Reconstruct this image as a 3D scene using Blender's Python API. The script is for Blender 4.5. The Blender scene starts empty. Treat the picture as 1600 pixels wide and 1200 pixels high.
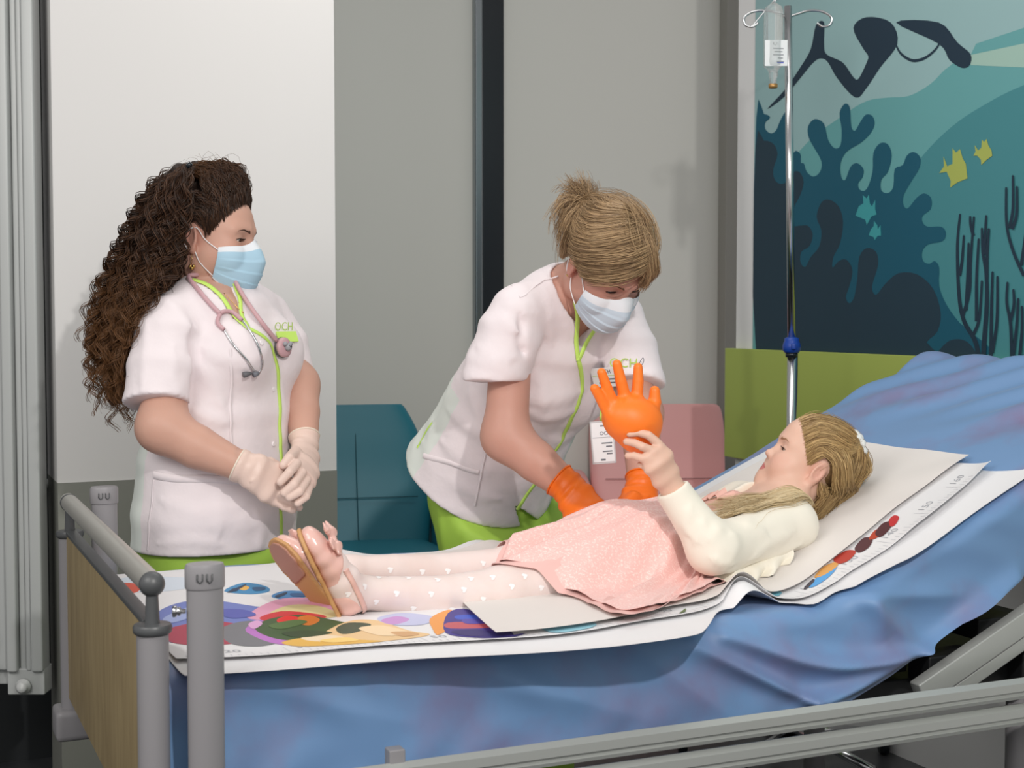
import bpy, bmesh, math, random
import numpy as np
from mathutils import Vector, Matrix
from mathutils.geometry import tessellate_polygon
C = bpy.context.scene.collection
PI = math.pi
rng = np.random.default_rng(7)
random.seed(7)
V3 = lambda *a: np.array(a, float)
def nrm(v):
    v = np.asarray(v, float); return v / max(np.linalg.norm(v), 1e-9)

# ------------------------------------------------------------------ camera
CAM = V3(0, 0, 1.25); TILT = math.radians(2.83); FPX = 50 / 36 * 1600
cd = bpy.data.cameras.new('camera'); cd.lens = 50; cd.sensor_width = 36
cam = bpy.data.objects.new('camera', cd); C.objects.link(cam)
cam.location = CAM; cam.rotation_euler = (PI / 2 - TILT, 0, 0)
cd.dof.use_dof = True; cd.dof.focus_distance = 2.85; cd.dof.aperture_fstop = 9.0
cd.clip_start = .05; cd.clip_end = 60
bpy.context.scene.camera = cam
def ray(px, py):
    x = (px - 800) / FPX; y = -(py - 600) / FPX
    c, s = math.cos(TILT), math.sin(TILT)
    return V3(x, c + y * s, y * c - s)
def P(px, py, Y):                      # point seen at a pixel, at world distance Y
    d = ray(px, py); return CAM + d * (Y / d[1])
def PP(px, py, o, n):                  # point seen at a pixel, on a plane
    d = ray(px, py); n = np.asarray(n, float)
    return CAM + d * (np.dot(np.asarray(o) - CAM, n) / np.dot(d, n))
# bed frame of reference
A24 = math.radians(24)
BU = V3(math.cos(A24), math.sin(A24), 0); BV = V3(-math.sin(A24), math.cos(A24), 0); BZ = V3(0, 0, 1)
N0 = V3(-.48, 1.97, 0)
def BP(s, t, z): return N0 + s * BU + t * BV + z * BZ
def BT(px, py, t): return PP(px, py, BP(0, t, 0), BV)      # pixel onto the upright plane at bed coordinate t
def st(p): q = np.asarray(p) - N0; return float(q @ BU), float(q @ BV)

# ------------------------------------------------------------------ materials
def lin(c):
    return tuple(((x / 255) / 12.92 if x / 255 <= .04045 else ((x / 255 + .055) / 1.055) ** 2.4) for x in c) + (1,)
def mat(name, col, rough=.5, metal=0, bump=None, vary=None, sss=0, sheen=0, coat=0, trans=0, alpha=1, attr=False, emit=0, aniso=0, spec=.5, stretch=None):
    m = bpy.data.materials.new(name); m.use_nodes = True
    nt = m.node_tree; b = nt.nodes['Principled BSDF']; L = nt.links
    c = lin(col)
    b.inputs['Base Color'].default_value = c
    b.inputs['Roughness'].default_value = rough; b.inputs['Metallic'].default_value = metal
    b.inputs['Specular IOR Level'].default_value = spec
    if sss: b.inputs['Subsurface Weight'].default_value = sss; b.inputs['Subsurface Radius'].default_value = (.012, .005, .003); b.inputs['Subsurface Scale'].default_value = 1
    if sheen: b.inputs['Sheen Weight'].default_value = sheen; b.inputs['Sheen Roughness'].default_value = .4
    if coat: b.inputs['Coat Weight'].default_value = coat; b.inputs['Coat Roughness'].default_value = .15
    if trans: b.inputs['Transmission Weight'].default_value = trans; b.inputs['IOR'].default_value = 1.3
    if aniso: b.inputs['Anisotropic'].default_value = aniso
    if alpha < 1: b.inputs['Alpha'].default_value = alpha
    if emit: b.inputs['Emission Color'].default_value = c; b.inputs['Emission Strength'].default_value = emit
    tc = nt.nodes.new('ShaderNodeTexCoord')
    src = None
    def coords():
        mp = nt.nodes.new('ShaderNodeMapping'); L.new(tc.outputs['Object'], mp.inputs['Vector'])
        if stretch: mp.inputs['Scale'].default_value = stretch
        return mp.outputs['Vector']
    if attr:
        at = nt.nodes.new('ShaderNodeAttribute'); at.attribute_name = 'Col'; src = at.outputs['Color']
        L.new(src, b.inputs['Base Color'])
    if vary:                                   # (second colour, scale, lo, hi)
        n = nt.nodes.new('ShaderNodeTexNoise'); n.inputs['Scale'].default_value = vary[1]; n.inputs['Detail'].default_value = 5
        L.new(coords(), n.inputs['Vector'])
        r = nt.nodes.new('ShaderNodeMapRange'); r.inputs['From Min'].default_value = vary[2]; r.inputs['From Max'].default_value = vary[3]
        L.new(n.outputs['Fac'], r.inputs['Value'])
        x = nt.nodes.new('ShaderNodeMix'); x.data_type = 'RGBA'
        L.new(r.outputs['Result'], x.inputs['Factor']); x.inputs['A'].default_value = c; x.inputs['B'].default_value = lin(vary[0])
        if src: L.new(src, x.inputs['A'])
        L.new(x.outputs['Result'], b.inputs['Base Color'])
    if bump:                                   # (scale, strength, distance)
        n = nt.nodes.new('ShaderNodeTexNoise'); n.inputs['Scale'].default_value = bump[0]; n.inputs['Detail'].default_value = 4
        L.new(coords(), n.inputs['Vector'])
        u = nt.nodes.new('ShaderNodeBump'); u.inputs['Strength'].default_value = bump[1]; u.inputs['Distance'].default_value = bump[2] if len(bump) > 2 else .002
        L.new(n.outputs['Fac'], u.inputs['Height']); L.new(u.outputs['Normal'], b.inputs['Normal'])
    return m

# ------------------------------------------------------------------ object helpers
def link(name, me, m=None, parent=None, smooth=True):
    o = bpy.data.objects.new(name, me); C.objects.link(o)
    if m is not None:
        for x in (m if isinstance(m, (list, tuple)) else [m]): me.materials.append(x)
    if smooth and len(me.polygons): me.polygons.foreach_set('use_smooth', [True] * len(me.polygons))
    if parent is not None:
        o.parent = parent
        if parent.parent is None: o.matrix_parent_inverse = Matrix.Translation(-Vector(parent.location))
    return o
def root_loc(o):
    l = Vector(o.location)
    while o.parent: o = o.parent; l = Vector(o.location)
    return l
def mesh(name, verts, faces, m=None, parent=None, smooth=True, mi=None):
    me = bpy.data.meshes.new(name)
    verts = np.asarray(verts, float)
    me.from_pydata([tuple(v) for v in verts], [], [tuple(int(i) for i in f) for f in faces])
    o = link(name, me, m, parent, smooth)
    if mi is not None: me.polygons.foreach_set('material_index', np.asarray(mi, np.int32))
    me.update()
    return o
def quadmesh(name, verts, quads, m=None, parent=None, mi=None, col=None, k=4):
    me = bpy.data.meshes.new(name); nv, nf = len(verts), len(quads)
    me.vertices.add(nv); me.vertices.foreach_set('co', np.asarray(verts, np.float32).ravel())
    me.loops.add(nf * k); me.loops.foreach_set('vertex_index', np.asarray(quads, np.int32).ravel())
    me.polygons.add(nf); me.polygons.foreach_set('loop_start', np.arange(0, nf * k, k, dtype=np.int32))
    me.update(calc_edges=True); me.validate()
    o = link(name, me, m, parent)
    if mi is not None: me.polygons.foreach_set('material_index', np.asarray(mi, np.int32))
    if col is not None:
        a = me.color_attributes.new('Col', 'FLOAT_COLOR', 'POINT')
        a.data.foreach_set('color', np.asarray(col, np.float32).ravel())
    return o
def tag(o, label=None, cat=None, group=None, kind=None):
    if label: o['label'] = label
    if cat: o['category'] = cat
    if group: o['group'] = group
    if kind: o['kind'] = kind
    return o
def thing(name, loc, label, cat, group=None):
    o = bpy.data.objects.new(name, None); o.empty_display_size = .05; C.objects.link(o)
    o.location = tuple(loc); return tag(o, label, cat, group)

class MB:                                     # mesh builder
    def __init__(s): s.v = []; s.f = []; s.m = []; s.cur = 0
    def add(s, v, f):
        b = len(s.v); s.v += [tuple(x) for x in v]; s.f += [tuple(i + b for i in q) for q in f]; s.m += [s.cur] * len(f); return s
    def box(s, c, ax, ay, az, hx, hy, hz, bev=.0):
        c = np.asarray(c, float); ax, ay, az = map(nrm, (ax, ay, az))
        bm = bmesh.new(); bmesh.ops.create_cube(bm, size=2)
        for v in bm.verts: v.co = Vector((v.co.x * hx, v.co.y * hy, v.co.z * hz))
        if bev: bmesh.ops.bevel(bm, geom=list(bm.edges), offset=bev, segments=3, affect='EDGES', profile=.6)
        bm.verts.index_update()
        v = [c + ax * q.co.x + ay * q.co.y + az * q.co.z for q in bm.verts]; f = [[q.index for q in g.verts] for g in bm.faces]
        bm.free(); return s.add(v, f)
    def tube(s, pts, r, n=10, cap=True, flat=1, up=None):
        pts = np.asarray(pts, float); m = len(pts); r = np.broadcast_to(np.asarray(r, float), (m,))
        T = np.gradient(pts, axis=0); T /= np.maximum(np.linalg.norm(T, axis=1, keepdims=True), 1e-9)
        a = np.asarray(up, float) if up is not None else (V3(0, 0, 1) if abs(T[0][2]) < .9 else V3(1, 0, 0))
        vs = []; ang = np.arange(n) * 2 * PI / n
        for i in range(m):
            b = nrm(np.cross(T[i], a)); a2 = np.cross(b, T[i])
            if up is None: a = a2
            vs.append(pts[i] + r[i] * (np.cos(ang)[:, None] * b + flat * np.sin(ang)[:, None] * a2))
        f = [(i * n + j, i * n + (j + 1) % n, (i + 1) * n + (j + 1) % n, (i + 1) * n + j) for i in range(m - 1) for j in range(n)]
        if cap: f += [tuple(range(n))[::-1], tuple((m - 1) * n + j for j in range(n))]
        return s.add(np.concatenate(vs), f)
    def lathe(s, c, axis, prof, n=24, sx=1, ref=None, sy=1):  # prof [(r, h)]
        axis = nrm(axis); a = nrm(np.cross(axis, ref if ref is not None else (V3(1, 0, 0) if abs(axis[0]) < .9 else V3(0, 1, 0)))); b = np.cross(axis, a)
        ang = np.arange(n) * 2 * PI / n; vs = []
        for r, h in prof: vs.append(np.asarray(c) + axis * h + r * (sx * np.cos(ang)[:, None] * a + sy * np.sin(ang)[:, None] * b))
        m = len(prof)
        f = [(i * n + j, i * n + (j + 1) % n, (i + 1) * n + (j + 1) % n, (i + 1) * n + j) for i in range(m - 1) for j in range(n)]
        f += [tuple(range(n))[::-1], tuple((m - 1) * n + j for j in range(n))]
        return s.add(np.concatenate(vs), f)
    def ball(s, c, r, n=16):
        k = n // 2; return s.lathe(np.asarray(c) , (0, 0, 1), [(max(r * math.sin(PI * i / k), 1e-5), -r * math.cos(PI * i / k)) for i in range(k + 1)], n)
    def grid(s, Pg, closed=False):             # (m,n,3)
        m, n, _ = Pg.shape
        f = [(i * n + j, (i + 1) * n + j, (i + 1) * n + (j + 1) % n, i * n + (j + 1) % n) for i in range(m - 1) for j in range(n if closed else n - 1)]
        return s.add(Pg.reshape(-1, 3), f)
    def poly(s, pts):                          # flat concave polygon
        t = tessellate_polygon([[Vector(p) for p in pts]]); return s.add(pts, t)
    def build(s, name, m, parent=None, smooth=True, sharp=None):
        o = mesh(name, s.v, s.f, m, parent, smooth, s.m)
        if sharp:
            bm = bmesh.new(); bm.from_mesh(o.data); bmesh.ops.recalc_face_normals(bm, faces=bm.faces)
            for e in bm.edges:
                if len(e.link_faces) == 2 and e.calc_face_angle(0) > math.radians(sharp): e.smooth = False
            bm.to_mesh(o.data); bm.free()
        return o
def crom(pts, n=6, closed=False):              # Catmull-Rom
    p = np.asarray(pts, float); m = len(p); out = []
    for i in range(m if closed else m - 1):
        if closed: a, b, c, d = p[(i - 1) % m], p[i], p[(i + 1) % m], p[(i + 2) % m]
        else: a, b, c, d = p[max(i - 1, 0)], p[i], p[i + 1], p[min(i + 2, m - 1)]
        for k in range(n):
            t = k / n
            out.append(.5 * (2 * b + (c - a) * t + (2 * a - 5 * b + 4 * c - d) * t * t + (3 * b - a - 3 * c + d) * t ** 3))
    if not closed: out.append(p[-1])
    return np.array(out)
_tx = {}
def text2d(s, size=1.0):                       # glyph outlines as flat triangles
    if s not in _tx:
        cu = bpy.data.curves.new('t', 'FONT'); cu.body = s; cu.align_x = 'CENTER'; cu.align_y = 'CENTER'; cu.resolution_u = 3
        o = bpy.data.objects.new('t', cu); C.objects.link(o)
        dg = bpy.context.evaluated_depsgraph_get(); dg.update()
        me = bpy.data.meshes.new_from_object(o.evaluated_get(dg))
        _tx[s] = ([tuple(v.co) for v in me.vertices], [tuple(p.vertices) for p in me.polygons])
        bpy.data.objects.remove(o); bpy.data.curves.remove(cu); bpy.data.meshes.remove(me)
    v, f = _tx[s]; return [(x * size, y * size) for x, y, z in v], f
def smooth01(x): x = np.clip(x, 0, 1); return x * x * (3 - 2 * x)

# ------------------------------------------------------------------ signed-distance modelling
def cone(a, b, ra, rb=None):
    a = np.asarray(a, np.float32); b = np.asarray(b, np.float32); rb = ra if rb is None else rb
    ab = b - a; L = max(float(ab @ ab), 1e-12)
    def f(p):
        q = p - a; t = np.clip(q @ ab / L, 0, 1)
        return np.linalg.norm(q - t[:, None] * ab, axis=1) - (ra + t * (rb - ra))
    return f
def chain(pts, rs, k=.0):
    if k == 0: k = .35 * min(rs)
    return U(*[cone(pts[i], pts[i + 1], rs[i], rs[i + 1]) for i in range(len(pts) - 1)], k=k * .3)
def ell(c, r, R=None):
    c = np.asarray(c, np.float32); r = np.asarray(r, np.float32); R = np.eye(3, dtype=np.float32) if R is None else np.asarray(R, np.float32)
    def f(p):
        q = (p - c) @ R.T
        k0 = np.linalg.norm(q / r, axis=1); k1 = np.linalg.norm(q / (r * r), axis=1)
        return k0 * (k0 - 1) / np.maximum(k1, 1e-6)
    return f
def loft(pts, wa, wb, sides):
    """tube along a polyline with elliptic sections: half width wa along 'side', wb across"""
    pts = np.asarray(pts, np.float32); wa = np.asarray(wa, np.float32); wb = np.asarray(wb, np.float32)
    sides = np.asarray(sides, np.float32)
    if sides.ndim == 1: sides = np.tile(sides, (len(pts), 1))
    def f(p):
        best = np.full(len(p), 1e9, np.float32); out = None
        for i in range(len(pts) - 1):
            a, ab = pts[i], pts[i + 1] - pts[i]; L = float(ab @ ab); T = ab / math.sqrt(L)
            q = p - a; t = np.clip(q @ ab / L, 0, 1); q = q - t[:, None] * ab
            w1 = wa[i] + t * (wa[i + 1] - wa[i]); w2 = wb[i] + t * (wb[i + 1] - wb[i])
            sd = sides[i] + t[:, None] * (sides[i + 1] - sides[i])
            sd = sd - (sd @ T)[:, None] * T; sd /= np.maximum(np.linalg.norm(sd, axis=1, keepdims=True), 1e-6)
            fr = np.cross(np.broadcast_to(T, sd.shape), sd)
            x = np.sum(q * sd, 1); y = np.sum(q * fr, 1); z = q @ T
            wz = np.minimum(w1, w2) * .6
            k0 = np.sqrt((x / w1) ** 2 + (y / w2) ** 2 + (z / wz) ** 2)
            k1 = np.sqrt((x / w1 ** 2) ** 2 + (y / w2 ** 2) ** 2 + (z / wz ** 2) ** 2)
            d = np.where(k1 > 1e-5, k0 * (k0 - 1) / np.maximum(k1, 1e-5), -np.minimum(w1, w2))
            best = d if out is None else smin(best, d, .012); out = 1
        return best
    return f
def smin(a, b, k):
    if k <= 0: return np.minimum(a, b)
    h = np.maximum(k - np.abs(a - b), 0) / k
    return np.minimum(a, b) - h * h * k * .25
def U(*fs, k=0.0):
    def f(p):
        d = fs[0](p)
        for g in fs[1:]: d = smin(d, g(p), k)
        return d
    return f
def SUB(f0, g, k=0.0): return lambda p: -smin(-f0(p), g(p), k)
def INT(f0, g, k=0.0): return lambda p: -smin(-f0(p), -g(p), k)
def OFF(f0, r): return lambda p: f0(p) - r
def plane(o, n):                               # solid on the side the normal points away from
    o = np.asarray(o, np.float32); n = nrm(n).astype(np.float32)
    return lambda p: (p - o) @ n
def DISP(f0, g): return lambda p: f0(p) - g(p)
def foldset(segs):
    """raised folds: list of (polyline, amplitude, width)"""
    def g(p):
        out = np.zeros(len(p), np.float32)
        for pl, amp, w in segs:
            best = np.full(len(p), 1e9, np.float32)
            n = len(pl) - 1
            for i in range(n):
                a = np.asarray(pl[i], np.float32); ab = np.asarray(pl[i + 1], np.float32) - a; L = max(float(ab @ ab), 1e-9)
                q = p - a; tt = np.clip(q @ ab / L, 0, 1)
                d = np.linalg.norm(q - tt[:, None] * ab, axis=1)
                e = (i + tt) / n; fade = np.clip(np.minimum(e, 1 - e) * 5 + .15, 0, 1)
                d = d / np.maximum(fade, .3)
                best = np.minimum(best, d)
            out += amp * np.exp(-(best / w) ** 2)
        return out
    return g
def wob(amp, sc, seed=0, aniso=(1, 1, 1)):     # gentle cloth waviness
    r = np.random.default_rng(seed); K = r.normal(size=(6, 3)) * sc * np.asarray(aniso); ph = r.uniform(0, 6.28, 6)
    K = K.astype(np.float32)
    def g(p):
        w = p + .25 / sc * np.sin(p[:, [1, 2, 0]] * sc * 1.3 + 1)
        return (amp / 2.5) * sum(np.sin(w @ K[i] + ph[i]) for i in range(6)).astype(np.float32)
    return g
def surf_nets(fn, lo, hi, h):
    lo = np.asarray(lo, float); hi = np.asarray(hi, float)
    B = 8; n = np.maximum(np.ceil((hi - lo) / h / B).astype(int), 1) * B + 1
    nb = (n - 1) // B
    F = np.full(n, 1.0, np.float32)
    bc = np.stack(np.meshgrid(*[np.arange(k) for k in nb], indexing='ij'), -1).reshape(-1, 3)
    cen = (lo + (bc + .5) * B * h).astype(np.float32)
    d = np.concatenate([fn(cen[i:i + 200000]) for i in range(0, len(cen), 200000)])
    act = bc[np.abs(d) < B * h * 1.35]; neg = bc[d <= -B * h * 1.35]
    for b in neg: F[b[0] * B:b[0] * B + B + 1, b[1] * B:b[1] * B + B + 1, b[2] * B:b[2] * B + B + 1] = -1
    loc = np.stack(np.meshgrid(*[np.arange(B + 1)] * 3, indexing='ij'), -1).reshape(-1, 3)
    for i in range(0, len(act), 300):
        a = act[i:i + 300]; idx = (a[:, None] * B + loc[None]).reshape(-1, 3)
        v = fn((lo + idx * h).astype(np.float32)); F[idx[:, 0], idx[:, 1], idx[:, 2]] = v
    F[F == 0] = 1e-7
    ins = F < 0
    sh = [n[0] - 1, n[1] - 1, n[2] - 1]
    cs = np.zeros(sh, np.int8)
    offs = [(i, j, k) for i in (0, 1) for j in (0, 1) for k in (0, 1)]
    for i, j, k in offs: cs += ins[i:i + sh[0], j:j + sh[1], k:k + sh[2]]
    cells = np.argwhere((cs > 0) & (cs < 8))
    vid = np.full(sh, -1, np.int32); vid[cells[:, 0], cells[:, 1], cells[:, 2]] = np.arange(len(cells))
    cv = {o: F[cells[:, 0] + o[0], cells[:, 1] + o[1], cells[:, 2] + o[2]] for o in offs}
    acc = np.zeros((len(cells), 3)); cnt = np.zeros(len(cells))
    for o in offs:
        for ax in range(3):
            if o[ax]: continue
            o2 = list(o); o2[ax] = 1; o2 = tuple(o2); a, b = cv[o], cv[o2]
            m = (a < 0) != (b < 0); t = a[m] / (a[m] - b[m])
            pt = np.tile(np.array(o, float), (m.sum(), 1)); pt[:, ax] += t
            acc[m] += pt; cnt[m] += 1
    verts = lo + (cells + acc / cnt[:, None]) * h
    quads = []
    for ax in range(3):
        a = [slice(1, -1)] * 3; a[ax] = slice(0, n[ax] - 1); b = list(a); b[ax] = slice(1, n[ax])
        s0, s1 = ins[tuple(a)], ins[tuple(b)]
        e = np.argwhere(s0 != s1); 
        if not len(e): continue
        flip = s0[e[:, 0], e[:, 1], e[:, 2]]
        base = e + 1; base[:, ax] -= 1
        u, w = (ax + 1) % 3, (ax + 2) % 3
        q = []
        for du, dw in ((0, 0), (1, 0), (1, 1), (0, 1)):
            c = base.copy(); c[:, u] -= du; c[:, w] -= dw; q.append(vid[c[:, 0], c[:, 1], c[:, 2]])
        q = np.stack(q, 1); q[~flip] = q[~flip][:, ::-1]
        quads.append(q[(q >= 0).all(1)])
    return verts, np.concatenate(quads)
def relax(v, q, n, lam=.5):
    for _ in range(n):
        acc = np.zeros_like(v); c = np.zeros(len(v))
        for i in range(4):
            for j in (1, 3): np.add.at(acc, q[:, i], v[q[:, (i + j) % 4]]); np.add.at(c, q[:, i], 1)
        ok = c > 5; v = v.copy(); v[ok] += lam * (acc[ok] / c[ok][:, None] - v[ok])
    return v
def sdf_obj(name, fn, boxes, m, parent=None, mi=None, col=None, post=None, sm=0):
    """boxes: [(lo, hi, h, keep)] regions at their own fineness, all of one surface"""
    Vs, Qs, nb = [], [], 0
    for lo, hi, h, *keep in boxes:
        v, q = surf_nets(fn, lo, hi, h)
        if keep and keep[0] is not None:
            q = q[keep[0](v[q].mean(1))]
            used = np.unique(q); mp = np.full(len(v), -1); mp[used] = np.arange(len(used)); v = v[used]; q = mp[q]
        Vs.append(v); Qs.append(q + nb); nb += len(v)
    v = np.concatenate(Vs); q = np.concatenate(Qs)
    if sm: v = relax(v, q, sm)
    return quadmesh(name, v, q, m, parent, None if mi is None else mi(v[q].mean(1)), None if col is None else col(v))
def grad(fn, p, e=.0015):
    p = np.asarray(p, np.float32); g = np.zeros_like(p)
    for i in range(3):
        d = np.zeros(3, np.float32); d[i] = e; g[:, i] = fn(p + d) - fn(p - d)
    return g / np.maximum(np.linalg.norm(g, axis=1, keepdims=True), 1e-9)
def snap(fn, p, off=0.0, it=6):
    p = np.array(p, np.float32).reshape(-1, 3)
    for _ in range(it): p = p - (fn(p) - off)[:, None] * grad(fn, p) * .9
    return p.astype(float)
def cast(fn, pix, near=1.5, far=6, off=0.0):   # pixels onto a surface
    D = np.array([ray(x, y) for x, y in pix]); D /= np.linalg.norm(D, axis=1, keepdims=True)
    t = np.full(len(D), near)
    for _ in range(90): t = np.minimum(t + .7 * (fn((CAM + D * t[:, None]).astype(np.float32)) - off), far)
    return CAM + D * t[:, None]
# ================================================================== setting
M = {}
M['white_wall'] = mat('white_wall_paint', (222, 220, 219), .75, bump=(300, .03))
M['dado'] = mat('grey_dado_paint', (134, 135, 128), .6)
M['grey_panel'] = mat('grey_glass_panel', (216, 217, 211), .5)
M['grey_trim'] = mat('grey_trim_paint', (150, 149, 143), .6)
M['floor'] = mat('dark_vinyl_floor', (52, 54, 58), .35, vary=((62, 63, 66), 8, .4, .6))
M['black'] = mat('black_anodised', (28, 34, 40), .25)
M['dark'] = mat('dark_gap', (26, 30, 33), .6)
M['chrome'] = mat('chrome', (205, 206, 208), .16, 1)
M['lime_panel'] = mat('lime_green_panel', (164, 180, 86), .5)
def struct(name, mb, m): o = mb.build(name, m, None, False); o['kind'] = 'structure'; return o
def wallbox(pa, pb, z0, z1, th, n):            # upright slab between two plan points, thickness away from n
    pa = V3(pa[0], pa[1], 0); pb = V3(pb[0], pb[1], 0); d = nrm(pb - pa); c = (pa + pb) / 2 - n * th / 2; c[2] = (z0 + z1) / 2
    return MB().box(c, d, n, BZ, np.linalg.norm(pb - pa) / 2, th / 2, (z1 - z0) / 2)
struct('floor', MB().box((0, 3, -.05), (1, 0, 0), (0, 1, 0), BZ, 4.5, 4.5, .05), M['floor'])
WR = V3(-.468, 3.78, 0); WL = WR - BU * .714
FR = -BV                                        # direction the long walls face
DADO = .833
struct('wall_left', wallbox(WL, WR, DADO, 2.8, .22, FR), M['white_wall'])
struct('trim_1', wallbox(WL - FR * -.004, WR + FR * .004, 0, DADO, .224, FR), M['dado'])
W2 = WL - FR * .5
struct('wall_far_left', wallbox(W2 - BU * 1.6, W2 + BU * .2, 0, 2.8, .1, FR), M['dark'])  # shade of the gap beside the radiator put into this wall's dark colour
GE = V3(.929, 5.9, 0)
gw = lambda k, off=0: GE - BU * k + FR * off
struct('wall_back', wallbox(gw(2.6), gw(-.3), 0, 2.8, .1, FR), M['grey_panel'])
def gk(px): # position along the back wall for a picture column
    r = (px - 800) / FPX; return (GE[0] - r * GE[1]) / (BU[0] - r * BU[1])
mb = wallbox(gw(gk(783)), gw(gk(750)), 0, 2.8, .05, FR); mb2 = MB()
o = struct('trim_2', MB().box((gw(gk(766), .012)) + BZ * 1.4, BU, BV, BZ, abs(gk(783) - gk(750)) / 2, .02, 1.4, .004), M['black'])
struct('trim_3', MB().box((gw(gk(744), .016)) + BZ * 1.4, BU, BV, BZ, abs(gk(750) - gk(738)) / 2, .016, 1.4, .006), mat('steel_edge', (150, 156, 160), .22, 1))
struct('trim_4', MB().box((gw(gk(1140), .03)) + BZ * 1.4, BU, BV, BZ, abs(gk(1160) - gk(1121)) / 2, .03, 1.4, .003), M['grey_trim'])
# mural wall
SW = 2.25
MW = lambda t, z, off=0: BP(SW - off, t, z)
tm = lambda px, py=800: st(PP(px, py, BP(SW, 0, 0), BU))[1]
T_end = tm(1150, 545)
struct('wall_right', MB().box(BP(SW + .1, (T_end - 1.6) / 2, 1.4), BU, BV, BZ, .1, (T_end + 1.6) / 2, 1.4), mat('white_wall_side', (226, 226, 226), .7))
SF = mat('ceil', (225, 225, 225), .8)

# ---- wall panel (green bumper board behind the bed head)
pz1 = PP(1133, 544, BP(SW - .03, 0, 0), BU); tp = st(pz1)[1]
pz0 = PP(1133, 713, BP(SW - .03, 0, 0), BU)
o = MB().box(BP(SW - .016, (tp - 1.4) / 2, (pz0[2] + pz1[2]) / 2), BU, BV, BZ, .015, (tp + 1.4) / 2, (pz1[2] - pz0[2]) / 2, .003).build('wall_panel', M['lime_panel'], None, True, 30)
tag(o, 'long lime green protection board on the wall behind the bed head', 'wall panel')

# ---- mural: one flat printed panel, its shapes in layers of film
MC = [mat('mural_' + n, c, .55) for n, c in (('pale', (146, 180, 182)), ('mid', (98, 160, 162)), ('deep', (66, 133, 140)), ('petrol', (4, 82, 104)),
      ('navy', (24, 52, 68)), ('ink', (18, 44, 62)), ('yellow', (166, 176, 88)), ('fish_teal', (58, 152, 158)), ('beam', (158, 190, 178)), ('deepest', (50, 116, 124)))]
PALE, MID, DEEP, PETROL, NAVY, INK, YEL, FTEAL, BEAM, DEEPEST = range(10)
mu = MB()
MTOP, MLEFT = 2.55, tm(1181, 300)
mu.cur = PALE
mu.box(BP(SW - .004, (MLEFT - 1.3) / 2, (pz1[2] + MTOP) / 2), BU, BV, BZ, .003, (MLEFT + 1.3) / 2, (MTOP - pz1[2]) / 2)
_layer = [0]
def shape(pts, c, crop=True, n=5, closed=True, sm=True):
    _layer[0] += 1; off = .0072 + _layer[0] * .00012
    q = [(1000 + x / 2.4, 60 + y / 2.4) for x, y in pts] if crop else pts
    if sm: q = crom(q, n, True)
    w = [PP(x, y, BP(SW - off, 0, 0), BU) for x, y in q]
    for p in w:
        p[2] = min(max(p[2], pz1[2]), MTOP)
        s_, t_ = st(p); t_ = min(max(t_, -1.3), MLEFT); p[:] = BP(SW - off, t_, p[2])
    mu.cur = c; mu.poly(w)
# background bands of water
shape([(760, 290), (850, 235), (930, 222), (1010, 215), (1090, 170), (1160, 105), (1240, 90), (1800, 60), (2100, 500), (2100, 1300), (440, 1300), (440, 700), (600, 420)], MID, n=4)
shape([(985, 560), (1060, 440), (1170, 330), (1290, 250), (1440, 175), (1800, 40), (2200, 300), (2200, 1300), (900, 1300), (930, 800)], DEEP, n=4)
shape([(1240, 62), (1800, -60), (1900, 130), (1240, 100)], BEAM, sm=False)
shape([(1240, 62), (1800, -60), (1500, -60), (1260, 20)], MID, sm=False)
# diver above
shape([(478, 264), (540, 220), (600, 150), (650, 90), (680, 75), (705, 90), (740, 150), (808, 222), (850, 185), (900, 110), (965, 20), (940, -60), (850, -80), (800, -40), (835, 35), (855, 65), (850, 90), (820, 150), (800, 145), (760, 90), (700, 60), (690, 20), (690, -60), (660, -50), (640, 40), (600, 110), (545, 190)], INK, n=4)
shape([(960, -60), (1120, 20), (1160, 80), (1205, 110), (1235, 102), (1240, 60), (1190, 15), (1120, -60)], INK, n=4)
ring = [(955 + 0, 20), (975, 60), (1010, 85), (1040, 88), (1075, 75), (1110, 45), (1130, 10)]
shape(ring + [(x * .985 + 16, y - 11) for x, y in ring[::-1]], INK, n=3)
# coral, petrol blue
shape([(436, 300), (465, 284), (488, 296), (470, 315), (470, 340), (490, 356), (510, 345), (525, 310), (548, 275), (560, 330), (550, 390), (570, 430), (585, 421), (602, 435), (603, 465), (615, 470), (625, 500), (650, 518), (675, 500), (680, 460), (650, 405), (632, 370), (630, 330), (655, 302), (690, 320), (705, 380), (730, 412), (752, 400), (756, 340), (748, 280), (768, 245), (787, 260), (792, 330), (806, 346), (822, 320), (845, 287), (870, 290), (880, 320), (865, 355), (830, 390), (775, 425), (752, 470), (755, 520), (770, 530), (790, 480), (815, 468), (838, 490), (835, 520), (818, 545), (825, 568), (850, 565), (872, 500), (875, 430), (900, 393), (930, 398), (944, 440), (930, 500), (905, 530), (905, 570), (930, 580), (950, 555), (955, 490), (985, 475), (1000, 440), (1025, 426), (1050, 445), (1048, 485), (1015, 540), (988, 590), (988, 625), (1005, 637), (1035, 600), (1065, 581), (1092, 600), (1090, 640), (1060, 665), (1060, 690), (1080, 706), (1130, 706), (1147, 730), (1135, 760), (1080, 773), (1058, 800), (1062, 835), (1085, 845), (1105, 835), (1122, 860), (1122, 930), (1150, 1000), (1200, 1068), (1250, 1110), (1270, 1200), (436, 1200)], PETROL, n=3)
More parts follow.
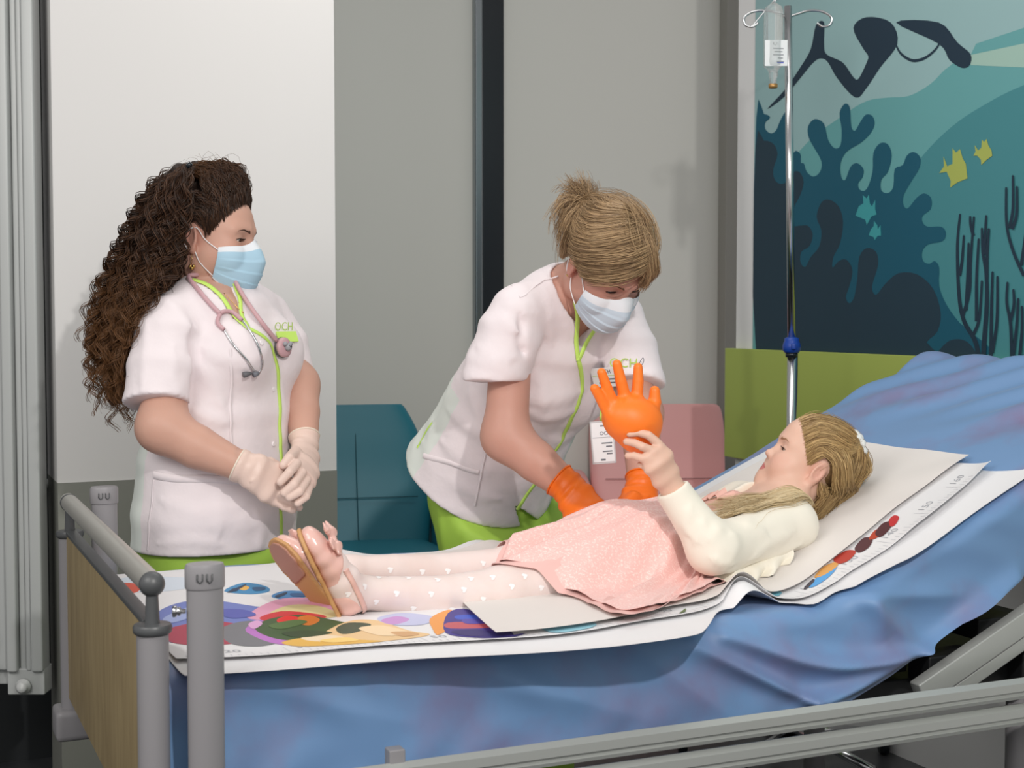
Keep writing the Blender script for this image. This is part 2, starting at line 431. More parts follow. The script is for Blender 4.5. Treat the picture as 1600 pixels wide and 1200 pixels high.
# front coral, navy
shape([(434, 410), (465, 384), (500, 395), (516, 435), (500, 490), (505, 530), (530, 546), (560, 530), (575, 500), (600, 503), (614, 540), (600, 590), (575, 640), (570, 700), (600, 702), (630, 703), (648, 735), (635, 780), (605, 800), (602, 840), (620, 857), (640, 820), (672, 780), (680, 720), (662, 670), (680, 615), (710, 605), (745, 630), (762, 690), (750, 770), (725, 820), (722, 860), (745, 835), (775, 830), (797, 870), (785, 930), (772, 970), (785, 993), (803, 970), (815, 900), (822, 820), (850, 786), (885, 800), (893, 850), (870, 930), (885, 962), (920, 920), (970, 880), (1040, 885), (1100, 940), (1128, 1030), (1115, 1100), (1075, 1140), (1072, 1200), (434, 1200)], NAVY, n=3)
shape([(1115, 1200), (1150, 1140), (1200, 1128), (1240, 1150), (1255, 1200)], NAVY, n=4)
# fish
shape([(1122, 505), (1140, 480), (1138, 442), (1152, 480), (1172, 470), (1172, 412), (1185, 428), (1200, 415), (1210, 450), (1222, 470), (1228, 525), (1190, 540), (1163, 560), (1165, 535), (1150, 500)], YEL, sm=False)
shape([(1250, 440), (1258, 425), (1255, 400), (1268, 420), (1280, 410), (1282, 380), (1290, 388), (1300, 377), (1306, 400), (1318, 420), (1321, 440), (1300, 455), (1280, 475), (1278, 455), (1265, 440)], YEL, sm=False)
shape([(808, 665), (820, 630), (838, 618), (835, 587), (850, 600), (858, 585), (862, 620), (870, 630), (882, 605), (882, 640), (887, 660), (868, 668), (850, 700), (845, 680)], FTEAL, sm=False)
shape([(858, 738), (866, 715), (876, 705), (878, 685), (890, 700), (892, 715), (902, 700), (904, 740), (892, 740), (880, 757), (876, 745)], FTEAL, sm=False)
# sea fans: branching strokes
def stroke(pts, w0, w1):
    q = crom([(x, y) for x, y in pts], 5); T = np.gradient(q, axis=0); T /= np.linalg.norm(T, axis=1, keepdims=True)
    nn = np.stack([-T[:, 1], T[:, 0]], 1); w = np.linspace(w0, w1, len(q))[:, None]
    e = np.array([T[-1] * w1 * .8]); shape(np.concatenate([q + nn * w, q[-1:] + e, (q - nn * w)[::-1]]), INK, sm=False)
for pts in ([(1280, 1300), (1262, 1150), (1215, 1060), (1196, 960), (1190, 780), (1200, 660)], [(1198, 890), (1208, 830), (1214, 740)],
            [(1210, 1040), (1235, 950), (1240, 830), (1252, 670)], [(1250, 740), (1240, 700), (1238, 668)], [(1222, 1020), (1228, 900), (1232, 768)],
            [(1250, 1110), (1272, 1050), (1282, 910)], [(1262, 1060), (1262, 900), (1270, 752)], [(1285, 1300), (1290, 1150), (1300, 1000), (1298, 880), (1285, 800), (1282, 712)],
            [(1290, 810), (1294, 740), (1298, 665)], [(1300, 900), (1302, 800), (1308, 714)], [(1315, 1200), (1318, 1000), (1322, 876)], [(1320, 1180), (1338, 1060), (1340, 893)],
            [(1440, 890), (1400, 800), (1375, 700), (1373, 560)], [(1385, 710), (1398, 640), (1398, 515)], [(1395, 715), (1412, 660), (1413, 556)], [(1430, 850), (1450, 700), (1455, 560)],
            [(1395, 1250), (1390, 1080), (1375, 990), (1378, 915)], [(1388, 1060), (1402, 1000), (1400, 942)], [(1398, 1200), (1412, 1080), (1418, 976)], [(1420, 1230), (1432, 1100), (1432, 1005)], [(1440, 1230), (1460, 1080), (1470, 900)], [(1500, 1230), (1490, 1050), (1510, 880)]):
    stroke(pts, 10 if pts[0][1] > 1190 and len(pts) > 4 else 6.5, 4.0)
o = mu.build('mural', MC, None, False)
tag(o, 'underwater mural of dark coral, sea fans and yellow fish on the wall behind the bed', 'mural')

# ---- radiator on the far left
M['radiator'] = mat('radiator_enamel', (186, 189, 188), .35, spec=.5)
RY = 3.5
ra = P(0, 1085, RY); rz0 = ra[2]
rd = thing('radiator', (P(35, 1085, RY)[0], RY, rz0), 'tall white column radiator at the far left beside the dark gap', 'radiator')
xs = [P(x, 800, RY)[0] for x in (-60, 10, 36, 48, 65)]
for a, b, dy in ((-62, -28, 0), (-24, 9, 0), (10, 26, -.02), (27, 37, .0), (38, 47, -.008), (48, 66, -.018)):
    x0, x1 = P(a, 800, RY)[0], P(b, 800, RY)[0]
    MB().box(((x0 + x1) / 2, RY + .03 + dy, (rz0 + .06 + 2.6) / 2), (1, 0, 0), (0, 1, 0), BZ, (x1 - x0) / 2, .03, (2.6 - rz0 - .06) / 2, .006).build('radiator_column', M['radiator'], rd, True, 40)
x0, x1 = P(8, 800, RY)[0], P(66, 800, RY)[0]
MB().box(((x0 + x1) / 2, RY + .025, rz0 + .033), (1, 0, 0), (0, 1, 0), BZ, (x1 - x0) / 2, .03, .033, .004).build('end_cap', M['radiator'], rd, True, 40)
x2 = P(-62, 800, RY)[0]
MB().box(((x0 + x2) / 2, RY + .045, rz0 + .05), (1, 0, 0), (0, 1, 0), BZ, (x0 - x2) / 2, .025, .03, .004).build('bottom_manifold', M['radiator'], rd, True, 40)
pc = P(37, 1072, RY - .01); MB().lathe(pc, (0, -1, 0), [(.019, 0), (.019, .006), (.014, .008), (.0135, .016), (.011, .019), (.0, .019)], 20).build('plug', mat('plug_white', (205, 207, 206), .3), rd)
MB().tube([(x0 + .03, RY + .05, rz0 + .5), (x0 + .03, W2[1] + .2, rz0 + .5)], .012).build('wall_bracket', M['radiator'], rd)

# ---- lime / pink / teal armchairs by the back wall
def armchair(px, Y, rot, colr, label, name='armchair', ws=1.0, hs=1.0, tp=1.0):
    base = P(px, 700, Y); base[2] = 0
    t = thing(name, base, label, 'chair', None)
    f = V3(math.sin(rot), -math.cos(rot), 0); r = V3(math.cos(rot), math.sin(rot), 0)
    m = mat('leather_' + label.split()[0], colr, .45, bump=(220, .12, .001)); seam = mat('seam_' + label.split()[0], tuple(int(c * .7) for c in colr), .6)
    W = lambda x, y, z: base + r * x * ws + f * y + BZ * z * hs
    def pad(name, w, prof, th, m_):            # padded slab: prof = [(y, z, halfwidth)]
        pr = crom(np.array(prof, float), 6); T = np.gradient(pr[:, :2], axis=0); T /= np.linalg.norm(T, axis=1, keepdims=True)
        rows = []
        for (y, z, hw), (ty, tz) in zip(pr, T):
            ang = np.linspace(0, 2 * PI, 40, endpoint=False); c, s = np.cos(ang), np.sin(ang)
            ex = np.sign(c) * np.abs(c) ** .35 * hw; en = np.sign(s) * np.abs(s) ** .55 * th
            rows.append([W(a, y - tz * b, z + ty * b) for a, b in zip(ex, en)])
        rows = np.array(rows); c0, c1 = rows[0].mean(0), rows[-1].mean(0)
        rows = np.concatenate([[c0 + (rows[0] - c0) * .02], [c0 + (rows[0] - c0) * .8], rows, [c1 + (rows[-1] - c1) * .8], [c1 + (rows[-1] - c1) * .02]])
        return MB().grid(rows, True).build(name, m_, t)
    pad('seat', 0, [(-.24, .45, .25), (0, .465, .26), (.2, .47, .26), (.27, .455, .25), (.28, .42, .24)], .055, m)
    bk = pad('backrest', 0, [(-.2, .42, .23), (-.24, .55, .245), (-.28, .7, .25), (-.3, .84, .25 * (1 + tp) / 2), (-.31, .925, .238 * tp), (-.312, .945, .215 * tp)], .04, m)
    sm = MB(); sm.tube([W(x, -.205 - .0, .645) for x in np.linspace(-.2, .2, 12)], .0018); sm.tube([W(0, -.19 - .115 * (z - .45) / .5 + .02, z) for z in np.linspace(.5, .88, 12)], .0015); sm.build('seam', seam, bk)
    for s in (-1, 1):
        rows = []
        for y, z0, z1 in ((-.3, .5, .62), (-.26, .34, .68), (-.1, .3, .665), (.1, .3, .64), (.25, .32, .61), (.31, .4, .57), (.315, .48, .5)):
            ang = np.linspace(0, 2 * PI, 24, endpoint=False); c, q = np.cos(ang), np.sin(ang)
            rows.append([W(s * (.29 + .045 * np.sign(a) * abs(a) ** .5 + .02 * b), y, (z0 + z1) / 2 + (z1 - z0) / 2 * np.sign(b) * abs(b) ** .5) for a, b in zip(c, q)])
        MB().grid(crom(np.array(rows).reshape(7, -1), 5).reshape(-1, 24, 3), True).build('armrest', m, t)
        for yy in (-.22, .24):
            MB().tube([W(s * .23, yy, .42), W(s * .27, yy * 1.2, 0.01)], [.018, .01], 10).build('leg', M['black'], t)
    return t
armchair(570, 4.45, .22, (32, 116, 134), 'teal leather armchair against the back wall between the two nurses', tp=.74)
armchair(1046, 5.3, .06, (224, 166, 164), 'pink leather armchair against the back wall left of the green board', ws=1.07, hs=.945)

# ---- drip stand
IVY = 3.9
ib = P(1236, 800, IVY); ib[2] = 0
iv = thing('drip_stand', ib, 'chrome drip stand with blue height clamp behind the girl', 'drip stand')
zk = P(1237, 541, IVY)[2]
top = P(1231.5, 40, IVY); kn = P(1237, 541, IVY); top = kn + (top - kn) * 1.06
MB().tube([(ib[0], ib[1], .06), (ib[0], ib[1], zk)], .0145, 20).build('lower_tube', M['chrome'], iv)
MB().tube([kn, top], .0105, 20).build('upper_tube', M['chrome'], iv)
kb = MB(); kb.lathe((kn[0], kn[1], zk - .018), BZ, [(.019, 0), (.024, .006), (.025, .018), (.023, .026), (.02, .032), (.0195, .04), (.012, .043)], 20)
kb.box((kn[0], kn[1] - .02, zk), (1, 0, 0), (0, 1, 0), BZ, .006, .014, .008, .003)
kb.build('height_clamp', mat('blue_plastic', (22, 66, 158), .35), iv)
MB().lathe((kn[0], kn[1], zk - .03), BZ, [(.0165, 0), (.017, .013)], 20).build('clamp_ring', M['black'], iv)
for k in range(5):
    a = k * 2 * PI / 5 + .3; e = ib + V3(math.cos(a), math.sin(a), 0) * .3
    g = MB().tube([ib + BZ * .09, (ib + e) / 2 + BZ * .085, e + BZ * .06], .013).build('base_leg', M['chrome'], iv)
    MB().lathe(e + V3(-.012, 0, .03), (1, 0, 0), [(.028, 0), (.03, .006), (.03, .018), (.028, .024)], 16).build('castor', M['black'], iv)
hk = MB()
for s in (-1, 1):
    pts = [top + V3(0, 0, -.03)] + [top + V3(s * x, 0, z) for x, z in ((.03, -.02), (.06, -.012), (.095, -.015), (.118, -.03), (.115, -.05), (.095, -.055), (.08, -.045))]
    hk.tube(crom(pts, 5), .0035, 8)
hk.build('hook', M['chrome'], iv)
# bag
bz = lambda y: P(1208, y, IVY)[2]
bc = P(1208, 100, IVY); bc[1] = IVY - .002
bag = thing('drip_bottle', (bc[0], bc[1], bz(137)), 'clear plastic drip bottle with white label hanging on the drip stand', 'drip bottle')
hw = 17 / FPX * IVY
pr = [(.003, bz(136)), (.012, bz(136)), (.0125, bz(122)), (.016, bz(120)), (.016, bz(112)), (.024, bz(107)), (.034, bz(104)), (.0355, bz(98)), (.0345, bz(92)), (.0345, bz(20)), (.03, bz(12)), (.012, bz(6)), (.004, bz(3))]
MB().lathe((bc[0], bc[1], 0), BZ, [(r, z) for r, z in pr], 28, 1, None, .75).build('bottle_body', mat('clear_plastic', (235, 240, 240), .12, trans=.75, alpha=.75), bag)
MB().lathe((bc[0], bc[1], bz(138)), BZ, [(.011, 0), (.0125, .003), (.0125, .01), (.01, .012)], 16).build('bottle_cap', mat('brass_cap', (176, 136, 84), .35, .6), bag)
lb = MB(); ly = bc[1] - .0275
x0, x1, z0, z1 = P(1192, 100, IVY)[0], P(1227, 100, IVY)[0], bz(106), bz(66)
lb.box(((x0 + x1) / 2, ly, (z0 + z1) / 2), (1, 0, 0), (0, 1, 0), BZ, (x1 - x0) / 2, .0006, (z1 - z0) / 2)
lb.cur = 1
def txt(mbd, s, c, ax, ay, size, off=0):
    v, f = text2d(s, size); mbd.add([np.asarray(c) + np.asarray(ax) * x + np.asarray(ay) * y for x, y in v], f)
txt(lb, 'IU1', (P(1209, 72, IVY)[0], ly - .0012, bz(72)), (1, 0, 0), BZ, .011)
for k in range(5): lb.box((P(1213 if k < 3 else 1216, 78 + k * 5, IVY)[0], ly - .001, bz(79 + k * 5)), (1, 0, 0), (0, 1, 0), BZ, .014 - .003 * (k % 2) - (.004 if k >= 3 else 0), .0003, .0011)
lb.cur = 2
lb.box((P(1216, 100, IVY)[0], ly - .001, bz(101)), (1, 0, 0), (0, 1, 0), BZ, .009, .0003, .0016)
lb.build('label', [mat('label_white', (225, 228, 230), .5), mat('label_ink', (120, 124, 130), .6), mat('label_blue', (70, 90, 190), .6)], bag, False)
hp = crom([(bc[0], bc[1], bz(6)), (bc[0] + .012, bc[1], bz(-6)), (top[0] - .1, top[1], top[2] - .058)], 6)
MB().tube(hp, .002, 6).build('hanger', M['chrome'], bag)
# ================================================================== bed
SURF = .742; SH = 1.12; THB = math.radians(23.5); TW = .86; AEND = 2.10
_a = np.linspace(-.2, 2.6, 1401); _th = THB * smooth01((_a - SH + .1) / .2)
_s = np.concatenate([[0], np.cumsum(np.cos(_th[:-1]) * .002)]) - .2; _z = np.concatenate([[0], np.cumsum(np.sin(_th[:-1]) * .002)]) + SURF
def BS(a, t, h=0.0):                            # point on the mattress: arc length a, across t, height h along the normal
    a = np.asarray(a, float); t = np.asarray(t, float); h = np.asarray(h, float)
    s, z, th = np.interp(a, _a, _s), np.interp(a, _a, _z), np.interp(a, _a, _th)
    return N0 + (s - h * np.sin(th))[..., None] * BU + t[..., None] * BV + (z + h * np.cos(th))[..., None] * BZ
def bed_at(px, py, h=0.0):                      # pixel -> (a, t) on the mattress surface
    d = ray(px, py); lo, hi = .6, 4.5
    for _ in range(60):
        m = (lo + hi) / 2; p = CAM + d * m / d[1]; s, t = st(p)
        zz = np.interp(s, _s, _z)
        if p[2] > zz + h: lo = m
        else: hi = m
    return float(np.interp(s, _s, _a)), t
M['bed_grey'] = mat('bed_grey_plastic', (139, 137, 140), .45, bump=(400, .05))
M['bed_dark'] = mat('bed_dark_plastic', (78, 80, 82), .4)
M['alu'] = mat('anodised_aluminium', (176, 174, 168), .34, .35)
M['alu2'] = mat('rail_aluminium', (172, 175, 172), .34, .25)
M['mech'] = mat('bed_mechanism', (24, 26, 28), .55)
def wood():
    m = mat('maple_laminate', (150, 131, 96), .5); nt = m.node_tree; b = nt.nodes['Principled BSDF']; L = nt.links
    tc = nt.nodes.new('ShaderNodeTexCoord'); mp = nt.nodes.new('ShaderNodeMapping'); mp.inputs['Scale'].default_value = (9, 9, 1.3)
    n = nt.nodes.new('ShaderNodeTexNoise'); n.inputs['Scale'].default_value = 3; n.inputs['Detail'].default_value = 7; n.inputs['Distortion'].default_value = 1.4
    r = nt.nodes.new('ShaderNodeValToRGB'); r.color_ramp.elements[0].color = lin((141, 123, 90)); r.color_ramp.elements[1].color = lin((158, 140, 104)); r.color_ramp.elements[0].position = .35; r.color_ramp.elements[1].position = .65
    L.new(tc.outputs['Object'], mp.inputs['Vector']); L.new(mp.outputs['Vector'], n.inputs['Vector']); L.new(n.outputs['Fac'], r.inputs['Fac']); L.new(r.outputs['Color'], b.inputs['Base Color']); return m
bed = thing('hospital_bed', BP(1, .43, 0), 'grey hospital bed with wooden footboard and raised backrest, girl lying on it', 'bed')
F1, F2 = BP(-.031, -.05, 0), BP(-.031, .86, 0)
fp = F1 + BZ * 0; fb = MB()
fb.box((F1 + F2) / 2 + BZ * .665, BU, BV, BZ, .009, .437, .16, .003)
fbo = fb.build('footboard', wood(), bed, True, 30)
MB().box((F1 + F2) / 2 + BZ * .828, BU, BV, BZ, .0105, .437, .004, .002).build('edge_band', M['bed_dark'], fbo, True, 30)
for k, F in enumerate((F1, F2)):
    po = MB().lathe(F, BZ, [(.0215, .47), (.0215, .818)], 28).build('footboard_post', M['bed_grey'], bed, True, 40)
    MB().lathe(F, BZ, [(.0225, .816), (.0255, .8185), (.0262, .8215), (.0262, .8265), (.0245, .8295), (.010, .8305), (.0082, .87)], 28).build('post_cap', M['bed_dark'], po, True, 50)
    MB().ball(F + BZ * .884, .0175, 24).build('rail_joint', M['bed_dark'], bed)
    MB().box(F + BZ * .455 - BU * .0, BU, BV, BZ, .035, .04, .03, .012).build('bumper', M['bed_grey'], bed, True, 50)
MB().tube([F1 + BZ * .884 + BV * .008, F2 + BZ * .884 + BV * .02], .0163, 28).build('foot_handle', M['alu'], bed, True, 50)
for t_ in (-.072, .872):
    c = BP(.036, t_, 0)
    po = MB().lathe(c, BZ, [(.025, .40), (.025, .885)], 32, 1.0, BV, .72).build('corner_post', M['bed_grey'], bed, True, 40)
    pc = MB(); pc.lathe(c, BZ, [(.0265, .878), (.0272, .881), (.0272, .906), (.025, .911), (.001, .9115)], 32, 1.0, BV, .74); pco = pc.build('post_cap', M['bed_grey'], po, True, 40)
    g = MB(); rdir = nrm(CAM * V3(1, 1, 0) - c * V3(1, 1, 0)); sd = V3(-rdir[1], rdir[0], 0)
    for k in (-1, 1):
        cc = c + rdir * .0216 + BZ * .894 + sd * k * .0065
        g.tube([cc + sd * -.0035 + BZ * .006, cc + sd * -.0035 - BZ * .003, cc - BZ * .006, cc + sd * .0035 - BZ * .003, cc + sd * .0035 + BZ * .006], .0011, 6)
    g.build('catch_mark', M['bed_dark'], pco)
kc = P(290, 955, 1.905)
kb = MB(); kb.lathe(kc, -V3(1, .1, 0), [(.003, 0), (.0035, .006), (.006, .007), (.006, .0095), (.004, .011), (.0075, .012), (.008, .0145), (.0075, .017), (0, .0175)], 20); kb.build('release_knob', M['chrome'], bed)
# frame, side rail, tilting back frame, underside
MB().box(BP(1.0, .43, .55), BU, BV, BZ, .98, .36, .03, .005).build('base_frame', M['mech'], bed, True, 30)
mc = MB()
for s, t, z, a, b, c in ((1.42, .05, .60, .06, .03, .03), (1.55, .1, .66, .05, .05, .02), (1.66, .06, .58, .07, .03, .03), (1.3, .12, .61, .06, .04, .02), (1.8, .1, .62, .05, .03, .05)):
    mc.box(BP(s, t, z), BU, BV, BZ, a, b, c, .004)
for k in range(6): mc.tube(crom([BP(1.5 + .02 * k, .03, .6 + .004 * k), BP(1.6 + .01 * k, .05 + .01 * k, .62), BP(1.78, .04 + .008 * k, .6 + .006 * k)], 6), .004, 6)
mc.build('lift_mechanism', M['mech'], bed)
rl = MB(); t0 = -.105
for z0, z1, th in ((.578, .612, .013), (.532, .566, .013)):
    pr = [(0, z1), (th, z1 - .006), (th, z0 + .014), (th - .005, z0 + .012), (th - .005, z0 + .008), (th, z0 + .006), (th - .002, z0), (-th, z0), (-th, z1 - .004)]
    rows = np.array([[BP(s, t0 - y, z) for y, z in pr] for s in (.12, .6, 1.2, 1.95)]); rl.grid(rows, True)
rl.build('side_rail', M['alu2'], bed, True, 35)
for s in (.3, 1.75): MB().box(BP(s, t0 + .01, .53), BU, BV, BZ, .012, .012, .1, .003).build('rail_bracket', M['bed_grey'], bed, True, 30)
# aluminium side bar of the raised backrest, seen at the right
b0, b1 = BT(1448, 1078, -.02), BT(1640, 944, -.02)
d = nrm(b1 - b0); up = np.cross(BV, d) * -1; up = up if up[2] > 0 else -up
def bar(name, off, w, m, ext0=-.02, ext1=.35, th=.014):
    c0 = b0 + d * ext0 + up * off; c1 = b1 + d * ext1 + up * off
    MB().box((c0 + c1) / 2, d, BV, up, np.linalg.norm(c1 - c0) / 2, th, w, .004).build(name, m, bed, True, 30)
bar('backrest_bar', .004, .021, M['alu2']); bar('backrest_bar_lip', -.032, .012, M['alu2'], .05, .35, .010); bar('backrest_bar_groove', -.018, .005, M['bed_grey'], .0, .35, .009)
for s in (.35, 1.65):
    for t in (.1, .76):
        lg = MB().tube([BP(s, t, .54), BP(s, t, .12)], .025, 16).build('leg', M['bed_grey'], bed)
        MB().lathe(BP(s, t - .015, .06), BV, [(.05, 0), (.06, .006), (.06, .024), (.05, .03)], 20).build('castor', M['mech'], lg)
# ---- mattress
def section(w0, w1, z0, z1, r, n=6):            # rounded rectangle (t, h)
    out = []
    for cx, cy, a0 in ((w1 - r, z1 - r, 0), (w0 + r, z1 - r, PI / 2), (w0 + r, z0 + r, PI), (w1 - r, z0 + r, 1.5 * PI)):
        for k in range(n + 1): a = a0 + k * PI / 2 / n; out.append((cx + r * math.cos(a), cy + r * math.sin(a)))
    return out
sec = section(.005, TW - .005, -.135, -.006, .025)
rows = []
for a in np.linspace(.0, AEND, 60): rows.append([BS(a, t, h) for t, h in sec])
rows = np.array(rows); c0, c1 = rows[0].mean(0), rows[-1].mean(0)
rows = np.concatenate([[c0 + (rows[0] - c0) * .01], rows, [c1 + (rows[-1] - c1) * .01]])
mo = MB().grid(rows, True).build('mattress', mat('mattress_cover', (150, 110, 130), .7), None, True, 60)
tag(mo, 'mattress under the blue sheet on the hospital bed', 'mattress')
# ---- blue disposable sheet: over the top, hanging down the near side in pulled folds, tucked at the back
NA, NQ = 420, 210
aa = np.linspace(-.01, AEND + .16, NA)
Q = np.linspace(0, 1, NQ)
def hang(a):                                    # how far the near side hangs
    return np.interp(a, [0, .9, 1.05, 1.2, 1.35, 2.3], [.17, .175, .172, .16, .148, .148])
Tt = np.zeros((NA, NQ)); Hh = np.zeros((NA, NQ))
for i, a in enumerate(aa):
    hg = hang(a); r = .03
    L1, La, Lt = hg - r, r * PI / 2, TW - 2 * r
    tot = L1 + La + Lt + La + .13; q = Q ** 1.15 * tot
    t = np.where(q < L1, 0, np.where(q < L1 + La, r - r * np.cos((q - L1) / r), np.where(q < L1 + La + Lt, r + q - L1 - La, np.where(q < L1 + 2 * La + Lt, TW - r + r * np.sin((q - L1 - La - Lt) / r), TW))))
    h = np.where(q < L1, q - L1 - r, np.where(q < L1 + La, -r + r * np.sin((q - L1) / r), np.where(q < L1 + La + Lt, 0, np.where(q < L1 + 2 * La + Lt, -r + r * np.cos((q - L1 - La - Lt) / r), -r - (q - L1 - 2 * La - Lt)))))
    Tt[i], Hh[i] = t, h
sheet_a = np.repeat(aa[:, None], NQ, 1)
# pulled folds: ridge lines in (a, depth below the top edge) on the near side
near = np.clip((.05 - Tt) / .05, 0, 1); dep = -Hh
out = np.zeros_like(Tt)
def ridge(p0, p1, amp, w0, w1):
    (a0, d0), (a1, d1) = p0, p1
    L = (a1 - a0) ** 2 + (d1 - d0) ** 2
    u = np.clip(((sheet_a - a0) * (a1 - a0) + (dep - d0) * (d1 - d0)) / L, 0, 1)
    ds = np.hypot(sheet_a - a0 - u * (a1 - a0), dep - d0 - u * (d1 - d0)); w = w0 + (w1 - w0) * u
    return 1.7 * amp * np.exp(-np.abs(ds / w) ** 1.5) * (.35 + .65 * np.sin(PI * np.clip(u * .8 + .15, 0, 1)))
def ad(px, py):                                 # pixel on the near face -> (a, depth)
    p = BT(px, py, -.01); s, _ = st(p); a = float(np.interp(s, _s, _a))
    for _ in range(4):
        q = BS(a, 0, 0); th = np.interp(a, _a, _th); e = p - q
        a += float(e @ BU * math.cos(th) + e[2] * math.sin(th)); dpt = float(e @ BU * math.sin(th) - e[2] * math.cos(th))
    return a, dpt
for x0, y0, x1, y1, am, w0, w1 in ((1130, 992, 1440, 1016, .022, .022, .012), (1085, 1010, 1255, 1090, .018, .02, .008), (1440, 1016, 1340, 930, .010, .02, .02), (1440, 1018, 1590, 905, .02, .012, .02),
        (1255, 1090, 1400, 1030, .014, .008, .02), (1255, 1090, 1310, 1100, .012, .012, .02), (1350, 930, 1500, 930, .008, .02, .02), (1360, 938, 1380, 1000, .009, .02, .02), (600, 1060, 900, 1090, .006, .05, .03),
        (380, 1070, 640, 1130, .006, .04, .03), (760, 1050, 1000, 1120, .008, .03, .03), (1000, 1020, 1140, 1120, .008, .03, .03)):
    out += ridge(ad(x0, y0), ad(x1, y1), am, w0, w1)
wv = lambda a, t, sc, sd: np.sin(a * sc + 1.7 * np.sin(t * sc * .6 + sd) + sd) * np.sin(t * sc * .8 + 1.3 * np.sin(a * sc * .5 + sd * 2) + sd)
out += .004 * wv(sheet_a, dep, 16, 1) + .0025 * wv(sheet_a, dep, 41, 2)
Tt = Tt - near * (out + .004 + .02 * smooth01((dep - .05) / .15) * smooth01((1.3 - sheet_a) / .3))
# soft creases over the raised top end
top = smooth01((sheet_a - 1.5) / .3) * (1 - near)
Hh = Hh + top * (.013 + .007 * np.sin((Tt * 42 + sheet_a * 26) + 2 * np.sin(sheet_a * 6)) * smooth01((sheet_a - 1.72) / .2) + .005 * wv(sheet_a, Tt, 14, 3)) + (1 - near) * (1 - top) * (.0005 + 0) + (1 - near) * (1 - top) * .002 * wv(sheet_a, Tt, 18, 5)
a_cl = np.minimum(sheet_a, AEND); over = sheet_a - a_cl; ph = np.clip(over / .05, 0, PI / 2)
G = BS(a_cl + .05 * np.sin(ph), Tt, Hh - .05 * (1 - np.cos(ph)) - np.maximum(over - .05 * PI / 2, 0))
M['blue_sheet'] = mat('blue_nonwoven', (108, 144, 188), .55, vary=((122, 116, 154), 5, .48, .72), bump=(500, .05), sheen=.15)
so = MB().grid(G).build('bed_sheet', M['blue_sheet'])
tag(so, 'blue disposable bed sheet hanging in folds over the near side of the bed', 'bed sheet')

# ---- white paper, printed growth chart and tissue sheet on top
def near_wave(a): return .030 * np.exp(-((a - 1.07) / .07) ** 2) - .002
def sheet_grid(a0, a1, tn, tf, lift, na=170, nt=70):
    A, K = np.meshgrid(np.linspace(a0, a1, na), np.linspace(0, 1, nt), indexing='ij')
    t0 = np.array([tn(a) for a in A[:, 0]])[:, None]; t1 = np.array([tf(a) for a in A[:, 0]])[:, None]
    T = t0 + (t1 - t0) * K
    H = lift(A, T, K, T - t0)
    return A, T, H
pt = [bed_at(x, y) for x, y in ((262, 1066), (430, 1056), (640, 1040), (860, 1026), (1000, 1014), (1090, 1000))]
pn = np.array(sorted(pt))
# beyond the hinge the near edge rises in a curl, dips over the mattress edge and then runs straight
ed = [(a, t, .0) for a, t in pn]
for x, y, t in ((1122, 984, .03), (1150, 955, .035), (1174, 935, .05), (1203, 941, .055), (1238, 961, .035), (1272, 967, .004), (1306, 950, .02)):
    p = BT(x, y, t); s_ = st(p)[0]; ed.append((float(np.interp(s_, _s, _a)), t, float(p[2] - np.interp(s_, _s, _z))))
for x, y in ((1345, 920), (1400, 890), (1450, 862), (1600, 756)): ed.append(bed_at(x, y) + (0.0,))
CREST = ed[8][0]
ed = np.array(ed); ed = ed[np.argsort(ed[:, 0])]; ed = np.concatenate([ed, [[2.2, ed[-1, 1], 0]]])
cv = crom(ed, 8); tn = lambda a: float(np.interp(a, cv[:, 0], cv[:, 1]))
def lift_w(A, T, K, dn):
    edge_h = np.interp(A, cv[:, 0], np.maximum(cv[:, 2], -.001))
    far = .022 * np.exp(-(1 - K) * 6) * (np.exp(-((A - .47) / .07) ** 2) + .9 * np.exp(-((A - .80) / .05) ** 2))
    ac = 1.13 if len(ed) < 1 else CREST
    edge_h2 = .024 * np.exp(-((A - ac) / .045) ** 2) * np.exp(-((dn - .035) / .03) ** 2)
    return .004 + edge_h2 + edge_h * np.exp(-(dn / .09) ** 1.5) + far + .0012 * wv(A, T, 14, 2) + .004 * np.exp(-dn / .03)
wend = bed_at(1600, 703)[0]
A, T, H = sheet_grid(.015, wend + .01, tn, lambda a: TW - .055, lift_w)
G = BS(A, T, H)
def thick(G, th):                               # give a sheet its thickness
    n, m, _ = G.shape; gu = np.gradient(G, axis=0); gv = np.gradient(G, axis=1); N = np.cross(gu, gv); N /= np.linalg.norm(N, axis=2, keepdims=True)
    mb = MB(); mb.grid(G + N * th); mb.grid((G)[:, ::-1])
    E = lambda a, b: mb.grid(np.stack([a, b], 0))
    E(G[0], (G + N * th)[0]); E((G + N * th)[-1], G[-1]); E((G + N * th)[:, 0], G[:, 0]); E(G[:, -1], (G + N * th)[:, -1])
    return mb
M['paper'] = mat('white_paper', (232, 231, 233), .55)
po = thick(G, .0008).build('paper_sheet', M['paper'], None, True, 50)
tag(po, 'large plain white paper sheet with a curled near edge lying on the blue sheet', 'paper sheet')
